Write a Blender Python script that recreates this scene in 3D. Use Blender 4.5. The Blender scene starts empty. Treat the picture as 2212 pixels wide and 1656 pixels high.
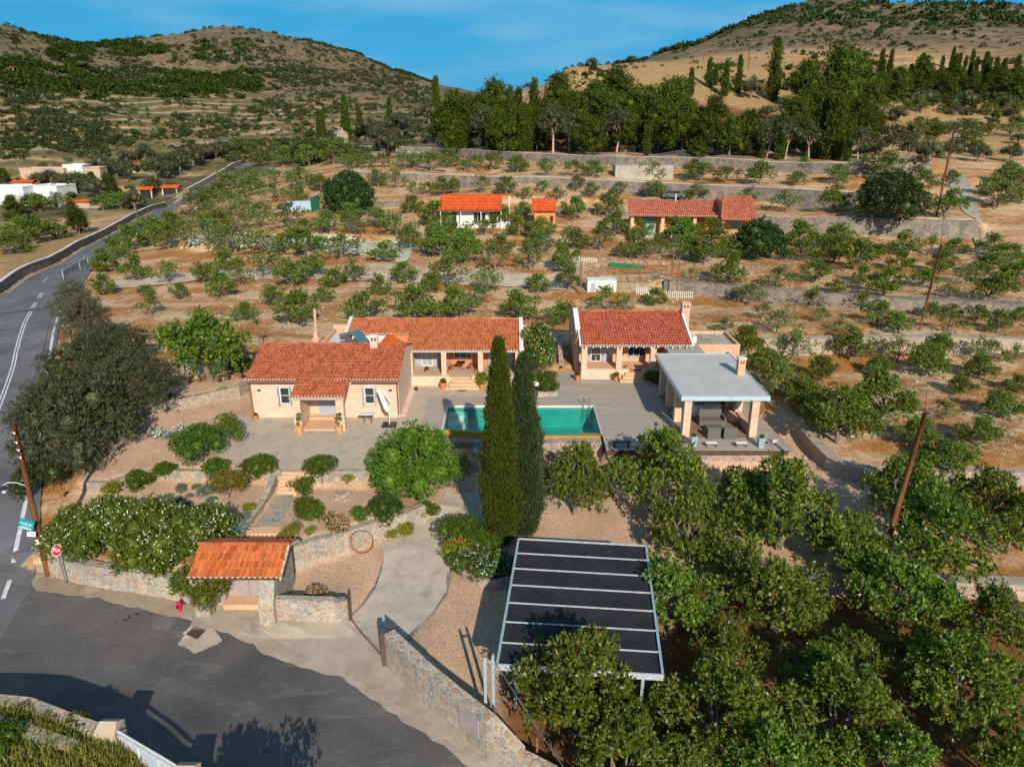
import bpy, math, random
import numpy as np
from mathutils import Vector, Matrix
R = math.radians
rnd = random.Random(7)
nrs = np.random.RandomState(11)
sc = bpy.context.scene
COL = sc.collection

# ------------------------------------------------------------------ camera
TH = R(20.1)
FPX = 1800/1.15785          # focal length for a 2211 px wide frame
HC = 20.0
cd = bpy.data.cameras.new("camera"); cam = bpy.data.objects.new("camera", cd); COL.objects.link(cam)
cam.location = (0, 0, HC); cam.rotation_euler = (R(90)-TH, 0, 0)
cd.sensor_width = 36; cd.sensor_fit = 'HORIZONTAL'; cd.lens = 36*FPX/2211
cd.clip_start = 0.5; cd.clip_end = 8000
sc.camera = cam
# ------------------------------------------------------------------ light
SUN_EL = 29.5
SUN_AZ = math.atan2(0.25, -0.97)          # direction towards the sun: behind the camera, to the right
sund = Vector((math.sin(SUN_AZ)*math.cos(R(SUN_EL)), math.cos(SUN_AZ)*math.cos(R(SUN_EL)), math.sin(R(SUN_EL))))
W = bpy.data.worlds.new("World"); sc.world = W; W.use_nodes = True
wt = W.node_tree; bg = wt.nodes['Background']
sky = wt.nodes.new('ShaderNodeTexSky'); sky.sky_type = 'NISHITA'; sky.sun_disc = False
sky.sun_elevation = R(SUN_EL); sky.sun_rotation = SUN_AZ
sky.air_density = 1.0; sky.dust_density = 0.15; sky.ozone_density = 3.0; sky.altitude = 300
hs = wt.nodes.new('ShaderNodeHueSaturation'); hs.inputs['Saturation'].default_value = .95; hs.inputs['Hue'].default_value = 0.485; hs.inputs['Value'].default_value = .95
wt.links.new(sky.outputs[0], hs.inputs['Color'])
# thin streaks of high cloud
tcw = wt.nodes.new('ShaderNodeTexCoord'); mpw = wt.nodes.new('ShaderNodeMapping'); mpw.inputs['Scale'].default_value = (2.6, 2.6, 13)
nzw = wt.nodes.new('ShaderNodeTexNoise'); nzw.inputs['Scale'].default_value = 1.6; nzw.inputs['Detail'].default_value = 5
rpw = wt.nodes.new('ShaderNodeMapRange'); rpw.inputs[1].default_value = .46; rpw.inputs[2].default_value = .74; rpw.inputs[4].default_value = .5
mxw = wt.nodes.new('ShaderNodeMixRGB'); mxw.inputs[2].default_value = (2.5, 4.4, 5.9, 1)
wt.links.new(tcw.outputs['Generated'], mpw.inputs[0]); wt.links.new(mpw.outputs[0], nzw.inputs[0])
wt.links.new(nzw.outputs[0], rpw.inputs[0]); wt.links.new(rpw.outputs[0], mxw.inputs[0])
mxb = wt.nodes.new('ShaderNodeMixRGB'); mxb.inputs[2].default_value = (.06, 2.6, 5.1, 1); sxw = wt.nodes.new('ShaderNodeSeparateXYZ'); wt.links.new(tcw.outputs['Generated'], sxw.inputs[0]); rdw = wt.nodes.new('ShaderNodeMapRange'); rdw.inputs[1].default_value = .12; rdw.inputs[2].default_value = .42; rdw.inputs[3].default_value = .93; rdw.inputs[4].default_value = .05; wt.links.new(sxw.outputs[2], rdw.inputs[0]); wt.links.new(rdw.outputs[0], mxb.inputs[0]); wt.links.new(hs.outputs[0], mxb.inputs[1]); wt.links.new(mxb.outputs[0], mxw.inputs[1]); wt.links.new(mxw.outputs[0], bg.inputs[0])
bg.inputs[1].default_value = 0.11
ld = bpy.data.lights.new("sun", 'SUN'); ld.energy = 4.5; ld.angle = R(0.5); ld.color = (1, .885, .72)
sun = bpy.data.objects.new("sun", ld); COL.objects.link(sun)
sun.rotation_euler = sund.to_track_quat('Z', 'Y').to_euler()
sc.view_settings.view_transform = 'Standard'; sc.view_settings.look = 'None'
sc.view_settings.exposure = 0.27; sc.view_settings.gamma = 1
sc.render.engine = 'CYCLES'
sc.cycles.max_bounces = 5; sc.cycles.transparent_max_bounces = 6

# ------------------------------------------------------------------ picture measurements -> metres
cT, sT = math.cos(TH), math.sin(TH)
def ray(x, y):
    cx = (x-1105.5)/FPX; cy = (828-y)/FPX
    return cx, cT+cy*sT, -sT+cy*cT
def P(x, y, z=0.):
    a, b, c_ = ray(x, y); t = (z-HC)/c_
    return (a*t, b*t, z)
def PY(x, y, Y):
    a, b, c_ = ray(x, y); t = Y/b
    return (a*t, Y, HC+c_*t)
def zm(x0, y0, k): return lambda x, y: ((x0+x/k)/1.15785, (y0+y/k)/1.15785)
Z1 = zm(0, 0, 2.458); Z2 = zm(850, 0, 2.458); Z3 = zm(1660, 0, 2.458); Z4 = zm(0, 600, 2.458)
Z5 = zm(850, 600, 2.458); Z6 = zm(1660, 600, 2.458); Z7 = zm(0, 1257, 2.458); Z8 = zm(850, 1257, 2.458); Z9 = zm(1660, 1257, 2.458)
ZA = zm(0, 380, 5.018); ZB = zm(400, 320, 4.416); ZC = zm(1060, 440, 5.018); ZD = zm(1500, 440, 5.018)
ZE = zm(150, 1000, 4.416); ZF = zm(640, 1080, 3.68)

# ------------------------------------------------------------------ object helpers
def tag(o, label=None, cat=None, group=None, kind=None):
    if label: o['label'] = label
    if cat: o['category'] = cat
    if group: o['group'] = group
    if kind: o['kind'] = kind
    return o
def thing(name, label, cat, loc=(0, 0, 0), group=None):
    o = bpy.data.objects.new(name, None); COL.objects.link(o); o.location = loc; o.empty_display_size = .3
    return tag(o, label, cat, group)
def wloc(o):
    v = Vector((0, 0, 0))
    while o is not None: v += o.location; o = o.parent
    return v
class MB:
    def __init__(s): s.v = []; s.f = []; s.uv = None
    def add(s, vs, fs):
        n = len(s.v); s.v += [tuple(p) for p in vs]; s.f += [tuple(i+n for i in f) for f in fs]; return s
    def box(s, x0, x1, y0, y1, z0, z1):
        return s.add([(x0,y0,z0),(x1,y0,z0),(x1,y1,z0),(x0,y1,z0),(x0,y0,z1),(x1,y0,z1),(x1,y1,z1),(x0,y1,z1)],
                     [(0,3,2,1),(4,5,6,7),(0,1,5,4),(1,2,6,5),(2,3,7,6),(3,0,4,7)])
    def bbox(s, x0, x1, y0, y1, z0, z1, b=.02):   # box with chamfered top edges
        return s.add([(x0,y0,z0),(x1,y0,z0),(x1,y1,z0),(x0,y1,z0),(x0,y0,z1-b),(x1,y0,z1-b),(x1,y1,z1-b),(x0,y1,z1-b),
                      (x0+b,y0+b,z1),(x1-b,y0+b,z1),(x1-b,y1-b,z1),(x0+b,y1-b,z1)],
                     [(0,3,2,1),(8,9,10,11),(0,1,5,4),(1,2,6,5),(2,3,7,6),(3,0,4,7),(4,5,9,8),(5,6,10,9),(6,7,11,10),(7,4,8,11)])
    def obox(s, c, ux, uy, uz):     # oriented box from centre and half vectors
        c = Vector(c); ux = Vector(ux); uy = Vector(uy); uz = Vector(uz)
        vs = [c+a*ux+b*uy+d*uz for d in(-1,1) for a,b in((-1,-1),(1,-1),(1,1),(-1,1))]
        return s.add(vs, [(0,3,2,1),(4,5,6,7),(0,1,5,4),(1,2,6,5),(2,3,7,6),(3,0,4,7)])
    def prism(s, pts, z0, z1):
        n = len(pts)
        if sum(pts[i][0]*pts[(i+1)%n][1]-pts[(i+1)%n][0]*pts[i][1] for i in range(n)) < 0: pts = pts[::-1]
        return s.add([(p[0],p[1],z0) for p in pts]+[(p[0],p[1],z1) for p in pts],
                     [tuple(range(n))[::-1], tuple(range(n,2*n))]+[(i,(i+1)%n,(i+1)%n+n,i+n) for i in range(n)])
    def xprism(s, pts, x0, x1):    # polygon in YZ swept along X
        n = len(pts)
        return s.add([(x0,p[0],p[1]) for p in pts]+[(x1,p[0],p[1]) for p in pts],
                     [tuple(range(n)), tuple(range(n,2*n))[::-1]]+[(i,i+n,(i+1)%n+n,(i+1)%n) for i in range(n)])
    def tube(s, pts, r, n=8, cap=True):
        pts = [Vector(p) for p in pts]; m = len(pts)
        rs = r if isinstance(r, (list, tuple)) else [r]*m
        b = len(s.v); vs = []; fs = []
        for i, p in enumerate(pts):
            d = (pts[min(i+1,m-1)]-pts[max(i-1,0)])
            d = d.normalized() if d.length > 1e-6 else Vector((0,0,1))
            a = d.cross(Vector((0,0,1)))
            if a.length < .05: a = d.cross(Vector((0,1,0)))
            a.normalize(); c_ = d.cross(a)
            for k in range(n):
                t = 2*math.pi*k/n
                vs.append(p+a*math.cos(t)*rs[i]+c_*math.sin(t)*rs[i])
        for i in range(m-1):
            for k in range(n):
                fs.append((i*n+k, i*n+(k+1)%n, (i+1)*n+(k+1)%n, (i+1)*n+k))
        if cap: fs += [tuple(range(n)), tuple((m-1)*n+k for k in range(n))[::-1]]
        return s.add(vs, fs)
    def lathe(s, c, prof, n=16):    # prof: (r,z) list
        vs = []; fs = []; m = len(prof)
        for r_, z_ in prof:
            for k in range(n): t = 2*math.pi*k/n; vs.append((c[0]+r_*math.cos(t), c[1]+r_*math.sin(t), c[2]+z_))
        for i in range(m-1):
            for k in range(n): fs.append((i*n+k, i*n+(k+1)%n, (i+1)*n+(k+1)%n, (i+1)*n+k))
        fs += [tuple(range(n))[::-1], tuple((m-1)*n+k for k in range(n))]
        return s.add(vs, fs)
    def build(s, name, mat, parent=None, smooth=False, local=False):
        me = bpy.data.meshes.new(name)
        off = Vector((0,0,0))
        if parent is not None and not local: off = wloc(parent)
        vs = [(v[0]-off.x, v[1]-off.y, v[2]-off.z) for v in s.v] if off.length > 0 else s.v
        me.from_pydata(vs, [], s.f); me.materials.append(mat)
        if smooth: me.polygons.foreach_set('use_smooth', [True]*len(me.polygons))
        if s.uv is not None:
            ul = me.uv_layers.new(name='tile')
            ul.data.foreach_set('uv', np.array(s.uv, dtype=np.float32).ravel())
        me.update()
        o = bpy.data.objects.new(name, me); COL.objects.link(o)
        if parent is not None: o.parent = parent
        return o
def copy_tree(o, parent=None):
    c_ = o.copy(); COL.objects.link(c_)
    if parent is not None: c_.parent = parent
    for ch in list(o.children): copy_tree(ch, c_)
    return c_
def npmesh(name, V, F, mat, parent=None, smooth=False, attr=None):
    """V (n,3) array, F (m,3|4) array of ints"""
    me = bpy.data.meshes.new(name); n = len(V); m = len(F); k = F.shape[1]
    me.vertices.add(n); me.vertices.foreach_set('co', np.ascontiguousarray(V, dtype=np.float32).ravel())
    me.loops.add(m*k); me.loops.foreach_set('vertex_index', np.ascontiguousarray(F, dtype=np.int32).ravel())
    me.polygons.add(m); me.polygons.foreach_set('loop_start', np.arange(0, m*k, k, dtype=np.int32))
    if smooth: me.polygons.foreach_set('use_smooth', np.ones(m, dtype=bool))
    if attr is not None:
        for an, arr in attr.items():
            a = me.color_attributes.new(name=an, type='FLOAT_COLOR', domain='POINT')
            a.data.foreach_set('color', np.ascontiguousarray(arr, dtype=np.float32).ravel())
    me.materials.append(mat); me.update(calc_edges=True); me.validate()
    o = bpy.data.objects.new(name, me); COL.objects.link(o)
    if parent is not None: o.parent = parent
    return o

# ------------------------------------------------------------------ material helpers
class NT:
    def __init__(s, name, rough=.8, spec=.3):
        s.m = bpy.data.materials.new(name); s.m.use_nodes = True; s.t = s.m.node_tree
        s.b = s.t.nodes['Principled BSDF']; s.b.inputs['Roughness'].default_value = rough
        s.b.inputs['Specular IOR Level'].default_value = spec
        s.tc = s.t.nodes.new('ShaderNodeTexCoord')
    def n(s, typ, **kw):
        nd = s.t.nodes.new('ShaderNode'+typ)
        for k, v in kw.items():
            if k.startswith('_'): setattr(nd, k[1:], v)
        for k, v in kw.items():
            if not k.startswith('_'):
                key = int(k[1:]) if k[0] == 'i' and k[1:].isdigit() else k.replace('__', ' ')
                if hasattr(v, 'links') or isinstance(v, bpy.types.NodeSocket): s.t.links.new(v, nd.inputs[key])
                else: nd.inputs[key].default_value = v
        return nd
    def link(s, a, b): s.t.links.new(a, b)
    def coord(s, scale=(1,1,1), rot=(0,0,0), src='Object'):
        mp = s.n('Mapping'); s.link(s.tc.outputs[src], mp.inputs[0])
        mp.inputs['Scale'].default_value = scale; mp.inputs['Rotation'].default_value = rot
        return mp.outputs[0]
    def noise(s, scale=5, detail=4, rough=.55, vec=None, dist=0):
        nd = s.n('TexNoise', Scale=scale, Detail=detail, Roughness=rough, Distortion=dist)
        s.link(vec if vec is not None else s.tc.outputs['Object'], nd.inputs[0])
        return nd.outputs[0]
    def ramp(s, fac, stops, interp='LINEAR'):
        nd = s.t.nodes.new('ShaderNodeValToRGB'); cr = nd.color_ramp; cr.interpolation = interp
        while len(cr.elements) < len(stops): cr.elements.new(.5)
        for e, (p, c_) in zip(cr.elements, stops): e.position = p; e.color = (*c_, 1) if len(c_) == 3 else c_
        s.link(fac, nd.inputs[0]); return nd.outputs[0]
    def mix(s, fac, a, b, mode='MIX'):
        nd = s.t.nodes.new('ShaderNodeMixRGB'); nd.blend_type = mode
        for i, v in ((0, fac), (1, a), (2, b)):
            if isinstance(v, bpy.types.NodeSocket): s.link(v, nd.inputs[i])
            elif i == 0: nd.inputs[0].default_value = v
            else: nd.inputs[i].default_value = (*v, 1)
        return nd.outputs[0]
    def math(s, op, a, b=0.):
        nd = s.t.nodes.new('ShaderNodeMath'); nd.operation = op
        for i, v in ((0, a), (1, b)):
            if isinstance(v, bpy.types.NodeSocket): s.link(v, nd.inputs[i])
            else: nd.inputs[i].default_value = v
        return nd.outputs[0]
    def bump(s, h, st=.4, dist=.02):
        nd = s.t.nodes.new('ShaderNodeBump'); nd.inputs['Strength'].default_value = st; nd.inputs['Distance'].default_value = dist
        s.link(h, nd.inputs['Height']); s.link(nd.outputs[0], s.b.inputs['Normal'])
    def col(s, c_):
        if isinstance(c_, bpy.types.NodeSocket): s.link(c_, s.b.inputs['Base Color'])
        else: s.b.inputs['Base Color'].default_value = (*c_, 1)
        return s
def plain(name, c_, rough=.6, var=.12, scale=6, metal=0, spec=.3):
    n = NT(name, rough, spec); f = n.noise(scale, 5)
    lo = tuple(x*(1-var) for x in c_); hi = tuple(min(1, x*(1+var)) for x in c_)
    n.col(n.ramp(f, [(.3, lo), (.7, hi)])); n.b.inputs['Metallic'].default_value = metal
    return n.m
def stone(name, cols, grout, scale=3.2, gw=.045, squash=1.5, bump=.8, dirt=None):
    n = NT(name, .9, .2)
    v = n.coord((scale, scale, scale*squash))
    wob = n.n('TexNoise', Scale=1.6, Detail=2); n.link(v, wob.inputs[0])
    vv = n.n('VectorMath', _operation='MULTIPLY_ADD'); n.link(wob.outputs[1], vv.inputs[0]); vv.inputs[1].default_value = (.5,.5,.5); n.link(v, vv.inputs[2])
    a = n.n('TexVoronoi', Randomness=.9); n.link(vv.outputs[0], a.inputs['Vector']); a.inputs['Scale'].default_value = 1
    e = n.n('TexVoronoi', _feature='DISTANCE_TO_EDGE', Randomness=.9); n.link(vv.outputs[0], e.inputs['Vector']); e.inputs['Scale'].default_value = 1
    sep = n.n('SeparateColor'); n.link(a.outputs['Color'], sep.inputs[0])
    k = len(cols); c1 = n.ramp(sep.outputs[0], [(i/k, c_) for i, c_ in enumerate(cols)], 'CONSTANT')
    nz = n.noise(9, 5); c2 = n.mix(.55, c1, n.ramp(nz, [(.25, (.35,.35,.35)), (.75, (1,1,1))]), 'MULTIPLY')
    g = n.ramp(e.outputs['Distance'], [(gw*.6, (0,0,0)), (gw*1.6, (1,1,1))])
    c3 = n.mix(g, grout, c2)
    c3 = n.mix(.7, c3, n.ramp(n.noise(.45, 6, .7), [(.3, (.62,.60,.58)), (.5, (1,1,1)), (.7, (1.25,1.18,1.08))]), 'MULTIPLY')
    if dirt:
        c3 = n.mix(n.ramp(n.noise(.9, 4), [(.45, (0,0,0)), (.7, (.6,.6,.6))]), c3, dirt)
    n.col(c3)
    h = n.math('MINIMUM', e.outputs['Distance'], .22)
    n.bump(n.math('ADD', h, n.math('MULTIPLY', nz, .12)), bump, .08)
    return n.m
def leafmat(name, cols, trans=.3, rough=.5, tint=.25, spec=.35):
    """leaf colours vary per leaf and per tree"""
    n = NT(name, rough, spec)
    gi = n.n('NewGeometry'); oi = n.n('ObjectInfo')
    k = len(cols)-1; c1 = n.ramp(gi.outputs['Random Per Island'], [(i/k, c_) for i, c_ in enumerate(cols)])
    hv = n.n('HueSaturation'); n.link(c1, hv.inputs['Color'])
    n.link(n.math('ADD', n.math('MULTIPLY', oi.outputs['Random'], .045), .478), hv.inputs['Hue'])
    n.link(n.math('ADD', n.math('MULTIPLY', oi.outputs['Random'], tint*2), 1-tint), hv.inputs['Value'])
    n.col(hv.outputs[0])
    out = n.t.nodes['Material Output']
    tr = n.n('BsdfTranslucent'); n.link(n.mix(.5, hv.outputs[0], (.20, .28, .015), 'MIX'), tr.inputs[0])
    mx = n.n('MixShader'); mx.inputs[0].default_value = trans
    n.link(n.b.outputs[0], mx.inputs[1]); n.link(tr.outputs[0], mx.inputs[2]); n.link(mx.outputs[0], out.inputs[0])
    return n.m
M = {}
# ================================================================== materials
M['asphalt'] = None
def asphalt(name, c_, dusty, streak):
    n = NT(name, .85, .25)
    big = n.noise(.22, 6, .6, dist=.6); fine = n.noise(22, 3)
    lo = tuple(x*.72 for x in c_)
    c1 = n.ramp(big, [(.30, lo), (.42, tuple(x*.9 for x in c_)), (.46, c_), (.60, tuple(x*1.12 for x in c_)), (.70, tuple(x*1.5 for x in c_))])
    c1 = n.mix(.35, c1, n.ramp(fine, [(.3, (.45,.45,.45)), (.7, (1.3,1.3,1.3))]), 'MULTIPLY')
    w = n.noise(.8, 7, .7, vec=n.coord((.5, 1.6, 1), (0, 0, R(-28))), dist=1.2)
    c1 = n.mix(n.ramp(w, [(.54, (0,0,0)), (.7, (streak,)*3)]), c1, dusty)
    # cracks
    v = n.n('TexVoronoi', _feature='DISTANCE_TO_EDGE', Scale=.35); wv = n.noise(1.2, 4)
    vm = n.n('VectorMath', _operation='ADD'); n.link(n.tc.outputs['Object'], vm.inputs[0]); n.link(wv, vm.inputs[1]); n.link(vm.outputs[0], v.inputs['Vector'])
    c1 = n.mix(n.ramp(v.outputs['Distance'], [(.0, (.22,.22,.22)), (.010, (0,0,0))]), c1, tuple(x*1.9 for x in c_))
    n.col(c1); n.bump(fine, .35, .01); return n.m
M['street'] = asphalt('street_asphalt', (.112,.103,.100), (.25,.225,.20), .4)
M['road'] = asphalt('road_asphalt', (.135,.135,.145), (.26,.25,.24), .45)
M['line'] = plain('road_paint', (.55,.57,.60), .7, .25, 3)
def concrete(name, c_, stain, speck=None, ro=.9):
    n = NT(name, ro, .25)
    c1 = n.ramp(n.noise(.7, 7, .62, dist=.8), [(.3, tuple(x*.68 for x in c_)), (.5, c_), (.7, tuple(min(1,x*1.18) for x in c_))])
    c1 = n.mix(n.ramp(n.noise(.35, 5, .6), [(.5, (0,0,0)), (.72, (.75,)*3)]), c1, stain)
    c1 = n.mix(.3, c1, n.ramp(n.noise(30, 2), [(.3, (.5,)*3), (.7, (1.35,)*3)]), 'MULTIPLY')
    if speck: c1 = n.mix(n.ramp(n.noise(2.6, 7, .75), [(.58, (0,0,0)), (.64, (.9,)*3)]), c1, speck)
    n.col(c1); n.bump(n.noise(25, 4), .3, .01); return n.m
M['apron'] = concrete('pavement_concrete', (.43,.355,.28), (.23,.18,.14))
M['verge'] = concrete('verge_dirt', (.33,.26,.195), (.24,.165,.10), (.30,.13,.045))
M['drive'] = concrete('driveway_concrete', (.48,.42,.345), (.36,.30,.235))
M['path'] = concrete('path_concrete', (.36,.32,.27), (.26,.22,.18))
M['trk'] = concrete('farm_track_dirt', (.50,.42,.33), (.40,.29,.19))
M['court'] = concrete('pale_green_court', (.50,.50,.36), (.46,.47,.36))
def flag(name, cols, grout, sc_):
    n = NT(name, .75, .35)
    wob = n.n('TexNoise', Scale=1.1, Detail=3); n.link(n.tc.outputs['Object'], wob.inputs[0])
    vv = n.n('VectorMath', _operation='MULTIPLY_ADD'); n.link(wob.outputs[1], vv.inputs[0]); vv.inputs[1].default_value = (.35,.35,.35); n.link(n.tc.outputs['Object'], vv.inputs[2])
    a = n.n('TexVoronoi', Scale=sc_); n.link(vv.outputs[0], a.inputs['Vector'])
    e = n.n('TexVoronoi', _feature='DISTANCE_TO_EDGE', Scale=sc_); n.link(vv.outputs[0], e.inputs['Vector'])
    sep = n.n('SeparateColor'); n.link(a.outputs['Color'], sep.inputs[0]); k = len(cols)
    c1 = n.ramp(sep.outputs[0], [(i/k, c_) for i, c_ in enumerate(cols)], 'CONSTANT')
    st = n.noise(.9, 7, .7, vec=n.coord((.6, 1.7, 1), (0,0,R(20))), dist=1.5)
    c1 = n.mix(n.ramp(st, [(.42, (0,0,0)), (.58, (.8,)*3)]), c1, (.52,.36,.23))
    c1 = n.mix(n.ramp(n.noise(2.2, 6, .7), [(.5, (0,0,0)), (.7, (.6,)*3)]), c1, (.33,.34,.33))
    c1 = n.mix(.4, c1, n.ramp(n.noise(7, 6), [(.25, (.55,)*3), (.75, (1.3,)*3)]), 'MULTIPLY')
    n.col(n.mix(n.ramp(e.outputs['Distance'], [(.008, (0,0,0)), (.03, (1,1,1))]), grout, c1))
    n.bump(n.noise(5, 5), .3, .02); return n.m
M['flag'] = flag('flagstone', [(.46,.41,.34),(.38,.38,.34),(.50,.41,.31),(.33,.335,.31),(.44,.42,.37)], (.50,.43,.34), 1.5)
M['flagblue'] = flag('slate_flagstone', [(.17,.21,.22),(.22,.26,.26),(.12,.155,.17),(.25,.27,.25)], (.42,.37,.29), 1.7)

def gravel_mix(n, base, dark, light, sc_=24):
    g = n.n('TexVoronoi', Scale=sc_); n.link(n.tc.outputs['Object'], g.inputs['Vector'])
    sep = n.n('SeparateColor'); n.link(g.outputs['Color'], sep.inputs[0])
    return n.ramp(sep.outputs[0], [(0, dark), (.3, base), (.75, base), (1, light)])
def ground_mat():
    n = NT('ground_soil', .95, .12)
    at = n.n('Attribute'); at.attribute_name = 'zone'; z = n.n('SeparateColor'); n.link(at.outputs['Color'], z.inputs[0])
    at2 = n.n('Attribute'); at2.attribute_name = 'hill'; h = n.n('SeparateColor'); n.link(at2.outputs['Color'], h.inputs[0])
    w = n.noise(.16, 8, .62, vec=n.coord((.55, 1.5, 1), (0,0,R(4))), dist=.5)
    w2 = n.noise(1.4, 7, .72); w3 = n.noise(9, 4, .7)
    # orchard soil: bare pale earth with orange dead weeds
    orange = n.ramp(w3, [(.25, (.24,.092,.024)), (.75, (.50,.235,.075))])
    pale = n.ramp(w2, [(.25, (.44,.285,.155)), (.75, (.64,.48,.32))])
    m1 = n.ramp(n.math('ADD', n.math('MULTIPLY', w, .7), n.math('MULTIPLY', w2, .32)), [(.455, (1,1,1)), (.56, (0,0,0))])
    soil = n.mix(m1, pale, orange)
    soil = n.mix(n.ramp(n.noise(3.1, 8, .75), [(.60, (0,0,0)), (.72, (.45,)*3)]), soil, (.13,.075,.035))
    # pink gravel
    gr = gravel_mix(n, (.56,.375,.25), (.33,.20,.14), (.70,.55,.44))
    gr = n.mix(.6, gr, n.ramp(n.noise(.5, 6), [(.3, (.72,.70,.68)), (.7, (1.12,1.1,1.08))]), 'MULTIPLY')
    c1 = n.mix(z.outputs[0], soil, gr)
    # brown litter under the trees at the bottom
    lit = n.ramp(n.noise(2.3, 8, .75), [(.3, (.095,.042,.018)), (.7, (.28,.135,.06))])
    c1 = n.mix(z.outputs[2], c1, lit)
    # dry golden grass
    gg = n.ramp(n.noise(1.1, 8, .75, vec=n.coord((1, 1, 2))), [(.28, (.17,.11,.045)), (.5, (.34,.22,.095)), (.72, (.50,.35,.18))])
    c1 = n.mix(z.outputs[1], c1, gg)
    # stony hillside
    hn = n.noise(.02, 9, .68); hn2 = n.noise(.16, 8, .72)
    rock = n.ramp(hn2, [(.3, (.10,.068,.038)), (.47, (.175,.125,.075)), (.6, (.25,.18,.115)), (.70, (.36,.29,.22)), (.78, (.55,.50,.43))])
    scrub = n.ramp(hn2, [(.35, (.045,.055,.018)), (.62, (.13,.115,.045))])
    hc = n.mix(n.ramp(hn, [(.42, (0,0,0)), (.60, (.55,)*3)]), rock, scrub)
    vs_ = n.n('TexVoronoi', Scale=.16, Randomness=1); n.link(n.tc.outputs['Object'], vs_.inputs['Vector'])
    spk = n.math('ADD', vs_.outputs['Distance'], n.math('MULTIPLY', n.noise(.6, 5, .7), .5))
    hc = n.mix(n.ramp(spk, [(.47, (.92,)*3), (.56, (0,0,0))]), hc, (.035,.045,.016))
    c1 = n.mix(h.outputs[0], c1, hc)
    # terraced valley: pale and golden strips following the contour
    sx = n.n('SeparateXYZ'); n.link(n.tc.outputs['Object'], sx.inputs[0])
    zz = n.math('ADD', sx.outputs[2], n.math('MULTIPLY', n.noise(.012, 4), 16))
    fr = n.math('FRACT', n.math('DIVIDE', zz, 3.1))
    band = n.ramp(fr, [(0, (.50,.40,.28)), (.16, (.42,.27,.12)), (.34, (.26,.17,.08)), (.55, (.12,.105,.045)), (.88, (.19,.14,.07)), (1, (.48,.41,.31))])
    band = n.mix(n.ramp(n.noise(.05, 7, .65), [(.42, (0,0,0)), (.6, (.8,)*3)]), band, scrub)
    band = n.mix(n.ramp(spk, [(.47, (.92,)*3), (.57, (0,0,0))]), band, (.040,.052,.018))
    band = n.mix(n.ramp(n.noise(.35, 7, .75), [(.60, (0,0,0)), (.66, (.8,)*3)]), band, (.50,.43,.34))
    c1 = n.mix(h.outputs[1], c1, band)
    c1 = n.mix(.55, c1, n.ramp(w3, [(.25, (.55,)*3), (.75, (1.35,)*3)]), 'MULTIPLY')
    n.col(c1); n.bump(n.math('ADD', w3, w2), .6, .06); return n.m
M['ground'] = ground_mat()

# ================================================================== terrain
def resample(pts, st):
    out = []
    for a, b in zip(pts[:-1], pts[1:]):
        l = math.hypot(b[0]-a[0], b[1]-a[1]); k = max(1, int(l/st))
        for i in range(k): t = i/k; out.append(tuple(a[j]+(b[j]-a[j])*t for j in range(len(a))))
    out.append(tuple(pts[-1])); return out
left_edge = [P(15,631,-.5),P(60,600,-.6),P(126,571,-.8),P(225,518,-1.2),P(300,478,-1.6),P(367,445,-1.5),P(415,417,.5),P(463,390,2.5),P(500,370,4.2),P(533,353,5.5)]
RB = []       # control points X, Y, Z
def cp(*pts):
    for x, y, z in pts: RB.append(P(x, y, z))
def cy(*pts):
    for x, y, Y in pts: RB.append(PY(x, y, Y))
cp((0,1400,-2.2),(200,1500,-2.2),(400,1380,-2.2),(700,1500,-2.2),(1000,1640,-2.3),(560,1345,-2.2),(30,1290,-2.15),(850,1400,-2.2))
cp((700,1250,-2.1),(830,1250,-2.1),(900,1150,-2.0),(960,1060,-1.85),(1000,1010,-1.7),(1000,1300,-2.1),(900,1380,-2.15),(1150,1300,-2.1),(1300,1400,-2.2))
cp((300,1060,-1.1),(450,1060,-1.1),(560,1100,-1.2),(700,1080,-1.1),(780,1060,-1.1),(250,1120,-1.2),(400,1110,-1.2))
cp((300,990,-.5),(420,960,-.35),(200,1000,-.7),(480,990,-.35),(400,900,-.1),(300,930,-.2))
cp((400,860,.6),(450,820,.6),(330,800,.4),(250,700,-.1),(400,700,.3),(200,850,-.3),(200,760,-.3))
cp((1250,1000,-1.5),(1240,1150,-1.8),(1400,1150,-1.9),(1600,1150,-1.9),(1800,1180,-1.95),(1400,1050,-1.7),(1700,1000,-1.5),(1750,1080,-1.75),(1640,900,-.7),(1700,960,-1.2),(1500,1010,-1.5))
cp((1800,950,-.8),(2000,960,-.7),(2150,980,-.8),(1900,850,-.5),(2150,850,-.4),(1750,800,-.45),(1650,780,-.3),(1800,780,-.45),(2100,790,-.4))
cp((1700,700,1.0),(2000,700,1.0),(2200,700,1.0),(1550,700,.7),(1650,660,.85),(2000,690,1.),(1850,690,1.))
cp((1500,600,1.9),(1800,600,2.1),(2100,620,2.0),(1700,560,2.6),(2000,560,2.6),(1500,560,2.5),(1700,530,3.1),(2000,535,3.2))
cp((1700,450,6.3),(2000,460,6.3),(1500,430,6.5),(1800,440,6.5))
cp((300,640,-.4),(500,640,.3),(700,640,.7),(900,640,.9),(1100,640,.9),(300,580,.1),(500,580,1.0),(700,580,1.6),(900,570,2.0),(1100,570,2.2),(300,520,.6),(500,520,2.0),(700,510,2.8),(900,490,3.6),(1250,500,3.5),(400,470,1.6),(600,460,3.8),(800,440,4.8),(600,420,5.2),(800,400,6.6),(1000,400,6.8),(1400,420,6.6),(1400,500,3.4),(1200,450,5.2))
cp((850,366,9.5),(1100,366,9.7),(1400,372,9.8),(1700,380,9.8),(2000,392,9.6),(640,372,7.5))
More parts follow.
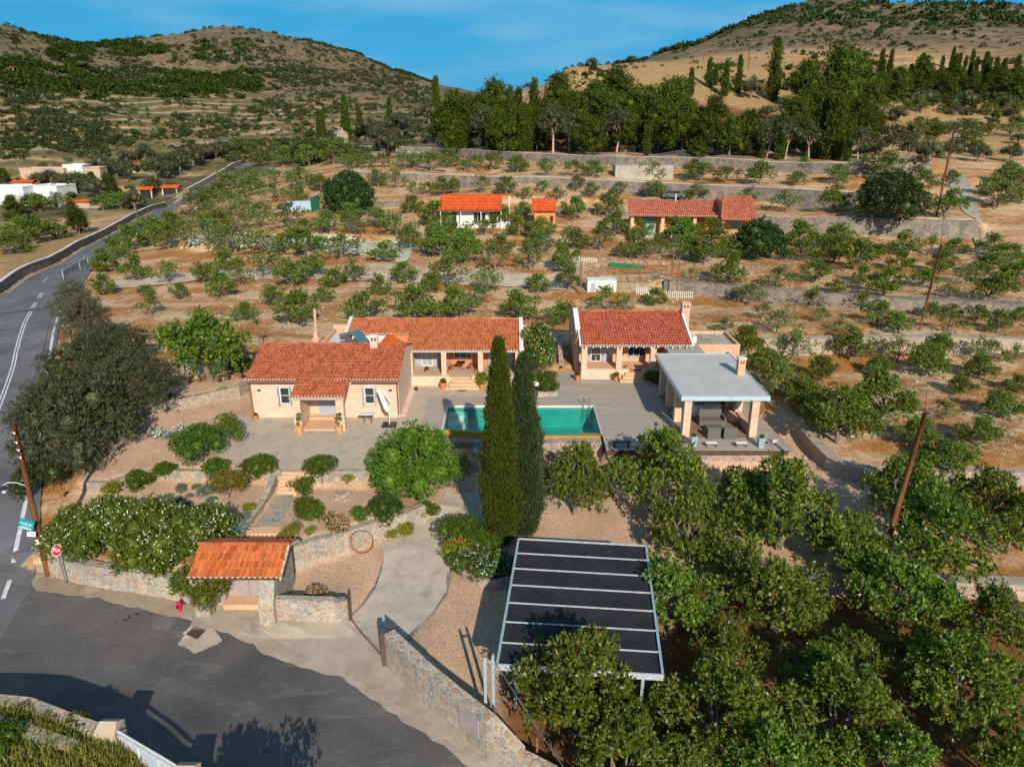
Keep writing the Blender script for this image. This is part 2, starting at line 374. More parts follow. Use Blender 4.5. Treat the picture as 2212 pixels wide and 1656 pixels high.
cp((126,571,-.8),(28,618,-.5),(225,518,-1.2),(367,445,-1.5),(415,417,.5),(463,390,2.5),(533,353,5.5),(590,350,6.5),(470,360,5.),(105,789,-1),(83,971,-1.7),(20,960,-1.7),(42,736,-.8),(67,673,-.5),(32,1223,-2.1),(190,570,-.4),(300,500,-.6),(470,440,1.6),(540,400,4.5))
cp((60,520,-2),(100,560,-1.2),(150,470,-3),(60,450,-3.5),(300,440,-2.6),(150,400,-3.5),(300,395,-2),(10,590,-.6),(5,480,-3.))
cp((1000,318,12.4),(1300,325,12.6),(1600,338,12.6),(1900,350,12.0),(800,312,11.5),(2150,400,9),(2100,340,12))
cy((1100,240,265),(1230,146,262),(1330,142,268),(1420,135,270),(1300,200,245),(1600,215,232),(1600,165,262),(1700,150,275),(1900,130,310),(2100,130,310),(2000,250,250),(2190,260,250),(1800,240,240),(2000,310,215),(1180,178,270),(960,262,330),(900,285,260))
cy((1425,132,560),(1500,100,560),(1560,78,560),(1600,62,560),(1650,42,560),(1700,20,560),(1750,-2,560),(1800,-10,560),(1850,2,550),(1880,13,520),(1960,13,500),(2050,14,500),(2211,14,480),(2400,20,450))
cy((1700,85,430),(1900,60,430),(2100,60,420),(1600,120,340),(1750,110,330),(1500,122,400),(2211,100,330))
cy((-60,35,600),(0,48,620),(60,62,640),(130,86,670),(180,105,700),(240,119,760),(300,102,790),(340,86,800),(380,73,810),(440,61,810),(490,57,810),(540,63,810),(600,72,810),(680,91,810),(760,121,820),(830,150,840),(880,174,860),(930,202,880))
cy((500,200,520),(500,260,380),(300,200,540),(300,260,400),(100,200,430),(100,260,340),(700,200,600),(850,245,480),(300,320,290),(100,330,255),(500,320,275),(700,290,330),(850,300,270),(500,120,660),(650,150,640),(200,160,580),(30,120,480),(700,330,225))
cy((950,235,700),(960,215,1100),(1020,212,1100))
RB += [(-900,300,60),(-900,1200,60),(-400,1300,10),(100,1500,15),(0,2200,10),(500,1400,40),(900,1400,60),(1000,300,120),(260,-60,-3),(-260,-60,-8),(0,-60,-2.8),(0,0,-2.4),(70,10,-3),(60,35,-2.6),(-70,10,-3),(160,60,1),(140,110,6),(-170,90,-3),(-190,190,-4),(-60,1050,30),(-330,1100,20),(300,800,40),(420,900,60)]
# walls which hold back a terrace: name -> (points at the top of the wall, top z, heights), soil is higher on the left of the line
WALLS = {}
def wall(name, pts, h, L=7, own=True, step=True):
    pw = [(p[0], p[1], p[2]) for p in pts]
    hh = h if isinstance(h, (list, tuple)) else [h]*len(pw)
    WALLS[name] = dict(p=pw, h=hh, L=L, step=step, sh=.75 if name in ('forest','upper','tall','short','middle') else .38)
    if own:
        for (x, y, z), k in zip(pw, hh): RB.append((x, y, z-.5*k))
wall('forest', [P(*Z2(a, b), 12.4) for a, b in ((100,900),(560,912),(1100,940),(1700,962),(2212,972))]+[P(*Z3(a, b), 12.0) for a, b in ((800,1002),(1200,1015),(1650,1008))], 2.2, 9)
wall('upper', [P(*Z2(a, b), 9.3) for a, b in ((60,1050),(600,1068),(1000,1085),(1660,1105))]+[P(*Z3(a, b), 9.1) for a, b in ((0,1122),(600,1145),(1200,1180))], [1.3,1.4,1.5,1.8,2.1,2.3,2.3], 8)
wall('short', [P(*Z2(a, b), 6.5) for a, b in ((60,1200),(460,1225))]+[P(*Z2(a, b), 6.7) for a, b in ((1040,1212),(1750,1225))], [.9,.9,1.,1.1], 6)
wall('tall', [P(*Z3(a, b), 6.2) for a, b in ((540,1325),(1000,1338),(1400,1350),(1930,1362))], [2.0,2.4,2.6,2.7], 8)
wall('middle', [P(*Z6(a, b), 2.05) for a, b in ((0,262),(300,285),(700,320),(1300,370),(2212,412),(2700,430))], 1.45, 7)
wall('lower', [P(*Z6(a, b), .95) for a, b in ((590,612),(1100,603),(1700,600),(2212,606),(2600,610))], 1.4, 7)
wall('curved', [P(*Z6(a, b), -.85) for a, b in ((830,1170),(910,1260),(1000,1350),(1090,1395),(1200,1420),(1600,1440),(2212,1450),(2600,1460))], .85, 5)
wall('low', [P(*Z9(a, b), -2.0) for a, b in ((860,470),(1300,490),(2212,510),(2600,520))], .9, 5)
wall('court', [(-12.75,31.3,-.75),(-11.51,32.0,-.8),(-10.2,32.89,-.85),(-8.86,33.72,-.9),(-7.35,34.91,-1.),(-5.95,35.82,-1.15),(-5.0,36.75,-1.35)], [1.3,1.3,1.25,1.2,1.05,.85,.5], 3)
wall('street', [(-24.35,31.9,-1.0),(-21.29,30.65,-.98),(-18.11,29.9,-.95),(-15.3,29.2,-.95)], 1.15, 3)
wall('garden', [P(*Z4(a, b), .5) for a, b in ((880,1020),(1100,1000),(1300,960),(1470,920),(1535,880))], .65, 3)
wall('dry', [P(*ZE(a, b), -.5) for a, b in ((290,925),(500,930),(1040,800),(1600,815))], .45, 2.5)
wall('corner', [(-14.5,20.0,-.5),(-16.13,20.6,-.5),(-18.05,21.35,-.5),(-19.4,21.5,-.5),(-26,21.8,-.5)], 1.2, 3)
RBa = np.array(RB, dtype=np.float64)
def mq(d2): return np.sqrt(d2+16.)
_d2 = ((RBa[:, None, :2]-RBa[None, :, :2])**2).sum(-1)
_A = mq(_d2)+np.eye(len(RBa))*(-.6)
_n = len(RBa)
_S = np.zeros((_n+1, _n+1)); _S[:_n, :_n] = _A; _S[:_n, _n] = 1; _S[_n, :_n] = 1
_w = np.linalg.solve(_S, np.append(RBa[:, 2], 0))
def vnoise(X, Y, s, seed):
    r_ = np.random.RandomState(seed); T = r_.rand(64, 64)
    x = X/s; y = Y/s; xi = np.floor(x).astype(int); yi = np.floor(y).astype(int); fx = x-xi; fy = y-yi
    fx = fx*fx*(3-2*fx); fy = fy*fy*(3-2*fy)
    a = T[xi % 64, yi % 64]; b = T[(xi+1) % 64, yi % 64]; c_ = T[xi % 64, (yi+1) % 64]; d = T[(xi+1) % 64, (yi+1) % 64]
    return (a*(1-fx)+b*fx)*(1-fy)+(c_*(1-fx)+d*fx)*fy-.5
def inpoly(X, Y, poly):
    r_ = np.zeros(X.shape, bool); n = len(poly)
    for i in range(n):
        x1, y1 = poly[i][:2]; x2, y2 = poly[(i+1) % n][:2]
        if y1 == y2: continue
        c_ = ((y1 > Y) != (y2 > Y)) & (X < (x2-x1)*(Y-y1)/(y2-y1)+x1)
        r_ ^= c_
    return r_
def smooth(a, b, x):
    t = np.clip((x-a)/(b-a), 0, 1); return t*t*(3-2*t)
def wstep(X, Y, w):
    pw = np.array([p[:2] for p in w['p']]); best = np.full(X.shape, 1e9); sg = np.zeros(X.shape); hh = np.zeros(X.shape); over = np.zeros(X.shape)
    for i in range(len(pw)-1):
        a = pw[i]; d = pw[i+1]-a; l = math.hypot(*d); u = d/l
        t = (X-a[0])*u[0]+(Y-a[1])*u[1]; s = -(X-a[0])*u[1]+(Y-a[1])*u[0]
        tc = np.clip(t, 0, l); ds = np.sqrt((t-tc)**2+s*s)
        m = ds < best; best = np.where(m, ds, best); sg = np.where(m, s, sg)
        hh = np.where(m, w['h'][i]+(w['h'][i+1]-w['h'][i])*tc/l, hh)
        ov = np.abs(t-tc) if i in (0, len(pw)-2) else 0*t
        over = np.where(m, ov, over)
    s = np.where(np.abs(sg) < best, np.sign(sg)*best, sg)-w.get('sh', .38)
    return .5*hh*np.sign(s)*np.exp(-np.abs(s)/w['L'])*(1-smooth(.3, 3., over))
PADS = [  # polygon, z
    ([(-20.2,48),(-20.2,43.4),(-18.6,40.3),(-13.9,39.4),(-9,39.4),(-7.6,41.2),(-6.5,44.6),(-6.3,45.6),(6.2,44.9),(6.2,42.3),(17.6,42.3),(17.3,48.2),(17.4,56.5),(19.6,56.8),(19.6,62),(-17.8,63.5),(-19,52.2)], -.05),
    ([(-5.2,45.3),(6.4,45.0),(6.4,50.3),(-5.2,50.3)], -2.4),
    ([(-7.3,42.6),(1.5,42.6),(1.5,44.9),(-6.2,44.9)], -.95),
    ([(-15.0,27.4),(-7.3,27.4),(-7.3,31.0),(-12.9,31.0),(-15.0,31.6)], -2.2),
    ([(-14.6,34.5),(-12.5,34.5),(-12.4,39.0),(-14.4,39.0)], -1.16), ([(-14.9,31.9),(-12.9,31.9),(-12.9,34.5),(-14.7,34.5)], -1.95),
    ([(3.2,58),(5.4,58),(5.3,70),(3.4,70)], .35),
]
SHEETS = []
def Hraw(X, Y):
    Z = np.full(X.shape, _w[_n])
    for i in range(_n): Z = Z+_w[i]*mq((X-RBa[i,0])**2+(Y-RBa[i,1])**2)
    D = np.hypot(X, Y)
    far = smooth(190, 330, D); re = np.array([(p[0]+2.9, p[1]) for p in left_edge]); rd = np.min(np.stack([np.hypot(X-q[0], Y-q[1]) for q in resample([tuple(q) for q in re], 6.)]), 0); nr_ = smooth(6, 26, rd); far = far*nr_
    Z = Z+far*np.where(X > 0, np.where(D < 380, .35, .8), 1.)*(vnoise(X,Y,60,1)*9+vnoise(X,Y,27,2)*5+vnoise(X,Y,11,3)*2.2+vnoise(X,Y,5,8)*1.)*np.clip(D/500,.35,1.2)
    Z = Z+(1-far)*smooth(60,110,D)*(vnoise(X,Y,14,4)*.5)+(vnoise(X,Y,3.3,5)*.10+vnoise(X,Y,1.3,6)*.05)*(1-far)
    # stepped terraces in the left valley
    tv = nr_*smooth(200, 250, D)*(1-smooth(430, 520, D))*(X < -20)
    q = Z/3.1; fq = q-np.floor(q); Z = Z+tv*3.1*(np.floor(q)+smooth(.0,.22,fq)-q)*.8
    for w in WALLS.values():
        if w['step']: Z = Z+wstep(X, Y, w)
    return Z
def axis(a, b, st, lo, hi, g, m0, m1):
    c_ = list(np.arange(a, b+1e-6, st)); s = st; x = c_[-1]
    while x < hi: s *= g if x < m1 else 1.045; x += s; c_.append(x)
    s = st; x = c_[0]; l = []
    while x > lo: s *= g if x > m0 else 1.045; x -= s; l.append(x)
    return np.array(l[::-1]+c_)
GX = axis(-34, 46, .5, -1000, 1100, 1.008, -60, 110); GY = axis(14, 66, .5, -60, 2400, 1.006, 10, 200)
XX, YY = np.meshgrid(GX, GY, indexing='ij')
HZ = Hraw(XX, YY)
for poly, z in PADS: HZ[inpoly(XX, YY, poly)] = z
def Hs(x, y):
    x = np.asarray(x, float); y = np.asarray(y, float)
    i = np.clip(np.searchsorted(GX, x)-1, 0, len(GX)-2); j = np.clip(np.searchsorted(GY, y)-1, 0, len(GY)-2)
    fx = (x-GX[i])/(GX[i+1]-GX[i]); fy = (y-GY[j])/(GY[j+1]-GY[j])
    return (HZ[i,j]*(1-fx)+HZ[i+1,j]*fx)*(1-fy)+(HZ[i,j+1]*(1-fx)+HZ[i+1,j+1]*fx)*fy
def H(x, y): return float(Hs(x, y))
_tt = np.concatenate([np.arange(18, 260, .25), np.arange(260, 1100, 2.)])
def G(px, py):        # where the line of sight through this spot of the photograph meets the ground
    a, b, c_ = ray(px, py); X = a*_tt; Y = b*_tt; Z = HC+c_*_tt
    d = Z-Hs(X, Y); k = int(np.argmax(d < 0))
    if k == 0:
        k = int(np.argmin(d/_tt+(_tt > 1000)*9)); t = _tt[k]; return (a*t, b*t, HC+c_*t-d[k])
    t = _tt[k-1]+(_tt[k]-_tt[k-1])*d[k-1]/(d[k-1]-d[k]+1e-9)
    return (a*t, b*t, HC+c_*t)
def sheet(name, pts, mat, off=.03, st=1.0, flat=None):
    import bmesh
    from mathutils.geometry import tessellate_polygon
    bm = bmesh.new(); vs = [bm.verts.new((p[0], p[1], 0)) for p in pts]
    for tr in tessellate_polygon([[Vector((p[0], p[1], 0)) for p in pts]]): bm.faces.new([vs[i] for i in tr])
    if flat is None:
        xs = [p[0] for p in pts]; ys = [p[1] for p in pts]
        for ax, lo, hi in ((0, min(xs), max(xs)), (1, min(ys), max(ys))):
            k = math.ceil(lo/st)*st
            while k < hi:
                co = [0,0,0]; no = [0,0,0]; co[ax] = k; no[ax] = 1
                bmesh.ops.bisect_plane(bm, geom=bm.verts[:]+bm.edges[:]+bm.faces[:], plane_co=co, plane_no=no)
                k += st
    for v in bm.verts: v.co.z = (flat if flat is not None else H(v.co.x, v.co.y)+off)
    for f in bm.faces:
        if f.normal.z < 0: f.normal_flip()
    bmesh.ops.recalc_face_normals(bm, faces=bm.faces[:])
    me = bpy.data.meshes.new(name); bm.to_mesh(me); bm.free(); me.materials.append(mat)
    for p in me.polygons: pass
    o = bpy.data.objects.new(name, me); COL.objects.link(o); tag(o, kind='structure'); return o
def ribbon(mb, pts, w, off=.05, st=1.0):
    pts = resample(pts, st); m = len(pts); vs = []
    for i, p in enumerate(pts):
        a = pts[max(i-1,0)]; b = pts[min(i+1,m-1)]; dx, dy = b[0]-a[0], b[1]-a[1]; l = math.hypot(dx, dy)
        nx, ny = -dy/l*w/2, dx/l*w/2
        for s_ in (-1, 1): x = p[0]+nx*s_; y = p[1]+ny*s_; vs.append((x, y, H(x, y)+off))
    mb.add(vs, [(2*i, 2*i+2, 2*i+3, 2*i+1) for i in range(m-1)])
# ------------------------------------------------------------------ roads and paths (outlines)
right_edge = [(p[0]+(5.8 if i < 5 else 5.8-.35*(i-4)), p[1]) for i, p in enumerate(left_edge)][2:]
junction = [P(*Z7(a, b), -2.2) for a, b in ((190,480),(190,530),(130,600),(60,730),(0,840))]
right_near = [(q[0]-.35, q[1]) for q in junction[::-1]]+[P(*Z7(215,330),-2.1),P(*Z7(225,150),-2.05),P(96,940,-1.6),P(101,860,-1.3),P(108,789,-1.),P(122,715,-.8),P(133,673,-.6)]
road_poly = [(p[0]+.35, p[1]) for p in right_near]+[(p[0]+.35, p[1]) for p in right_edge]+[(p[0]-.35, p[1]) for p in left_edge[::-1]]+[(-75,84),(-75,60),(-50,40),(-32,22)]
apron_edge = [P(*Z7(a, b), -2.2) for a, b in ((190,480),(230,530),(400,565),(600,600),(800,650),(970,690),(1120,700),(1350,795),(1560,860),(1620,920),(1900,1030))]+[P(*Z8(a, b), -2.2) for a, b in ((0,1075),(200,1200),(450,1390),(640,1500),(830,1640))]
apron_edge = apron_edge[:1]+[(q[0]+rnd.uniform(-.09,.09), q[1]+rnd.uniform(-.11,.11), q[2]) for q in resample(apron_edge, .45)[1:-1]]+apron_edge[-1:]
_k = min(range(len(apron_edge)), key=lambda i: abs(apron_edge[i][0]+15.6))
street_poly = [(p[0], p[1]) for p in apron_edge]+[(2.5,17.5),(2.5,12),(-9.6,12),(-10.6,17.7),(-14.3,19.8),(-16.1,20.4),(-18.05,21.15),(-19.4,21.3),(-27,21.6),(-30,21.6)]+[(p[0], p[1]) for p in junction[::-1][:-1]]
verge_poly = [(p[0], p[1]) for p in apron_edge[:_k+1]]+[(-15.0,29.05),(-18.1,29.85),(-21.3,30.6),(-24.2,31.85),(-25.1,33.0)]
apron_poly = [(p[0], p[1]) for p in apron_edge[_k:]]+[(2.6,18.4),(.55,20.1),(-.96,20.9),(-2.25,22.0),(-5.3,25.5),(-7.7,28.3),(-8.2,28.2),(-11.2,28.1),(-11.5,29.2),(-14.6,29.2),(-15.0,29.3)]
drive_poly = [(-7.7,28.25),(-7.3,29.3),(-6.95,30.8),(-6.85,32.9),(-7.2,34.3),(-6.6,35.0),(-5.6,35.9),(-4.8,37.0),(-4.3,38.6),(-4.1,39.9),(-0.6,39.6),(-.9,38),(-1.8,36.3),(-3.2,35.2),(-3.7,34.5),(-3.5,33.3),(-3.25,32.0),(-3.3,30.2),(-3.9,28.5),(-4.9,26.6),(-5.5,25.35)]
track_poly = [P(*Z5(a, b), 1.6)[:2] for a, b in ((-1500,175),(-800,150),(-200,170),(0,168),(300,165),(600,190),(900,195),(1250,225),(1380,205),(1420,150),(1470,140),(1500,175),(1490,250),(1400,290),(1100,275),(640,258),(300,235),(0,230),(-300,215),(-800,190),(-1500,210))]
slope_poly = [P(*Z3(a, b), z)[:2] for a, b, z in ((1700,1205,6.4),(1830,1212,6.3),(1900,1290,6.0),(1965,1372,5.6),(2012,1440,4.6),(2015,1515,3.6),(1925,1515,3.6),(1905,1425,4.6),(1880,1352,5.8),(1780,1290,6.1))]
court_poly = [P(*ZB(a, b), 2.4)[:2] for a, b in ((200,1250),(330,1150),(800,1150),(1300,1180),(2208,1235),(2700,1265),(2850,1300),(2700,1480),(2208,1390),(1500,1335),(900,1285))]
def level(pl, z, grow=1.):
    m = inpoly(XX, YY, pl); HZ[m] = z
level(court_poly, 2.35)
DROP = np.zeros_like(HZ)
for pl in (road_poly, street_poly, verge_poly, apron_poly, drive_poly, track_poly, slope_poly, court_poly): DROP[inpoly(XX, YY, pl)] = .14
# ------------------------------------------------------------------ ground mesh with soil zones
zone = np.zeros((*XX.shape, 4), np.float32); hill = np.zeros((*XX.shape, 4), np.float32); zone[..., 3] = 1; hill[..., 3] = 1
def Dp(lst, z): return [P(a, b, z)[:2] for a, b in lst]
pink = [[(-13.5,28.8),(-5.6,25.2),(-2.2,21.9),(6.5,17.5),(7,32),(3,41),(-4,43),(-7,39),(-5,37),(-12.8,31.6)],
        Dp([(190,1010),(330,880),(540,850),(600,900),(640,1000),(800,1010),(850,1000),(830,1130),(640,1180),(560,1180),(200,1180),(120,1100)], -.8),
        Dp([(1090,1000),(1620,960),(1690,880),(1740,960),(1800,1020),(1900,1050),(1990,1100),(1930,1250),(1700,1250),(1400,1220),(1050,1200)], -1.6)]
for pl in pink: zone[..., 0][inpoly(XX, YY, pl)] = 1
comp = [(-27,21.4),(-19.4,21.3),(-16.1,20.4),(-14.3,19.8),(-10.6,17.7),(-9.6,10),(-30,10)]
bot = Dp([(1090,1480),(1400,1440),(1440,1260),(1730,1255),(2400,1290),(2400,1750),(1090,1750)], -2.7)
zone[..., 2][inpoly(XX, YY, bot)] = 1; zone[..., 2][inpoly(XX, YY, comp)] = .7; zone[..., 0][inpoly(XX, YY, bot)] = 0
D_ = np.hypot(XX, YY)
gold = smooth(0, 12, XX-8)*smooth(205, 225, YY)*(1-smooth(300, 380, D_))
gold2 = inpoly(XX, YY, Dp([(0,660),(0,490),(150,500),(330,440),(360,430),(220,505),(110,565),(20,610)], -1)).astype(float)
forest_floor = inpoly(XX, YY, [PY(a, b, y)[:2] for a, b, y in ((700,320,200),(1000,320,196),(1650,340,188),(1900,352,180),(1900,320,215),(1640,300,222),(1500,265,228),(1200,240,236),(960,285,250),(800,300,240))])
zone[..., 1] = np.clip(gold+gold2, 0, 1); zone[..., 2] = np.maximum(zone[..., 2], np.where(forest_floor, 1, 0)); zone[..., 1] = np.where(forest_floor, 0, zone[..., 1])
zone[..., 1] *= np.where(gold2 > 0, 1, .92)
hill[..., 0] = smooth(470, 600, D_)*(XX < 20)+smooth(330, 400, D_)*(XX >= 20)
hill[..., 1] = smooth(195, 225, D_)*(1-smooth(520, 600, D_))*(1-smooth(-25, -5, XX))
def blur(a):
    b = a.copy(); b[1:-1,1:-1] = (a[1:-1,1:-1]*2+a[:-2,1:-1]+a[2:,1:-1]+a[1:-1,:-2]+a[1:-1,2:])/6; return b
for k in range(3):
    for _ in range(1+2*(k > 0)): zone[..., k] = blur(zone[..., k])
nx, ny = XX.shape
V = np.stack([XX, YY, HZ-DROP], -1).reshape(-1, 3)
idx = np.arange(nx*ny).reshape(nx, ny)
F = np.stack([idx[:-1,:-1], idx[1:,:-1], idx[1:,1:], idx[:-1,1:]], -1).reshape(-1, 4)
g = npmesh('ground', V, F, M['ground'], smooth=True, attr={'zone': zone.reshape(-1,4), 'hill': hill.reshape(-1,4)}); tag(g, kind='structure')
sheet('street', street_poly, M['street'], .03); sheet('main_road', road_poly, M['road'], .034)
sheet('road_verge', verge_poly, M['verge'], .05); sheet('pavement', apron_poly, M['apron'], .045); sheet('driveway', drive_poly, M['drive'], .03)
sheet('farm_track', track_poly, M['trk'], .03, 1.5); sheet('concrete_track', slope_poly, M['path'], .05, 1.); sheet('sports_court', court_poly, M['court'], .03, 2.)
mb = MB(); ribbon(mb, [P(*Z7(a, b), -2.15) for a, b in ((1330,665),(1620,775),(1900,925))]+[P(*Z7(2212,1110), -2.15), P(*Z8(420,1290), -2.15), P(*Z8(900,1600), -2.15)], .07, .062, .5)
tag(mb.build('pavement_joint', M['trk']), kind='structure')
def _patch(pl): return [(q[0]+rnd.uniform(-.05,.05), q[1]+rnd.uniform(-.05,.05)) for q in resample([P(*Z7(a, b), -2.15) for a, b in pl+pl[:1]], .3)[:-1]]
sheet('asphalt_patch', _patch([(945,712),(1000,690),(1110,706),(1118,755),(1050,785),(935,760)]), asphalt('patch_asphalt', (.14,.13,.125), (.3,.28,.26), .6), .036, .5)
sheet('concrete_patch', _patch([(1040,800),(1120,700),(1265,730),(1345,800),(1370,835),(1290,880),(1190,905),(1090,850)]), M['apron'], .036, .5)
sheet('asphalt_patch', _patch([(560,1000),(800,960),(1180,1120),(1640,1280),(1560,1330),(1080,1170),(760,1040)]), asphalt('patch_asphalt_old', (.125,.117,.113), (.28,.26,.24), .75), .035, .5)
mb = MB(); ribbon(mb, [(-7.62,28.15),(-6.5,26.7),(-5.55,25.45)], .09, .06, .5); tag(mb.build('gate_track', plain('track_steel', (.16,.11,.08), .6, .3)), kind='structure')
mb = MB()
ribbon(mb, [(p[0], p[1]) for p in left_edge], .14, .06)
ribbon(mb, [(p[0], p[1]) for p in right_edge], .14, .06)
for seg in ([P(130,673,-.6),P(119,715,-.8),P(105,789,-1.),P(96,860,-1.3),P(83,971,-1.7)], [P(83,971,-1.7),P(75,1040,-1.85),P(63,1107,-2.)], [P(*Z7(180,60),-2.05),P(*Z7(90,390),-2.15)]):
    ribbon(mb, seg, .24, .06)
ribbon(mb, [P(*Z7(60,470),-2.15),P(*Z7(15,575),-2.15)], .22, .06)
for dx in (-.14, .14):
    ribbon(mb, [(q[0]+dx, q[1]) for q in (P(67,673,-.55),P(54,700,-.7),P(42,736,-.85),P(28,790,-1.1),P(7,855,-1.35),P(-30,960,-1.7))], .13, .06)
    for a, b in (((78,654),(70,666)),((91,634),(84,644))): ribbon(mb, [(q[0]+dx, q[1]) for q in (P(*a,-.55),P(*b,-.55))], .13, .06)
cl = [((p[0]+2.9), p[1]) for p in left_edge]
cr_ = resample(cl, 1.5)
for i in range(4, len(cr_)-3, 5): ribbon(mb, cr_[i:i+3], .13, .06)
tag(mb.build('road_markings', M['line']), kind='structure')
# ================================================================== plants
def unit(v): return v/np.maximum(np.linalg.norm(v, axis=-1, keepdims=True), 1e-6)
def leafquads(C, A, N, L, Wd):
    """C base points, A leaf axes, N approximate normals, L, Wd sizes (arrays)"""
    S = unit(np.cross(A, N)); L = np.asarray(L).reshape(-1,1); Wd = np.asarray(Wd).reshape(-1,1)
    Nn = np.cross(S, A)
    a = C; b = C+A*L*.5+S*Wd*.5+Nn*Wd*.12; c_ = C+A*L; d = C+A*L*.5-S*Wd*.5+Nn*Wd*.12
    V = np.stack([a, b, c_, d], 1).reshape(-1, 3); n = len(C)
    return V, np.arange(n*4).reshape(n, 4)
def tufts(T, O, k, L, Wd, rs, out=.7, spread=.9, up=.25, jit=.05):
    n = len(T); Tt = np.repeat(T, k, 0); Oo = np.repeat(O, k, 0)
    A = unit(Oo*out+rs.normal(size=(n*k, 3))*spread*.6+np.array([0, 0, up]))
    N = unit(Oo*.8+np.array([0, 0, .6])+rs.normal(size=(n*k, 3))*.55)
    C = Tt+rs.normal(size=(n*k, 3))*jit
    return leafquads(C, A, N, L*rs.uniform(.6, 1.25, n*k), Wd*rs.uniform(.6, 1.25, n*k))
def lobe_pts(lobes, per, rs, lo=.62, flat=1., under=.35):
    T = []; O = []
    for x, y, z, r in lobes:
        n = max(3, int(per*r*r)); d = unit(rs.normal(size=(n, 3)))
        d[:, 2] = np.where((d[:, 2] < 0) & (rs.rand(n) > under), -d[:, 2], d[:, 2])
        q = rs.uniform(lo, 1.06, n)[:, None]*r; p = d*q; p[:, 2] *= flat
        T.append(p+np.array([x, y, z])); O.append(d)
    return np.concatenate(T), np.concatenate(O)
def join(parts):
    Vs = []; Fs = []; o = 0
    for V, F in parts: Vs.append(V); Fs.append(F+o); o += len(V)
    return np.concatenate(Vs), np.concatenate(Fs)
def core(lobes, k=.72, n=8, flat=1.):
    Vs = []; Fs = []; o = 0
    for x, y, z, r in lobes:
        V = []; 
        for i in range(5):
            t = math.pi*(i+.5)/5
            for j in range(n): p = 2*math.pi*j/n; V.append((x+r*k*math.sin(t)*math.cos(p), y+r*k*math.sin(t)*math.sin(p), z+r*k*flat*math.cos(t)))
        F = [(i*n+j, (i+1)*n+j, (i+1)*n+(j+1) % n, i*n+(j+1) % n) for i in range(4) for j in range(n)]
        Vs.append(np.array(V)); Fs.append(np.array(F)+o); o += len(V)
    return np.concatenate(Vs), np.concatenate(Fs)
def multi(name, pieces):
    V, F = join([(v, f) for v, f, m in pieces]); o = npmesh(name, V, F, pieces[0][2]); mi = []
    for i, (v, f, m) in enumerate(pieces):
        mi += [i]*len(f)
        if i: o.data.materials.append(m)
    o.data.polygons.foreach_set('material_index', mi); return o
class Kind:
    def __init__(s, name, parts, cat='tree'):
        s.name = name; s.cat = cat; s.parts = parts; s.used = False   # parts: list of (part name, object)
    def place(s, loc, scale, label, group=None, rot=None, cat=None, name=None, sz=None):
        r = bpy.data.objects.new(name or s.name, None); COL.objects.link(r); r.empty_display_size = .3
        r.location = loc; r.scale = (scale, scale, scale*(sz or 1)); r.rotation_euler = (0, 0, rnd.uniform(0, 6.28) if rot is None else rot)
        for pn, po in s.parts:
            if not s.used: c_ = po
            else: c_ = po.copy(); COL.objects.link(c_)
            c_.parent = r
        s.used = True
        return tag(r, label, cat or s.cat, group)
def limb_mb(lobes, rs, base=(0,0,0), fork=.8, r0=.13, twigs=3, lean=(0,0), sides=6, tw=.5):
    mb = MB(); f = Vector((lean[0], lean[1], fork))
    mb.tube([base, (lean[0]*.4+.02, lean[1]*.5, fork*.5), f], [r0*1.25, r0, r0*.85], sides+2)
    for x, y, z, r in lobes:
        c_ = Vector((x, y, z)); mid = f.lerp(c_, .5)+Vector((rs.uniform(-.15,.15), rs.uniform(-.15,.15), -.12*abs(z-fork)*.5))
        e = c_+Vector((0, 0, r*.25))
        mb.tube([f-Vector((0,0,.08)), mid, e], [r0*.55, r0*.36, r0*.14], sides)
        for _ in range(twigs):
            d = Vector(rs.normal(size=3)); d.z = abs(d.z); d.normalize()
            mb.tube([mid.lerp(e, rs.uniform(.3,.9)), c_+d*r*.95], [r0*.17, r0*.07], 4, False)
    return mb
bark = NT('bark', .95, .15); bark.col(bark.ramp(bark.noise(9, 6, .7, vec=bark.coord((1,1,.3))), [(.3, (.10,.075,.058)), (.7, (.31,.26,.215))])); bark.bump(bark.noise(14, 5), .7, .03); M['bark'] = bark.m
M['bark_pale'] = plain('bark_pale', (.46,.33,.25), .9, .35, 5)
M['leaf'] = leafmat('pistachio_leaf', [(.050,.090,.007),(.092,.148,.011),(.145,.21,.020),(.20,.265,.038)], .30, .42, .2)
M['leaf_red'] = leafmat('young_red_leaf', [(.16,.045,.02),(.24,.08,.03)], .3, .5, .1)
M['leaf_dull'] = leafmat('dusty_leaf', [(.060,.100,.012),(.100,.150,.020),(.15,.20,.036),(.21,.25,.07)], .28, .5, .2)
M['olive'] = leafmat('olive_leaf', [(.026,.034,.010),(.048,.056,.017),(.078,.083,.030),(.11,.112,.05)], .15, .55, .12)
M['olive_dark'] = leafmat('carob_leaf', [(.014,.034,.005),(.030,.058,.008),(.055,.090,.013)], .12, .45, .12)
M['tamarisk'] = leafmat('tamarisk_leaf', [(.062,.062,.034),(.105,.096,.052),(.145,.125,.075)], .2, .7, .1)
M['cypress'] = leafmat('cypress_leaf', [(.028,.046,.005),(.055,.078,.009),(.090,.115,.016)], .1, .7, .1, .15)
M['pine'] = leafmat('pine_needles', [(.022,.038,.004),(.050,.070,.007),(.095,.115,.012)], .12, .7, .32, .15)
M['euc'] = leafmat('eucalyptus_leaf', [(.035,.048,.016),(.068,.078,.03),(.105,.105,.045)], .15, .6, .2, .2)
M['bush'] = leafmat('shrub_leaf', [(.035,.068,.004),(.068,.115,.008),(.11,.165,.015)], .2, .45, .15)
M['lime'] = leafmat('lime_leaf', [(.10,.15,.012),(.19,.22,.02),(.27,.28,.03)], .25, .5, .12)
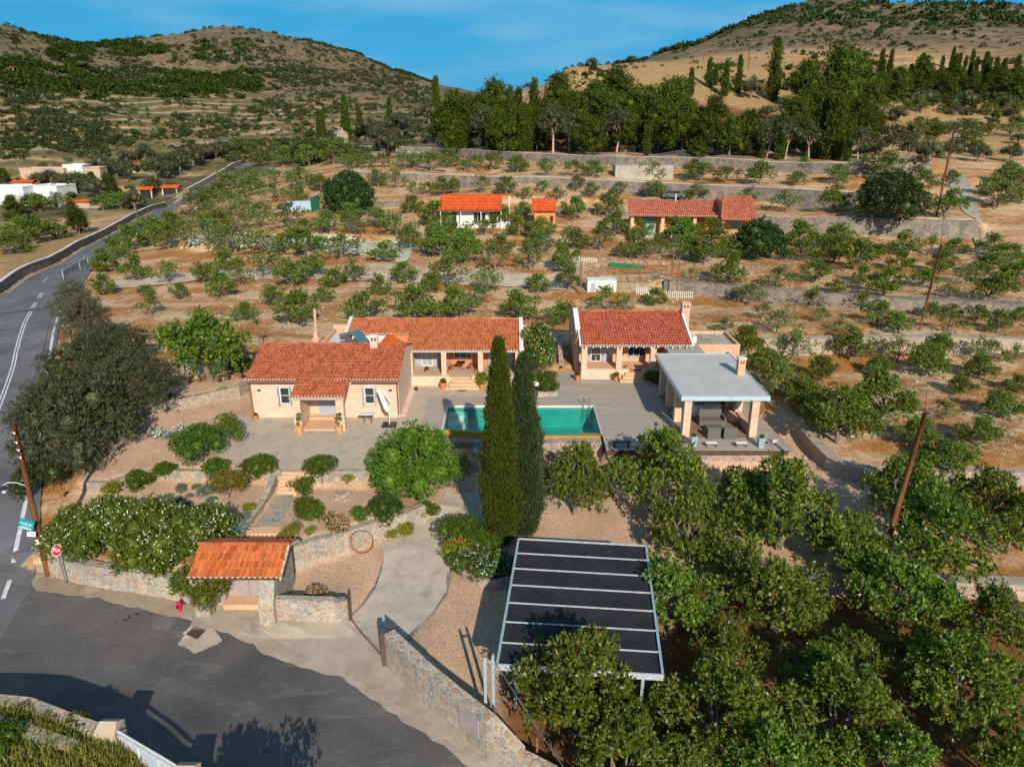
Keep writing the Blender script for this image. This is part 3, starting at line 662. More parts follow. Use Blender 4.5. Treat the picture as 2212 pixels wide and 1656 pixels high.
M['grey'] = leafmat('grey_leaf', [(.10,.15,.11),(.16,.21,.16),(.22,.27,.21)], .15, .7, .12)
M['rust'] = leafmat('rust_leaf', [(.12,.075,.012),(.20,.115,.016),(.16,.14,.02),(.10,.12,.015)], .22, .55, .1)
M['scrub'] = leafmat('scrub_leaf', [(.016,.030,.008),(.034,.052,.014),(.06,.075,.025)], .05, .8, .35, .1)
M['hedge'] = leafmat('hedge_leaf', [(.055,.095,.006),(.10,.155,.012),(.15,.21,.022)], .25, .4, .1)
M['white_petal'] = plain('white_petal', (.75,.74,.66), .6, .08)
M['pink_petal'] = plain('pink_petal', (.75,.30,.26), .6, .3, 20)
M['red_petal'] = plain('red_petal', (.62,.03,.03), .5, .2)
M['blue_petal'] = plain('blue_petal', (.45,.62,.72), .6, .2)
M['yellow_petal'] = plain('yellow_petal', (.72,.50,.04), .6, .2)
M['orange_petal'] = plain('orange_petal', (.75,.22,.03), .6, .2)

def orchard_kind(seed, mat, n1=10, L=.21, Wd=.125, per=74, k=8, red=True, R0=1.45):
    rs = np.random.RandomState(seed); lobes = []
    for i in range(n1):
        a = 2*math.pi*i/n1+rs.uniform(-.3, .3); q = R0*rs.uniform(.72, 1.12)
        lobes.append((q*math.cos(a), q*math.sin(a), rs.uniform(1.0, 2.0), rs.uniform(.5, .82)))
    for i in range(5):
        a = rs.uniform(0, 6.28); q = rs.uniform(.1, .75); lobes.append((q*math.cos(a), q*math.sin(a), rs.uniform(1.9, 2.7), rs.uniform(.5, .8)))
    T, O = lobe_pts(lobes, per, rs, .35, .8, .5)
    pieces = [(*tufts(T, O, k, L, Wd, rs, .8, 1.15, .2, .05), mat)]
    trunk = limb_mb(lobes, rs, fork=rs.uniform(.55, .85), lean=(rs.uniform(-.2,.2), rs.uniform(-.2,.2)), r0=.12).build('trunk', M['bark'])
    if red:
        i = rs.choice(len(T), 30, False); pieces.append((*tufts(T[i]+O[i]*.08, O[i], 5, L*.7, Wd*.75, rs, 1, .8, .3, .04), M['leaf_red']))
    return Kind('pistachio_tree', [('crown', multi('crown', pieces)), ('trunk', trunk)])
OK_NEAR = [orchard_kind(20+i, M['leaf'], n1=rnd.randint(9, 12), k=9, per=118, L=.155, Wd=.098) for i in range(5)]
OK_MID = [orchard_kind(40+i, M['leaf'], n1=rnd.randint(7, 11), red=False, k=7) for i in range(4)]
OK_FAR = [orchard_kind(60+i, M['leaf_dull'], n1=rnd.randint(7, 11), red=False, k=6, per=66, L=.23, Wd=.13) for i in range(4)]
OK_THIN = [orchard_kind(80+i, M['leaf_dull'], n1=rnd.randint(5, 8), red=False, per=40, k=6, R0=1.5) for i in range(3)]
ORD = ['zero','first','second','third','fourth','fifth','sixth','seventh','eighth','ninth','tenth','eleventh','twelfth','thirteenth','fourteenth','fifteenth','sixteenth','seventeenth','eighteenth','nineteenth']
def GC(px, py, h):       # foot of a tree whose crown centre, h above the ground, is seen at this spot
    a, b, c_ = ray(px, py); X = a*_tt; Y = b*_tt; Z = HC+c_*_tt
    k = int(np.argmax(Z-Hs(X, Y)-h < 0)); t = _tt[k]; return (a*t, b*t, float(Hs(a*t, b*t)))
def ordw(i):
    if i < 20: return ORD[i]
    t = {2:'twenty',3:'thirty',4:'forty',5:'fifty',6:'sixty',7:'seventy',8:'eighty',9:'ninety'}[i//10]
    return (t[:-1]+'ieth') if i % 10 == 0 else t+'-'+ORD[i % 10]
def depth(p): return p[1]*cT-(p[2]-HC)*sT
def orchard(desc, items, kinds, adj='leafy green', zs=1.):
    """items: (zoom, x, y, crown width) at the foot of each trunk"""
    rows = sorted([(zf(x, y), w) for zf, x, y, w in items], key=lambda r_: r_[0][0])
    for i, ((px, py), w) in enumerate(rows, 1):
        p = G(px, py); wd = w*.3514*depth(p)/FPX*(1.0 if ('house' in desc and 'tiled' not in desc) or 'bungalow' in desc else 1.16)
        s = max(.5, min(2.0, wd/4.3))
        k = rnd.choice(kinds+kinds+OK_THIN); p = (p[0], p[1], p[2]-.06*s)
        k.place(p, s, f"{adj} orchard tree, {ordw(i)} from left {desc}", 'pistachio trees of the terraced orchards', sz=zs*rnd.uniform(.78,1.15)/max(1, s**.35)).rotation_euler = (rnd.uniform(-.09,.09), rnd.uniform(-.09,.09), rnd.uniform(0, 6.28))
def L_(zf, s): return [(zf, *map(float, q.split(','))) for q in s.split()]
def near(desc, items, kinds):
    for i, (x, y, w, *r_) in enumerate(sorted(items), 1):
        p = GC(x, y, 1.9); s = w*depth(p)/FPX/3.75
        k = kinds[i % len(kinds)]; o = k.place((p[0], p[1], p[2]-.06), s, f"leafy green orchard tree, {ordw(i)} from left {desc}", 'pistachio trees of the terraced orchards', sz=(r_[0] if r_ else 1.12)*rnd.uniform(.92,1.08)/max(1, s**.3))
near('on gravel below the house deck', [(1243,1050,150,1.35),(1420,1035,215),(1592,1090,160),(1690,1120,235),(1838,1165,160),(1478,1135,165),(1570,1180,130)], OK_NEAR)
near('in the lowest orchard beside the shade roof', [(1455,1300,205),(1680,1290,225),(1940,1290,215),(2140,1330,170),(1560,1530,235),(1820,1535,235),(2080,1500,250),(2215,1640,180),(1425,1480,120),(1340,1625,200),(1570,1395,160),(1830,1405,150),(1760,1420,140),(1995,1410,180),(1380,1560,120),(1930,1640,220),(1690,1650,220),(1480,1650,180)], OK_NEAR)
near('under the curved wall at the right edge', [(2027,1166,225),(2190,1130,150),(1950,1050,150),(2135,1065,150)], OK_NEAR)
orchard('on the sandy terrace right of the pavilion', L_(Z6, '1065,1250,430 1530,1265,240 1720,1420,340 1935,1270,260 1330,1115,400 1720,1100,200 2085,1100,270 1310,830,150 1610,835,250 1820,945,170 2170,935,160 960,860,170 1925,850,210'), OK_NEAR)
orchard('right of the pavilion roof, in its dense row', L_(Z6, '480,720,250 610,870,270 730,960,260 860,1030,290 960,1130,300'), OK_NEAR)
orchard('along the foot of the pale stone wall', L_(Z6, '775,748,260 1140,742,220 1430,750,210 1700,720,170 2000,760,260 2150,760,150'), OK_MID+OK_THIN)
orchard('on the terrace between the two long right walls', L_(Z6, '365,575,160 605,487,140 690,577,180 1065,572,140 960,505,90 1310,515,200 1440,572,170 1745,572,180 2050,572,160 1915,500,150 2190,500,90 520,400,230 900,410,160 1215,430,150 1640,480,120 1760,470,120'), OK_THIN+OK_MID)
orchard('above the long right wall', L_(Z6, '160,250,110 380,275,230 685,297,230 930,258,200 1045,325,120 1230,275,170 1345,343,220 1580,290,180 1740,370,160 1860,275,160 2000,372,250 2160,300,260 1985,215,200 1450,190,150 1165,185,230 1690,205,160'), OK_MID)
orchard('in the shaded row below the green shuttered house', L_(Z6, '840,130,240 1040,135,240 1300,125,170 250,150,230 80,130,200 1450,95,200 1620,100,200 1780,100,180 2120,150,200 2000,100,180')+L_(Z3, '850,1530,250 1050,1530,240 1300,1590,160 280,1470,250 120,1520,220'), OK_MID)
orchard('in the front row behind the tiled houses', L_(Z5, '150,490,270 460,480,290 720,485,280 1100,490,260 1360,520,210 1640,430,230 1930,400,150 1750,430,130')+L_(Z4, '1830,525,290 930,465,180 1500,490,170 1110,365,120 1370,355,180 1690,400,150 1980,385,150 640,340,150 900,350,110'), OK_MID, 'rounded green')
orchard('in the second row behind the tiled houses', L_(Z5, '90,255,160 250,335,140 400,260,170 560,330,150 670,292,260 900,340,200 1215,320,170 1400,310,170 840,400,180')+L_(Z4, '640,195,180 830,250,180 1035,262,190 1250,272,150 1490,275,150 1665,222,250 1790,300,190 1900,232,210 2050,285,170 2180,245,150 1400,190,200'), OK_MID)
orchard('in front of the pale green court', L_(ZB, '540,1320,560 840,1380,380 1180,1400,440 1560,1390,380 2010,1450,430')+L_(Z5, '950,185,210 1170,185,220 1390,200,190 770,150,220 620,110,220 260,135,200'), OK_THIN+OK_MID, 'airy green')
orchard('beside the railing of the main road', L_(Z1, '690,1600,200 810,1545,210 900,1500,220 1040,1440,210 1040,1530,200 1150,1390,200 1300,1350,190 1250,1430,200 1350,1440,180 1120,1480,200'), OK_MID)
orchard('between the pale green court and the parked van', L_(Z1, '1440,1420,200 1590,1405,160 1750,1400,250 1870,1450,160 2010,1440,180 2170,1430,130 1230,1290,200 1330,1250,200 1400,1300,180 1500,1330,170')+L_(Z2, '60,1370,160 230,1400,190 100,1455,140 350,1460,240'), OK_FAR)
orchard('on the slope above the parked van', L_(Z1, '1410,1170,200 1560,1200,200 1690,1240,200 1830,1265,140 1480,1260,190 1600,1330,160 1420,1100,200 1520,1110,200 1700,1135,220 1840,1155,200 1970,1172,170 2150,1170,200'), OK_FAR)
orchard('around the orange roofed bungalow', L_(Z2, '450,1315,160 600,1400,260 430,1530,220 560,1560,220 830,1345,160 1020,1400,210 890,1450,160 700,1500,260 780,1570,220 1000,1560,200 1100,1450,160 1220,1560,240 1440,1350,190 1430,1530,230 1640,1330,210 1680,1450,240 1600,1540,260 1240,1470,260 740,1320,150 1130,1330,140'), OK_FAR+OK_MID)
orchard('in front of the green shuttered house', L_(Z2, '1860,1480,160 1900,1590,210 2070,1500,210 2160,1590,200 1780,1590,220 1960,1560,170')+L_(Z3, '170,1600,200 390,1590,230'), OK_MID)
orchard('on the terrace behind the two small houses', L_(Z2, '350,1160,160 460,1216,140 545,1192,120 640,1200,170 700,1192,130 865,1188,150 1020,1192,170 1130,1242,150 1250,1182,110 1335,1242,160 1460,1172,120 1545,1208,120 1720,1192,110 1660,1252,130 1930,1212,190 2160,1232,140 230,1155,150 80,1150,170'), OK_FAR)
orchard('in the open row below the upper right wall', L_(Z3, '205,1232,180 500,1262,170 750,1302,210 1035,1302,210 1600,1302,140 1730,1346,210'), OK_MID)
orchard('on the highest terrace, under the forest', L_(Z2, '30,1030,130 110,1032,130 190,1042,140 265,1036,120 380,1052,150 450,1032,110 560,1057,200 670,1032,140 765,1056,100 830,1032,110 930,1047,160 1090,1057,170 1265,1077,120 1440,1082,130 1555,1087,160 1925,1107,160 2170,1100,150')+L_(Z3, '225,1112,170 380,1122,170 590,1132,200 810,1142,140 1060,1122,170 1095,1157,90 870,1052,110 1200,1052,140 1340,1100,260 1545,1142,160 1640,1162,140 1750,1152,120'), OK_FAR)
orchard('in the thick orchard by the small chapel', L_(Z1, '1600,1020,250 1740,1020,250 1900,1022,250 2050,1012,220 2190,1012,160 1450,1000,170 1560,960,200 1700,960,220 1850,960,220 2000,960,200 2100,950,150 1480,930,170'), OK_FAR)
orchard('on the slope terraces at the far right', L_(Z3, '1350,700,260 1550,690,260 1750,700,220 1200,680,170 1560,835,160 1660,835,160 1850,825,210 2000,842,180 2130,842,190 1600,945,210 1850,935,190 1990,710,170 2150,720,210 1450,630,200 1650,640,200 1850,650,200 2050,660,190'), OK_FAR)
orchard('right of the steep concrete track', L_(Z3, '2010,1205,160 2150,1175,210 2050,1275,260 2190,1255,130 2100,1130,170'), OK_FAR)
orchard('in the field left of the main road', L_(Z1, '60,1560,330 220,1500,260 330,1470,200 120,1480,260 250,1300,200 360,1290,200 640,1290,240 740,1280,240'), OK_MID)
t = orchard_kind(99, M['leaf'], n1=13, k=10, per=170, L=.145, Wd=.09)
t.place(GC(1240,1490,2.2), 1.3, 'leafy tree growing through the bottom edge of the black shade roof', sz=1.2)
t = orchard_kind(98, M['leaf'], n1=13, k=9, per=120, L=.15, Wd=.1, R0=1.4)
t.place(G(*Z4(1300,870)), 1.75, 'tallest bushy green tree left of the tiled cottage', sz=1.15)

# ------------------------------------------------------------------ other trees and shrubs
def blob(name, lobes, mat, seed, per=60, k=8, L=.16, Wd=.09, lo=.7, trunk=None, flat=1., extra=None, cat='shrub', cor=.72, part='foliage', up=.25, out=.7, sp=.9, under=.35):
    rs = np.random.RandomState(seed); T, O = lobe_pts(lobes, per*1.35, rs, lo, flat, .7)
    V, F = tufts(T, O, k, L*1.1, Wd*1.15, rs, out, sp, up, L*.3)
    if cor: V, F = join([(V, F), core(lobes, min(cor, .66)*.86, flat=flat)])
    pieces = [(V, F, mat)]
    for (pn, m2, n2, k2, l2, w2) in (extra or []):
        i = rs.choice(len(T), min(n2, len(T)), False); i = i[O[i][:, 2] > -.2]
        pieces.append((*tufts(T[i]+O[i]*l2*.8, O[i], k2, l2, w2, rs, .6, 1.4, .2, l2*.4), m2))
    ps = [(part, multi(part, pieces))]
    if trunk: ps.append(('trunk', trunk.build('trunk', M['bark'])))
    return Kind(name, ps, cat)
def lobes_in(n, rx, ry, z0, z1, r0, r1, seed):
    r_ = np.random.RandomState(seed); o = []
    for i in range(n):
        a = 2*math.pi*i/n*1.618*2; q = math.sqrt((i+.5)/n)
        o.append((rx*q*math.cos(a), ry*q*math.sin(a), z1-(z1-z0)*q**1.6*r_.uniform(.6, 1.1), r_.uniform(r0, r1)))
    return o
def put(kind, at, s, label, group=None, **kw):
    p = G(*at) if len(at) == 2 else at
    return kind.place((p[0], p[1], p[2]-.03), s, label, group, **kw)
# olives by the road
lb = lobes_in(19, 2.45, 2.3, 1.15, 3.9, .8, 1.2, 3); rs = np.random.RandomState(3)
ol = blob('olive_tree', lb, M['olive'], 5, 130, 9, .17, .05, .6, limb_mb(lb, rs, fork=1.0, r0=.22, twigs=2), cat='tree', part='crown', cor=.55)
ol.place(G(180,990), 1.28, 'biggest dark olive tree, between the main road and the gravel garden')
lb2 = lobes_in(13, 2.4, 2.0, 1.7, 3.6, .8, 1.2, 8)
ol2 = blob('olive_tree', lb2, M['olive'], 6, 90, 9, .17, .05, .6, limb_mb(lb2, rs, fork=1.0, r0=.2, twigs=2), cat='tree', part='crown', cor=.5)
ol2.place(G(305,905), 1.15, 'olive tree with a bare dark trunk, behind the largest olive')
ol2.place(G(205,850), 1.1, 'olive tree standing just above the largest olive at the road edge')
ol2.place(G(255,800), .95, 'smaller olive tree between the road olives and the tall bushy tree')
tm = blob('tamarisk_tree', lobes_in(12, 1.5, 1.7, 1.2, 4.4, .7, 1.05, 9), M['tamarisk'], 7, 90, 10, .22, .035, .5, limb_mb(lobes_in(5, 1.2, 1.2, 2, 4, .6, .8, 9), rs, fork=1.0, r0=.14), cat='tree', part='crown', cor=.4, up=.6)
tm.place(G(168,705), 1.0, 'feathery brownish tree at the road edge, farthest of the brownish pair')
tm.place(G(200,765), 1.15, 'feathery brownish tree at the road edge, nearer one of the brownish pair')
# big dense tree in front of the terrace
lb = [(x+.35*math.sin(i*2.1), y+.3*math.cos(i*1.7), z-.25*(i % 3), r_*(.75+.13*(i % 4))) for i, (x, y, z, r_) in enumerate(lobes_in(22, 2.15, 2.0, 1.0, 4.1, .6, 1.05, 12))]
M['leaf_fresh'] = leafmat('fresh_green_leaf', [(.040,.095,.005),(.085,.16,.010),(.14,.22,.018),(.19,.27,.03)], .28, .45, .02)
bt = blob('carob_tree', lb, M['leaf_fresh'], 8, 130, 9, .15, .065, .6, limb_mb(lb, rs, fork=.8, r0=.2, twigs=1), cat='tree', part='crown', cor=.66)
put(bt, (905,1075), 1.1, 'large dense bright green tree at the edge of the flagstone terrace')
# dark dense carobs in the orchards
cb = blob('dark_tree', lobes_in(14, 2.6, 2.2, 1.1, 2.9, .9, 1.3, 14), M['olive_dark'], 9, 60, 9, .24, .11, .65, limb_mb(lobes_in(4, 1.5, 1.5, 2, 2.6, .6, .8, 9), rs, fork=.8, r0=.2, twigs=1), cat='tree', part='crown', cor=.7)
for at, s, l in ((Z3(1370,1340),1.75,'broad dark green tree on the terrace left of the concrete track'), (Z3(570,1590),1.35,'broad dark green tree in front of the green shuttered house'),
                 (Z1(2150,1300),1.75,'broad dark green tree left of the orange roofed bungalow'), (Z1(1900,1000),1.6,'broad dark green tree below the small stone chapel')):
    put(cb, at, s, l)
# cypresses
def cyp(seed, h, r, dens, L, Wd, mat=None, prof=None):
    rs = np.random.RandomState(seed); n = int(dens*h*r*6.28)
    z = rs.rand(n)**1.15; pf = prof or (lambda t: np.interp(t, [0,.08,.2,.35,.5,.65,.8,.9,.96,1], [.55,.86,1,.93,.80,.63,.43,.26,.14,.03]))
    a = rs.uniform(0, 6.28, n); lump = 1+.15*np.sin(a*3+z*17)+.11*np.sin(a*5-z*31)+.07*np.sin(z*60)+.10*np.sin(z*11+seed*2+a)
    q = r*pf(z)*lump*rs.uniform(.82, 1.05, n)*np.where(rs.rand(n) < .04, 1.22, 1.)
    T = np.stack([q*np.cos(a), q*np.sin(a), z*h], -1); O = np.stack([np.cos(a), np.sin(a), np.full(n, .35)], -1)
    V, F = tufts(T, unit(O), 6, L, Wd, rs, .55, .6, .95, L*.4)
    nn = 10; zz = np.linspace(0, 1, 14); CV = []; 
    for t in zz:
        for j in range(nn): p = 6.283*j/nn; qq = float(r*pf(np.array(t))*.8)*(1+.16*math.sin(p*3+t*17)+.1*math.sin(p*5-t*31)); CV.append((qq*math.cos(p), qq*math.sin(p), t*h*.98))
    CF = [(i*nn+j, i*nn+(j+1) % nn, (i+1)*nn+(j+1) % nn, (i+1)*nn+j) for i in range(13) for j in range(nn)]
    V, F = join([(V, F), (np.array(CV), np.array(CF))])
    return Kind('cypress_tree', [('crown', npmesh('crown', V, F, mat or M['cypress'])), ('trunk', MB().tube([(0,0,-.6),(0,0,h*.4)], [r*.18, r*.1], 8).build('trunk', M['bark']))])
cyp(1, 11.35, .86, 200, .2, .06).place((-.65,33.98,-1.55), 1, 'tallest slender cypress in front of the swimming pool')
cyp(2, 9.9, .88, 170, .24, .06, leafmat('cypress_leaf_dull', [(.024,.042,.010),(.045,.066,.018),(.07,.09,.028)], .1, .7, .05)).place((.60,35.1,-1.55), 1.02, 'shorter greyer cypress right behind the tallest cypress')
CF = [cyp(5+i, 10, (.8,1.0,.65)[i], 9, .75, .28) for i in range(3)]
# ------------------------------------------------------------------ far trees
def far_kind(name, seed, mat, n, rx, z0, z1, r0, r1, per, L, Wd, r_t, fork, barkm=None, cor=.6, sway=0):
    rs = np.random.RandomState(seed); lb = lobes_in(n, rx, rx, z0, z1, r0, r1, seed)
    V, F = tufts(*lobe_pts(lb, per, rs, .6, .85, .5), 5, L, Wd, rs, .6, 1.2, .2, L*.5)
    if cor: V, F = join([(V, F), core(lb, cor)])
    return Kind(name, [('crown', npmesh('crown', V, F, mat)), ('trunk', limb_mb(lb[:6], rs, fork=fork, r0=r_t, twigs=0, lean=(sway, 0)).build('trunk', barkm or M['bark']))])
PINES = [far_kind('pine_tree', 100+i, M['pine'], 22, 2.9, 1.3, 9.2, 1.1, 1.8, 16, .62, .26, .25, 2.5) for i in range(3)]
EUCS = [far_kind('eucalyptus_tree', 110+i, M['euc'], 15, 2.6, 4.0, 9.0, .9, 1.5, 14, .6, .2, .2, 3.6, M['bark_pale'], .45, .5) for i in range(2)]
OLF = [far_kind('olive_tree', 120+i, M['olive'], 9, 2.0, 1.6, 3.3, .8, 1.1, 30, .4, .12, .2, 1.) for i in range(2)]
def far(kind_list, x, yt, yb, label, group=None, base_h=10, wide=1.):
    p = G(x, yb); t = PY(x, yt, p[1]); h = max(1.5, t[2]-p[2]); s = h/base_h
    k = rnd.choice(kind_list); r = k.place((p[0], p[1], p[2]-.1), s, label, group); r.scale = (s*wide, s*wide, s); return r
FOR = 'mixed forest trees on the slope behind the highest wall'
pines = '987,188,316 1015,216,318 1064,166,309 1205,150,264 1279,168,281 1279,250,335 1331,140,250 1374,182,309 1437,168,316 1472,210,335 1507,290,345 1455,158,300 1518,238,338 1574,245,338 1732,122,246 1803,88,246 1838,104,228 1750,182,263 1936,140,211 1985,115,197 1240,190,300 1160,230,326 1350,230,328 1420,215,330 1100,215,318 1030,230,320 975,235,318 1310,190,300 1400,180,290 1540,200,300 1610,230,335 1780,170,300 1720,200,300 1880,170,250 1850,200,300 2195,150,230 2150,180,220'
_pr = random.Random(5); pin2 = ''; pin3 = ''
_prof = [(940,235),(960,205),(1010,190),(1064,172),(1110,195),(1200,158),(1280,172),(1330,160),(1400,185),(1440,170),(1500,215),(1560,245),(1620,250)]
for _i in range(46):
    _x = _pr.uniform(950, 1630); _b = _pr.uniform(262, 332); _t = max(float(np.interp(_x, *zip(*_prof)))+8, _b-_pr.uniform(58, 100)); pin2 += f' {_x:.0f},{_t:.0f},{_b:.0f}'
for _i in range(18): _x = _pr.uniform(1640, 1900); _b = _pr.uniform(270, 335); pin3 += f' {_x:.0f},{_b-_pr.uniform(50,80):.0f},{_b:.0f}'
def lst(s): return sorted([tuple(map(float, q.split(','))) for q in s.split()])
for i, (x, yt, yb) in enumerate(lst(pin2), 1): far(PINES, x, yt, yb, f'dense dark pine inside the main forest block, {ordw(i)} from its left edge', FOR, 10.5, rnd.uniform(.9, 1.2))
for i, (x, yt, yb) in enumerate(lst(pin3), 1): far(PINES, x, yt, yb, f'dark pine of the right hand forest patch, {ordw(i)} from its left edge', FOR, 10.5, rnd.uniform(.9, 1.2))
for i, (x, yt, yb) in enumerate(lst(pines), 1): far(PINES, x, yt, yb, f'bushy dark green pine, {ordw(i)} pine from left in the forest belt', FOR, 10.5, rnd.uniform(.9, 1.15))
eucs = '1050,224,323 1194,224,331 1331,226,330 1694,252,345 1746,262,345 1852,270,349 1922,260,352 1796,116,205 1230,235,331 1655,262,342 1960,290,352 1130,250,325 1290,200,290'
for i, (x, yt, yb) in enumerate(lst(eucs), 1): far(EUCS, x, yt, yb, f'airy olive-brown eucalyptus with pale trunk, {ordw(i)} of them from left', FOR, 10, 1.1)
cyps = '943,171,265 843,215,282 778,232,293 748,210,292 700,243,300 690,250,302 1101,190,290 1119,193,300 1152,176,300 1131,228,328 1075,240,326 1138,232,328 1085,242,328 1395,276,338 1490,149,207 1529,127,188 1544,141,185 1564,135,208 1592,123,201 1666,88,218 1680,155,195 1683,246,345 1760,211,342 1771,204,342 1789,207,345 1806,225,345 1827,281,349 1645,281,342 1898,109,167 1905,130,170 1919,109,160 1961,141,188 1982,119,188 2028,123,174 2052,104,153 2054,119,178 2066,116,164 2077,123,178 2091,109,171 2101,126,181 2119,116,185 2129,126,181 2140,126,195 2157,130,195 2186,123,195 2207,140,213 1215,200,290 1360,200,300 1110,235,327 1060,245,326'
for i, (x, yt, yb) in enumerate(lst(cyps), 1): far(CF, x, yt, yb, f'slim dark cypress, {ordw(i)} cypress from left on the far slope', 'slim cypresses on the far slope', 10, rnd.uniform(.8, 1.0))
ols = '1655,224,258 1666,245,300 1620,168,214 941,266,310 868,238,294 927,218,268 839,286,328 889,299,319 905,262,300 820,270,310 800,250,300 1279,123,146 1140,178,195 1990,190,235 2080,195,240 2170,200,235 2000,300,352 2050,300,345 2110,310,350 2180,310,350 1980,330,365 710,290,330 650,300,335 600,310,345 560,320,350 690,300,345 1700,225,260'+''.join(f' {_x+_pr.uniform(-8,8):.0f},{_y-_pr.uniform(18,34):.0f},{_y:.0f}' for _x, _y in [(960+k*24, 320+k*.55) for k in range(38)])
for i, (x, yt, yb) in enumerate(lst(ols), 1): far(OLF, x, yt, yb, f'low rounded grey-green tree, {ordw(i)} of these from left at the forest edge', 'low rounded trees around the forest edge', 4.2, 1.15)
# trees around the far houses left of the road
for at, s, l in ((Z1(490,1440),.62,'wind bent pine with a bare grey limb beside the road wall'), (Z1(90,1350),.66,'dark pine in front of the white flat roofed house'), (Z1(680,1210),.72,'wide yellow-green pine left of the red roofed shelter'), (Z1(30,1130),.5,'small pine behind the white flat roofed house')):
    put(PINES[rnd.randint(0, 2)], at, s*.9, l)
for i, (x, y, s) in enumerate(((430,1185,1.5),(500,1180,1.5),(560,1185,1.3),(640,1080,1.6),(720,1090,1.5),(800,1110,1.5),(960,1110,1.8),(1040,1090,1.9),(1110,1060,1.7),(1190,1020,1.8),(1250,1000,1.6),(945,1190,1.2),(1330,985,1.5),(900,1000,1.6),(780,1010,1.3),(320,1140,1.2),(250,1150,1.1),(190,1290,1.1),(600,1230,1.5),(830,1290,1.2)), 1):
    put(OLF[i % 2], Z1(x, y), s, f'silvery olive tree, {ordw(i)} from left around the roadside houses', 'olive trees around the roadside houses')
_q = random.Random(12); _a = []; _b = []; _c = []
while len(_a) < 44:
    _x = _q.uniform(1850, 2211); _y = _q.uniform(200, 345)
    if _y > 215+(_x-1850)*.05: _a.append((_x, _y-_q.uniform(20, 34), _y))
for i, (x, yt, yb) in enumerate(sorted(_a), 1): far(OLF if i % 3 else PINES, x, yt, yb, f'bushy tree of the far right slope, {ordw(i)} from left among the slope trees', 'bushy trees of the far right slope', 4.4 if i % 3 else 10.5, 1.2)
for k in range(26): _x = 1890+k*12.5; _y = _q.uniform(188, 222); _b.append((_x, _y-_q.uniform(38, 58), _y))
for i, (x, yt, yb) in enumerate(_b, 1): far(PINES, x, yt, yb, f'dark pine between the cypress row, {ordw(i)} from left on the upper right slope', 'dark pines behind the cypress row', 10.5, 1.1)
while len(_c) < 34:
    _x = _q.uniform(0, 380); _y = _q.uniform(385, 500)
    if _y < 515-_x*.32 and not (20 < _x < 250 and 395 < _y < 418): _c.append((_x, _y-_q.uniform(13, 24), _y))
for i, (x, yt, yb) in enumerate(sorted(_c), 1): far(OLF if i % 4 else PINES, x, yt, yb, f'valley tree near the white houses, {ordw(i)} from left of the valley trees', 'trees of the left valley', 4.4 if i % 4 else 10.5, 1.25)
# ------------------------------------------------------------------ hillside shrubs
rs = np.random.RandomState(77)
shr = [far_kind('hillside_shrub', 130+i, M['scrub'], 4, .7, .5, 1.0, .55, .9, 16, .5, .3, .08, .3, cor=.85) for i in range(3)]
def hill_spots(n, xr, yr, dens=None):
    o = []
    while len(o) < n:
        x = rs.uniform(*xr); y = rs.uniform(*yr); p = G(x, y)
        d = math.hypot(p[0], p[1])
        if d < 195 or d > 1040: continue
        if dens is not None and rs.rand() > dens(x, y, p): continue
        o.append(p)
    return o
def leftd(x, y, p):
    v = vnoise(np.array(p[0]), np.array(p[1]), 45., 21)+.5; w = vnoise(np.array(p[0]), np.array(p[1]), 14., 22)+.5
    return float(np.clip((v*.6+w*.6-.38)*2.6, .04, 1))
near_s = hill_spots(190, (0, 900), (205, 345), leftd)+hill_spots(110, (1180, 2211), (20, 200), leftd)
def band_labels(pts, side, k=14):
    pj = [(Vector((q[0], q[1]*sT+(q[2]-HC)*cT, depth(q)))) for q in pts]; px = [v.x/v.z for v in pj]; py = [-v.y/v.z for v in pj]
    order = sorted(range(len(pts)), key=lambda i: -py[i]); lab = {}
    for b0 in range(0, len(order), k):
        for j, i in enumerate(sorted(order[b0:b0+k], key=lambda i: px[i]), 1): lab[i] = f'dark rounded shrub, {ordw(j)} from left in the {ordw(b0//k+1)} band up the {side} hill'
    return lab
for pts, side in ((near_s[:190], 'left'), (near_s[190:], 'right')):
    lab = band_labels(pts, side)
    for i, p in enumerate(pts): shr[i % 3].place((p[0], p[1], p[2]-.1), rs.uniform(.6, 1.5), lab[i], 'rounded shrubs dotted over the dry hillsides', cat='shrub')
M['woods'] = leafmat('woodland_leaf', [(.012,.026,.004),(.030,.046,.006),(.060,.075,.010)], .05, .8, .1, .1)
def mass(name, spots, sizes, label, mat, seed, L=.7, nq=34, low=False):
    r_ = np.random.RandomState(seed); n = len(spots); Pp = np.repeat(np.array(spots), nq, 0); S = np.repeat(sizes, nq)[:, None]
    d = unit(r_.normal(size=(n*nq, 3))); d[:, 2] = np.abs(d[:, 2])
    C = Pp+d*S*np.array([1, 1, .8])*r_.uniform(.4, 1, (n*nq, 1)); A = unit(d+r_.normal(size=d.shape)*.6)
    V, F = leafquads(C, A, unit(d+r_.normal(size=d.shape)*.4), (S[:, 0]*L), S[:, 0]*L*.7)
    o = npmesh(name, V, F, mat); tag(o, label, 'shrubs', kind='stuff'); return o
sp = hill_spots(4300, (0, 940), (150, 345), leftd)+hill_spots(1500, (0, 940), (55, 160), leftd)+hill_spots(1300, (1180, 2211), (0, 200), leftd)
mass('hillside_scrub', sp, rs.uniform(.5, 1.55, len(sp))**1.2*np.clip(np.hypot(*np.array(sp)[:, :2].T)/420, .7, 1.6), 'dark green scrub covering the far hills beyond the orchards', M['scrub'], 5, nq=24)
sp = hill_spots(1350, (0, 560), (85, 215), lambda x, y, p: float(np.clip((vnoise(np.array(p[0]), np.array(p[1]), 34., 41)+.5-.42)*5, 0, 1))*(1. if 92+(x-240)**2*.0009 < y < 190+x*.03 else .12))
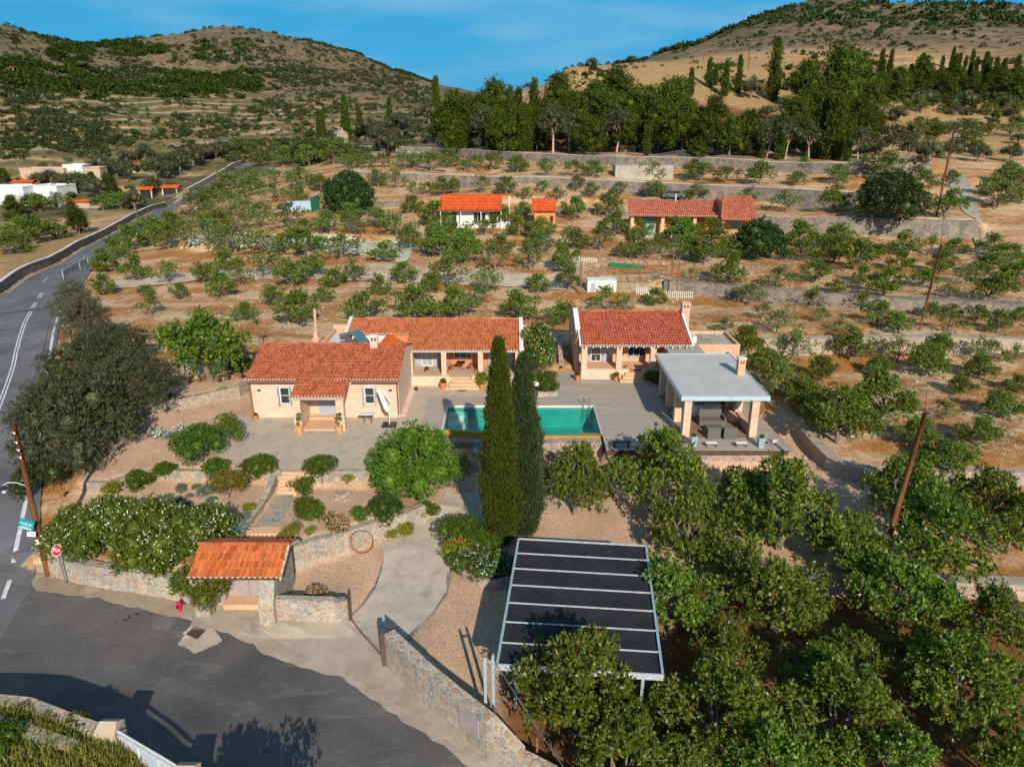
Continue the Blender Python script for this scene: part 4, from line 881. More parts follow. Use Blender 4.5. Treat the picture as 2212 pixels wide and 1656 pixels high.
mass('woodland', sp, rs.uniform(1.3, 3.6, len(sp)), 'green pine woodland covering the slopes between the two left hills', M['woods'], 6, L=.7, nq=40)
sp = hill_spots(260, (1420, 2211), (6, 60), lambda x, y, p: 1. if math.hypot(p[0], p[1]) > 380 else 0.)
mass('ridge_scrub', sp, rs.uniform(1.5, 3.6, len(sp)), 'dark bushes scattered along the top of the right hill', M['scrub'], 7)
# dry grass tussocks and weeds between the orchard trees
wd = leafmat('dry_weeds', [(.26,.13,.045),(.40,.24,.10),(.30,.22,.09)], .2, .9, .05, .1)
wg = leafmat('green_weeds', [(.06,.11,.02),(.13,.18,.04)], .2, .8, .05, .1)
def weeds(name, n, box, mat, label, s0, s1, nq, acc=None, seed=3):
    r_ = np.random.RandomState(seed); X = r_.uniform(box[0], box[1], n*4); Y = r_.uniform(box[2], box[3], n*4)
    v = vnoise(X, Y, 4., 31)+.5; m = v > (.1 if acc else .55)
    for pl, z in PADS: m &= ~inpoly(X, Y, pl)
    for pl in (road_poly, street_poly, verge_poly, apron_poly, drive_poly)+tuple(pink): m &= ~inpoly(X, Y, pl)
    if acc: m &= acc(X, Y)
    X = X[m][:n]; Y = Y[m][:n]; Z = Hs(X, Y); n = len(X)
    C = np.repeat(np.stack([X, Y, Z], -1), nq, 0)+r_.normal(size=(n*nq, 3))*np.array([.12, .12, 0]); A = unit(r_.normal(size=(n*nq, 3))*.6+np.array([0, 0, 1.]))
    V, F = leafquads(C, A, unit(r_.normal(size=A.shape)), r_.uniform(s0, s1, n*nq), np.full(n*nq, .035)*r_.uniform(.7, 1.6, n*nq))
    o = npmesh(name, V, F, mat); tag(o, label, 'weeds', kind='stuff')
def stones(name, n, box, label, seed):
    r_ = np.random.RandomState(seed); X = r_.uniform(box[0], box[1], n*3); Y = r_.uniform(box[2], box[3], n*3); m = (vnoise(X, Y, 6., 51)+.5) > .45
    for pl, z in PADS: m &= ~inpoly(X, Y, pl)
    for pl in (road_poly, street_poly, verge_poly, apron_poly, drive_poly): m &= ~inpoly(X, Y, pl)
    X = X[m][:n]; Y = Y[m][:n]; C = np.stack([X, Y, Hs(X, Y)], -1); s = (r_.uniform(.02, .075, len(X))*(1+2*(r_.rand(len(X)) < .04)))[:, None]
    q = np.array([(1,0,0),(0,1,0),(-1,0,0),(0,-1,0)]); base = C[:, None]+q[None]*s[:, None]*r_.uniform(.7, 1.3, (len(X), 4, 1)); top = C[:, None]+(q[None]*.55+np.array([0,0,.7]))*s[:, None]
    V = np.concatenate([base, top], 1).reshape(-1, 3); f = np.array([(0,1,5,4),(1,2,6,5),(2,3,7,6),(3,0,4,7),(4,5,6,7)]); F = (np.arange(len(X))[:, None, None]*8+f[None]).reshape(-1, 4)
    o = npmesh(name, V, F, M['fieldstone']); tag(o, label, 'stones', kind='stuff')
M['fieldstone'] = plain('field_stone', (.46,.39,.31), .9, .35, .9)
stones('field_stones', 9000, (-34, 52, 42, 100), 'loose pale field stones scattered over the orchard soil', 9)
weeds('dry_weeds', 16000, (-40, 60, 24, 110), wd, 'dry orange weeds growing between the orchard trees', .08, .3, 6)
weeds('enclosure_weeds', 4200, (-27, -10.5, 15, 21.6), leafmat('enclosure_weed', [(.10,.15,.02),(.20,.22,.03),(.34,.25,.10)], .2, .8, .05, .1), 'knee high green and straw weeds filling the bottom left enclosure', .15, .55, 10, acc=lambda X, Y: inpoly(X, Y, comp), seed=8)
weeds('green_weeds', 1500, (-40, 50, 20, 80), wg, 'short green weeds scattered over the bare orchard soil', .08, .25, 7, seed=4)
# ================================================================== building materials
def blocks(name, c_, var, bw=.55, bh=.27, mortar=None, rough=.85):
    n = NT(name, rough, .25); sx = n.n('SeparateXYZ'); n.link(n.tc.outputs['Object'], sx.inputs[0])
    cb = n.n('CombineXYZ'); n.link(n.math('ADD', sx.outputs[0], sx.outputs[1]), cb.inputs[0]); n.link(sx.outputs[2], cb.inputs[1])
    b = n.n('TexBrick', Scale=1.0); n.link(cb.outputs[0], b.inputs[0]); b.inputs['Brick Width'].default_value = bw; b.inputs['Row Height'].default_value = bh
    b.inputs['Mortar Size'].default_value = .008; b.inputs['Mortar Smooth'].default_value = .4
    b.inputs['Color1'].default_value = (*c_, 1); b.inputs['Color2'].default_value = (*var, 1); b.inputs['Mortar'].default_value = (*(mortar or tuple(x*.8 for x in c_)), 1)
    st = n.noise(2.2, 7, .7, vec=n.coord((1,1,2.4)))
    c1 = n.mix(.5, b.outputs[0], n.ramp(st, [(.3, (.74,.68,.62)), (.6, (1.06,1.04,1.0))]), 'MULTIPLY')
    n.col(c1); n.bump(n.math('ADD', b.outputs[1], st), .25, .015); return n.m
M['sand'] = blocks('sandstone_wall', (.70,.535,.425), (.64,.47,.36))
M['sandcol'] = blocks('sandstone_column', (.68,.52,.40), (.60,.42,.29), .45, .22)
def plaster(name, c_, rough=.9):
    n = NT(name, rough, .2); c1 = n.ramp(n.noise(1.3, 7, .68), [(.3, tuple(x*.85 for x in c_)), (.55, c_), (.75, tuple(min(1, x*1.08) for x in c_))])
    st = n.noise(5, 4, .6, vec=n.coord((1,1,.15))); c1 = n.mix(.25, c1, n.ramp(st, [(.35, (.75,.72,.7)), (.6, (1,1,1))]), 'MULTIPLY')
    n.col(c1); n.bump(n.noise(30, 3), .2, .01); return n.m
M['pink'] = plaster('pink_plaster', (.66,.40,.27)); M['salmon'] = plaster('salmon_plaster', (.60,.235,.12)); M['whitewall'] = plaster('white_plaster', (.74,.74,.73))
M['orange'] = plaster('orange_plaster', (.72,.30,.09)); M['yellowwall'] = plaster('yellow_plaster', (.50,.27,.035)); M['ochre'] = plaster('beige_render', (.52,.40,.29))
M['roofwhite'] = plaster('roof_membrane', (.60,.65,.68)); M['palestone'] = plaster('pale_stone_trim', (.66,.62,.55)); M['terr'] = plaster('peach_paving', (.66,.42,.26))
M['tank'] = concrete('old_concrete', (.40,.37,.31), (.25,.22,.17))
M['shutter'] = plain('grey_blue_paint', (.34,.39,.47), .5, .1); M['greenshut'] = plain('sage_green_paint', (.20,.36,.30), .5, .1); M['frame'] = plain('pale_frame_paint', (.62,.64,.66), .45, .06)
M['glass'] = plain('dark_glass', (.03,.035,.04), .08, .3, 2, spec=.8); M['curtain'] = plain('curtain_glass', (.30,.36,.42), .25, .25, 14, spec=.6)
M['wood'] = plain('dark_wood', (.10,.06,.035), .6, .3, 4); M['metalpaint'] = plain('bluegrey_metal', (.30,.40,.46), .4, .2, 5, spec=.5); M['whitemetal'] = plain('white_metal', (.66,.68,.70), .4, .1, spec=.5)
M['black'] = plain('black_metal', (.02,.02,.022), .4, .3); M['bronze'] = plain('brown_metal', (.11,.075,.055), .45, .2); M['rustm'] = plain('rusty_steel', (.25,.10,.035), .85, .4, 7); M['steel'] = plain('steel', (.55,.57,.6), .25, .1, metal=.9)
M['terracotta'] = plain('terracotta', (.58,.19,.055), .75, .2, 9); M['terracotta2'] = plain('pale_terracotta', (.62,.32,.13), .75, .15, 9)
M['gutter'] = plain('brown_gutter', (.25,.075,.045), .5, .15); M['wicker'] = plain('grey_wicker', (.13,.125,.12), .85, .35, 40); M['canvas'] = plain('white_canvas', (.70,.67,.63), .9, .06)
M['greydoor'] = plain('mauve_grey_paint', (.36,.31,.31), .5, .12, 3); M['red'] = plain('red_enamel', (.60,.015,.02), .35, .08); M['magenta'] = plain('hydrant_red', (.62,.02,.07), .35, .15)
M['teal'] = plain('teal_enamel', (.01,.24,.30), .4, .08); M['white'] = plain('white_enamel', (.78,.78,.76), .4, .05)
def polem():
    n = NT('pole_wood', .9, .15); c1 = n.ramp(n.noise(3, 7, .7, vec=n.coord((3,3,.22))), [(.3, (.075,.028,.012)), (.55, (.19,.075,.03)), (.75, (.33,.16,.08))]); n.col(c1); n.bump(n.noise(20, 5, .6, vec=n.coord((2,2,.1))), .6, .02); return n.m
M['pole'] = polem()
wallc = [(.36,.34,.31),(.42,.36,.30),(.31,.31,.30),(.44,.33,.23),(.38,.36,.32),(.46,.40,.33),(.40,.29,.21)]
M['stone'] = stone('coursed_stone', wallc, (.47,.41,.34), 3.1, .05, 1.5, .7)
M['stonegrey'] = stone('grey_dry_stone', [(.22,.205,.19),(.30,.27,.24),(.17,.16,.16),(.36,.31,.25),(.26,.24,.225)], (.15,.13,.11), 3.4, .05, 1.9, 1., (.38,.30,.22))
M['stonepale'] = stone('pale_dry_stone', [(.44,.40,.35),(.52,.44,.34),(.35,.335,.32),(.58,.42,.27)], (.30,.25,.19), 3.4, .05, 1.6, 1.)
M['stonepink'] = stone('pink_stone', [(.42,.27,.22),(.38,.30,.27),(.48,.36,.30),(.33,.25,.24)], (.46,.38,.33), 3.2, .05, 1.4, .7)
M['kerb'] = stone('kerb_stones', [(.20,.20,.20),(.28,.26,.25),(.34,.24,.20),(.15,.16,.17)], (.30,.26,.22), 2.2, .04, 1, .5)
def tilemat(name, base, var=.3, lichen=.4):
    n = NT(name, .8, .25); uv = n.n('UVMap'); uv.uv_map = 'tile'
    fl = n.n('VectorMath', _operation='FLOOR'); n.link(uv.outputs[0], fl.inputs[0]); w = n.n('TexWhiteNoise', _noise_dimensions='2D'); n.link(fl.outputs[0], w.inputs[0])
    lo = tuple(x*(1-var) for x in base); hi = (min(1, base[0]*1.22), base[1]*1.5, base[2]*1.7)
    c1 = n.ramp(w.outputs[0], [(0, lo), (.35, base), (.75, hi), (1, (base[0]*.75, base[1]*.9, base[2]*1.1))])
    sep = n.n('SeparateXYZ'); n.link(uv.outputs[0], sep.inputs[0])
    n2 = n.noise(1.7, 7, .75); c1 = n.mix(n.ramp(n2, [(.55, (0,0,0)), (.72, (lichen,)*3)]), c1, (.40,.27,.19))
    n3 = n.noise(14, 4, .7); c1 = n.mix(.35, c1, n.ramp(n3, [(.3, (.55,.5,.5)), (.7, (1.25,1.2,1.2))]), 'MULTIPLY')
    n.col(c1); n.bump(n3, .3, .01); return n.m
M['tile'] = tilemat('clay_tiles', (.42,.105,.042), .35, .55); M['tile2'] = tilemat('clay_tiles_orange', (.47,.13,.045), .32, .45); M['tile3'] = tilemat('clay_tiles_plum', (.44,.12,.065), .3, .2)
M['redroof'] = tilemat('red_sheet_roof', (.62,.085,.012), .08, .05)
M['lip'] = plain('tile_lip', (.62,.36,.24), .9, .25, 3)
M['mortar'] = plain('lime_mortar', (.68,.58,.47), .9, .1)

def tile_roof(name, x0, x1, A, B, mat, parent, pitch=.215, row=.40, cover=.085, nseg=6, mortar=True, lipp=.45):
    """barrel tiles from eave A=(y,z) up to ridge B=(y,z), along X"""
    nc = max(1, round((x1-x0)/pitch)); pw = (x1-x0)/nc; Ls = math.hypot(B[0]-A[0], B[1]-A[1]); nr = max(1, round(Ls/row))
    d = ((B[0]-A[0])/Ls, (B[1]-A[1])/Ls); nrm = (-d[1], d[0]) if d[0] > 0 else (d[1], -d[0])
    us = []; hs_ = []; ids = []
    for c_ in range(nc):
        for k in range(nseg):
            t = k/nseg; us.append(x0+(c_+t)*pw)
            hs_.append(cover*math.sin(math.pi*t/.56) if t < .56 else -.028*math.sin(math.pi*(t-.56)/.44)); ids.append(c_+t)
    us.append(x1); hs_.append(0); ids.append(nc)
    us = np.array(us); hs_ = np.array(hs_); m = len(us); V = []; 
    jr = np.random.RandomState(nc)
    for r_ in range(nr):
        for e, lift in ((0, .055), (1, .004)):
            s = (r_+e)/nr*Ls-(.006 if e and r_ < nr-1 else 0)
            wob = np.repeat(jr.uniform(-.008, .008, nc+1), nseg)[:m]
            V.append(np.stack([us, A[0]+d[0]*s+nrm[0]*(hs_+lift+wob), A[1]+d[1]*s+nrm[1]*(hs_+lift+wob)], -1))
    V = np.concatenate(V); F = []; uvs = []; rows = nr*2; mi = [0]*((rows-1)*(m-1))
    base = np.arange(m-1)
    colid = np.array([ (int(i)*2+(0 if (i-int(i)) < .5 else 1)) for i in np.array(ids)[:-1]])
    for r_ in range(rows-1):
        a = r_*m+base; f = np.stack([a, a+1, a+1+m, a+m], -1); F.append(f)
        lip = r_ % 2 == 1; vv = r_//2+.5
        if lip: mi[(r_*(m-1)):((r_+1)*(m-1))] = [2 if (colid[q_] % 2 == 0 and jr.rand() < lipp) else 0 for q_ in range(m-1)]
        q = np.empty((m-1, 4, 2)); q[:, :, 0] = (colid+.5)[:, None]; q[:, :, 1] = vv; uvs.append(q)
    F = np.concatenate(F); uvs = np.concatenate(uvs); nv = len(V)
    Vx = [V]; Fx = F.tolist(); uvl = uvs.reshape(-1, 2).tolist()
    if mortar:
        add = []; k0 = nv
        for c_ in range(nc):
            i0 = c_*nseg; pts = [V[i0+k] for k in range(0, int(nseg*.56)+2)]
            cen = [us[i0]+pw*.28, A[0]+nrm[0]*0.02-d[0]*.02, A[1]+nrm[1]*.02-.03]
            add.append(np.array([[p[0], p[1]-d[0]*.012, p[2]-d[1]*.012] for p in pts]+[cen])); n_ = len(pts)
            Fx.append(tuple(range(k0, k0+n_+1))); k0 += n_+1; mi.append(1); uvl += [[0, 0]]*(n_+1)
        Vx += add
    Vx = np.concatenate(Vx); off = wloc(parent); Vx = Vx-np.array(off)
    me = bpy.data.meshes.new(name); me.from_pydata(Vx.tolist(), [], [tuple(f) for f in Fx]); me.materials.append(mat); me.materials.append(M['mortar']); me.materials.append(M['lip'])
    me.polygons.foreach_set('material_index', mi); ul = me.uv_layers.new(name='tile'); ul.data.foreach_set('uv', np.array(uvl, dtype=np.float32).ravel()); me.update()
    o = bpy.data.objects.new(name, me); COL.objects.link(o); o.parent = parent; return o
def ridge_cap(x0, x1, y, z, mat, parent, r=.11):
    mb = MB(); n = max(2, round((x1-x0)/.4)); w = (x1-x0)/n
    for i in range(n): mb.tube([(x0+i*w-.02, y, z+.012*(i % 2)), (x0+(i+1)*w+.02, y, z+.0)], [r*1.06, r*.92], 8)
    mb.uv = None; o = mb.build('ridge_tiles', mat, parent); ul = o.data.uv_layers.new(name='tile')
    q = np.zeros((len(o.data.loops), 2), np.float32); pv = np.array([p.loop_total for p in o.data.polygons]); q[:, 0] = np.repeat(np.arange(len(pv))//10, pv)+.5; ul.data.foreach_set('uv', q.ravel()); return o
def window(parent, x0, x1, y, z0, z1, fm, gm, bars=(1, 1), t=.06, name='window', d=.06, wood=None):
    """frame around an opening on a wall face at y (facing -Y)"""
    f = MB()
    f.box(x0-.03, x0+t, y-d, y+.02, z0, z1).box(x1-t, x1+.03, y-d, y+.02, z0, z1).box(x0+t, x1-t, y-d, y+.02, z1-t, z1).box(x0+t, x1-t, y-d-.03, y+.02, z0-.03, z0+t)
    for i in range(1, bars[0]): xx = x0+(x1-x0)*i/bars[0]; f.box(xx-.02, xx+.02, y-d+.01, y+.01, z0+t, z1-t)
    for i in range(1, bars[1]): zz = z0+(z1-z0)*i/bars[1]; f.box(x0+t, x1-t, y-d+.013, y+.008, zz-.02, zz+.02)
    o = f.build(name, fm, parent); MB().box(x0+t*.6, x1-t*.6, y-.02, y+.03, z0+t*.6, z1-t*.6).build('pane', gm, o); return o
def leafpanel(parent, x0, x1, y, z0, z1, mat, name='shutter', d=.05, panels=2):
    m = MB().box(x0, x1, y-d, y, z0, z1); h = (z1-z0)/panels
    for i in range(panels): m.box(x0+.06, x1-.06, y-d-.012, y-d+.001, z0+i*h+.07, z0+(i+1)*h-.07)
    return m.build(name, mat, parent)

# ================================================================== retaining walls
def ret_wall(key, name, label, mat, thick=None, cap=None, capt=.07, group=None, extra=0., lean=.06, front=.0):
    w = WALLS[key]; thick = thick or (1.0 if w['sh'] > .5 else .62); pts = resample(w['p'], 1.2); mb = MB(); cp_ = MB(); m = len(pts); secs = []; o0 = pts[m//2]
    for i, p in enumerate(pts):
        a = pts[max(i-1,0)]; b = pts[min(i+1,m-1)]; dx, dy = b[0]-a[0], b[1]-a[1]; l = math.hypot(dx, dy); nx, ny = -dy/l, dx/l
        up = H(p[0]+nx*1.25, p[1]+ny*1.25); lo = min(H(p[0]-nx*.9, p[1]-ny*.9), H(p[0]-nx*.2, p[1]-ny*.2), up-.2)-.35
        top = max(up+.06, p[2]-.15)+extra+rnd.uniform(-.03, .03)
        secs.append((p, nx, ny, lo, top))
    tp_ = [q[4] for q in secs]; secs = [(q[0], q[1], q[2], q[3], sum(tp_[max(0,i-3):i+4])/len(tp_[max(0,i-3):i+4])+rnd.uniform(-.015,.015)) for i, q in enumerate(secs)]
    vs = []
    for p, nx, ny, lo, top in secs:
        for s, z in ((-lean-front, lo), (front*0, top), (thick, top-.01), (thick, lo)): vs.append((p[0]+nx*s, p[1]+ny*s, z))
    fs = []
    for i in range(m-1):
        for k in range(4): fs.append((i*4+k, i*4+(k+1) % 4, (i+1)*4+(k+1) % 4, (i+1)*4+k))
    fs += [(0,3,2,1), tuple((m-1)*4+k for k in range(4))]
    t = thing(name, label, 'wall', (o0[0], o0[1], o0[2]-1), group); mb.add(vs, fs); mb.build('stonework', mat, t)
    if cap is not None:
        vs = []
        for p, nx, ny, lo, top in secs:
            for s, z in ((-.05, top+.003), (-.05, top+capt), (thick+.04, top+capt), (thick+.04, top+.003)): vs.append((p[0]+nx*s, p[1]+ny*s, z))
        cp_.add(vs, fs); cp_.build('coping', cap, t)
    return t
ret_wall('forest', 'terrace_wall', 'long highest stone wall holding the forest slope above the orchards', M['stonegrey'], cap=M['palestone'])
ret_wall('upper', 'terrace_wall', 'grey stone terrace wall crossing the orchards behind the two small houses', M['stonegrey'], cap=M['palestone'], capt=.05)
ret_wall('tall', 'terrace_wall', 'tallest grey stone retaining wall right of the green shuttered house', M['stonegrey'], thick=.8)
ret_wall('middle', 'terrace_wall', 'long grey stone terrace wall in the middle of the right orchards', M['stonegrey'], cap=M['stonegrey'])
ret_wall('lower', 'terrace_wall', 'pale mortared terrace wall right of the guest house annex', M['stonepale'], cap=M['path'])
ret_wall('curved', 'terrace_wall', 'curved stone wall with grey coping right of the pavilion', M['stonepale'], cap=M['path'])
ret_wall('low', 'terrace_wall', 'low stone wall with light coping near the bottom right corner', M['stonepink'], cap=M['path'])
ret_wall('court', 'garden_wall', 'mortared stone wall curving from the gate behind the gravel forecourt', M['stone'], thick=.45, extra=.12)
ret_wall('street', 'boundary_wall', 'pale stone street wall under the white flowered hedge', M['stone'], thick=.5, extra=.1)
ret_wall('garden', 'garden_wall', 'rough pale stone wall at the back of the gravel garden', M['stonepale'], thick=.5, extra=.1)
ret_wall('dry', 'garden_wall', 'ankle high dry stone edging between the two gravel beds', M['stonepale'], thick=.4, extra=.05)
ret_wall('corner', 'boundary_wall', 'cream walled enclosure corner at the bottom left of the street', M['stonepale'], thick=.5, extra=.12)
# short separate stretches beside the bungalow
def free_wall(name, label, pts, h, th, mat, cap=None, hs2=None, group=None, emb=.3, cat='wall'):
    pts = resample([(p[0], p[1]) for p in pts], 1.5); m = len(pts); vs = []; v2 = []
    t = thing(name, label, cat, (pts[m//2][0], pts[m//2][1], H(*pts[m//2][:2])), group)
    for i, p in enumerate(pts):
        a = pts[max(i-1,0)]; b = pts[min(i+1,m-1)]; dx, dy = b[0]-a[0], b[1]-a[1]; l = math.hypot(dx, dy); nx, ny = -dy/l*th/2, dx/l*th/2
        z = H(p[0], p[1]); hh = (h if hs2 is None else h+(hs2-h)*i/(m-1))+rnd.uniform(-.02, .02)
        vs += [(p[0]-nx, p[1]-ny, z-emb), (p[0]-nx*.9, p[1]-ny*.9, z+hh), (p[0]+nx*.9, p[1]+ny*.9, z+hh), (p[0]+nx, p[1]+ny, z-emb)]
        v2 += [(p[0]-nx*1.1, p[1]-ny*1.1, z+hh+.003), (p[0]-nx*1.1, p[1]-ny*1.1, z+hh+.06), (p[0]+nx*1.1, p[1]+ny*1.1, z+hh+.06), (p[0]+nx*1.1, p[1]+ny*1.1, z+hh+.003)]
    fs = []
    for i in range(m-1):
        for k in range(4): fs.append((i*4+k, i*4+(k+1) % 4, (i+1)*4+(k+1) % 4, (i+1)*4+k))
    fs += [(0,3,2,1), tuple((m-1)*4+k for k in range(4))]
    MB().add(vs, fs).build('stonework', mat, t)
    if cap is not None: MB().add(v2, fs).build('coping', cap, t)
    return t
free_wall('terrace_wall', 'short rough stone wall left of the orange roofed bungalow', [P(*Z2(a, b), 5.9) for a, b in ((60,1235),(460,1255))], .9, .6, M['stonegrey'])
free_wall('terrace_wall', 'short rough stone wall right of the small orange shed', [P(*Z2(a, b), 6.0) for a, b in ((1340,1262),(1760,1270))], .9, .6, M['stonegrey'])
free_wall('roadside_wall', 'dark stone wall along the left side of the main road', [(p[0]-1.2, p[1]) for p in [P(-30,650,-.4)]+left_edge[:6]], 1.25, .45, M['stonegrey'], M['palestone'])
free_wall('roadside_wall', 'farther stone wall beside the main road, under the wire fence', [(p[0]-1.2, p[1]) for p in left_edge[6:]], 1.4, .45, M['stonegrey'], M['palestone'])

# ================================================================== terraces, deck, pool
fl = [(-20.3,47.8),(-20.2,43.6),(-18.7,40.7),(-16.2,39.6),(-13.9,39.25),(-12.55,39.25),(-9,39.3),(-7.7,41.0),(-6.6,44.4),(-6.3,45.5),(-6.3,51.65),(1.85,51.65),(2.0,54.4),(-8.4,54.4),(-8.4,47.8)]
sheet('flagstone_terrace', fl, M['flag'], flat=0.0)
# front retaining wall of the flagstone terrace, each side of the steps
def rwall(name, label, pts, z0, z1, th, mat, cap=None, cat='wall'):
    t = thing(name, label, cat, (pts[0][0], pts[0][1], z0[0] if isinstance(z0, (list, tuple)) else z0)); ms = MB(); mc = MB()
    m = len(pts); vs = []; v2 = []
    for i, p in enumerate(pts):
        a = pts[max(i-1,0)]; b = pts[min(i+1,m-1)]; dx, dy = b[0]-a[0], b[1]-a[1]; l = math.hypot(dx, dy); nx, ny = -dy/l, dx/l
        zt = z1 if not isinstance(z1, (list, tuple)) else z1[i]; zb = z0 if not isinstance(z0, (list, tuple)) else z0[i]
        for s, z in ((0, zb), (0, zt), (th, zt), (th, zb)): vs.append((p[0]+nx*s, p[1]+ny*s, z))
        for s, z in ((-.04, zt+.003), (-.04, zt+.06), (th+.04, zt+.06), (th+.04, zt+.003)): v2.append((p[0]+nx*s, p[1]+ny*s, z))
    fs = []
    for i in range(m-1):
        for k in range(4): fs.append((i*4+k, i*4+(k+1) % 4, (i+1)*4+(k+1) % 4, (i+1)*4+k))
    fs += [(0,3,2,1), tuple((m-1)*4+k for k in range(4))]
    ms.add(vs, fs).build('stonework', mat, t)
    if cap is not None: mc.add(v2, fs).build('coping', cap, t)
    return t
rwall('garden_wall', 'pale stone edge of the flagstone terrace, left of the garden steps', [(-20.1,43.4),(-18.6,40.6),(-16.2,39.5),(-14.0,39.1)], -1.4, .02, .35, M['stonepale'])
rwall('garden_wall', 'pale stone edge of the flagstone terrace, right of the garden steps', [(-12.5,39.1),(-9,39.15),(-7.6,41.0),(-6.6,44.2)], -1.5, .02, .35, M['stonepale'])
# garden steps and path
t = thing('garden_steps', 'peach stone steps going down from the flagstone terrace', 'steps', (-13.3, 38.7, -1.1))
for i in range(6): MB().bbox(-13.95-.03*i, -12.6-.06*i, 39.25-.17-.17*i, 39.25-.17*i, -1.5, -.02-.165*(i+1)+.165, .015).build('step', M['terr'], t)
path = [(-14.08,38.23),(-13.1,38.3),(-12.85,34.7),(-14.2,34.6)]
sheet('garden_path', path, M['flagblue'], flat=-1.06)
rwall('kerb_wall', 'low stone kerb left of the slate garden path', [(-14.25,39.3),(-14.35,37),(-14.6,34.0),(-14.8,32.4)][::-1], -1.6, [-1.0,-.95,-.8,-.1], .28, M['stonepale'], M['stonepale'])
rwall('kerb_wall', 'low stone kerb right of the slate garden path', [(-12.75,38.2),(-12.6,36.5),(-12.5,34.7),(-12.6,32.8)], -1.6, [-.85,-.95,-1.0,-1.05], .25, M['stonepale'])
t = thing('garden_steps', 'peach stone steps between the slate path and the tiled gate', 'steps', (-13.5, 33.4, -1.5))
for i in range(4): MB().bbox(-14.25-.05*i, -12.75, 34.6-.62*(i+1), 34.6-.62*i, -2.2, -1.12-.15*i, .015).build('step', M['terr'], t)

def deckmat(name, base, var):
    n = NT(name, .7, .3); sx = n.n('SeparateXYZ'); n.link(n.tc.outputs['Object'], sx.inputs[0])
    yb = n.math('FLOOR', n.math('DIVIDE', sx.outputs[1], .145)); xb = n.math('FLOOR', n.math('DIVIDE', n.math('ADD', sx.outputs[0], n.math('MULTIPLY', yb, 1.37)), 2.9))
    cb = n.n('CombineXYZ'); n.link(xb, cb.inputs[0]); n.link(yb, cb.inputs[1]); w = n.n('TexWhiteNoise', _noise_dimensions='2D'); n.link(cb.outputs[0], w.inputs[0])
    fr = n.math('FRACT', n.math('DIVIDE', sx.outputs[1], .145)); k = len(var)
    c1 = n.ramp(w.outputs[0], [(i/(k-1), c_) for i, c_ in enumerate(var)])
    gr = n.noise(4, 6, .7, vec=n.coord((.35, 7, 1))); c1 = n.mix(.5, c1, n.ramp(gr, [(.3, (.68,.66,.64)), (.7, (1.2,1.2,1.2))]), 'MULTIPLY')
    c1 = n.mix(n.ramp(n.noise(.5, 6, .65), [(.48, (0,0,0)), (.7, (.55,)*3)]), c1, base)
    c1 = n.mix(n.ramp(fr, [(0, (.85,)*3), (.06, (0,0,0))], 'LINEAR'), c1, (.06,.055,.05))
    n.col(c1); n.bump(n.math('ADD', gr, fr), .2, .01); return n.m
M['deck'] = deckmat('weathered_deck', (.37,.33,.31), [(.31,.26,.215),(.41,.355,.30),(.36,.31,.26),(.47,.405,.345)])
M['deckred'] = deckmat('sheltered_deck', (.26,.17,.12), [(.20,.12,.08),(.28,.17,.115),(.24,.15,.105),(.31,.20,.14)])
dk = thing('pool_deck', 'weathered grey timber deck around the pool and pavilion', 'deck', (8, 46, 0))
def slab(pl, name='decking', mat=None, z1=.03, z0=-.12): return MB().prism(pl, z0, z1).build(name, mat or M['deck'], dk)
slab([(-6.3,49.86),(6.1,49.86),(6.1,51.65),(-6.3,51.65)]); slab([(-6.3,45.5),(-4.86,45.5),(-4.86,49.858),(-6.3,49.858)])
slab([(6.1,42.1),(17.82,42.1),(17.55,48.2),(17.3,55.5),(1.9,55.5),(1.9,51.652),(6.1,51.652)])
slab([(3.0,55.502),(5.35,55.502),(5.3,58.2),(3.3,58.2)])
slab([(11.35,43.95),(16.4,43.95),(16.4,53.2),(11.35,53.2)], 'sheltered_boards', M['deckred'], .036, .02)
MB().box(6.12, 17.84, 42.04, 42.098, -.30, .0).build('fascia', M['wood'], dk)
rwall('deck_wall', 'pinkish stone wall under the front edge of the deck', [(6.2,42.25),(17.75,42.25)], -2.1, -.14, .5, M['stonepink'])
rwall('deck_wall', 'stone wall under the right end of the deck', [(17.72,42.3),(17.5,48),(17.25,55)], -1.8, -.14, -.5, M['stonepink'])
# pool
pool = thing('swimming_pool', 'rectangular turquoise swimming pool with an ochre front edge', 'swimming pool', (.6, 47, 0))
M['pooltile'] = plain('pool_render', (.018,.27,.235), .5, .18, .8)
sh = MB(); sh.box(-4.95, 6.25, 44.5, 49.95, -1.9, -1.7).box(-4.95, -4.75, 44.9, 49.95, -1.7, -.02).box(6.05, 6.25, 44.6, 49.95, -1.7, -.02).box(-4.75, 6.05, 49.72, 49.95, -1.7, -.02)
sh.build('basin', M['pooltile'], pool)
fr = [(-4.75,45.55),(0,44.95),(1.8,44.62),(6.05,44.62)]
ms = MB()
for a, b in zip(fr[:-1], fr[1:]): ms.add([(a[0],a[1],-1.7),(b[0],b[1],-1.7),(b[0],b[1]+.28,-1.7),(a[0],a[1]+.28,-1.7),(a[0],a[1],-.13),(b[0],b[1],-.13),(b[0],b[1]+.28,-.13),(a[0],a[1]+.28,-.13)], [(0,3,2,1),(4,5,6,7),(0,1,5,4),(1,2,6,5),(2,3,7,6),(3,0,4,7)])
ms.build('overflow_edge', M['yellowwall'], pool)
MB().prism([(-4.75,44.9),(0,44.3),(0,44.93),(-4.75,45.53)], -1.8, -.55).prism([(.01,44.0),(6.05,43.7),(6.05,44.6),(1.8,44.6),(.01,44.93)], -1.8, -.24).build('catch_channel', M['stonepink'], pool)
cop = MB().box(-4.86,-4.74,45.6,49.858,-.1,.045).box(6.04,6.1-.002,44.7,49.7,-.1,.045).box(-4.74,6.098,49.70,49.858,-.1,.045); cop.build('coping', M['palestone'], pool)
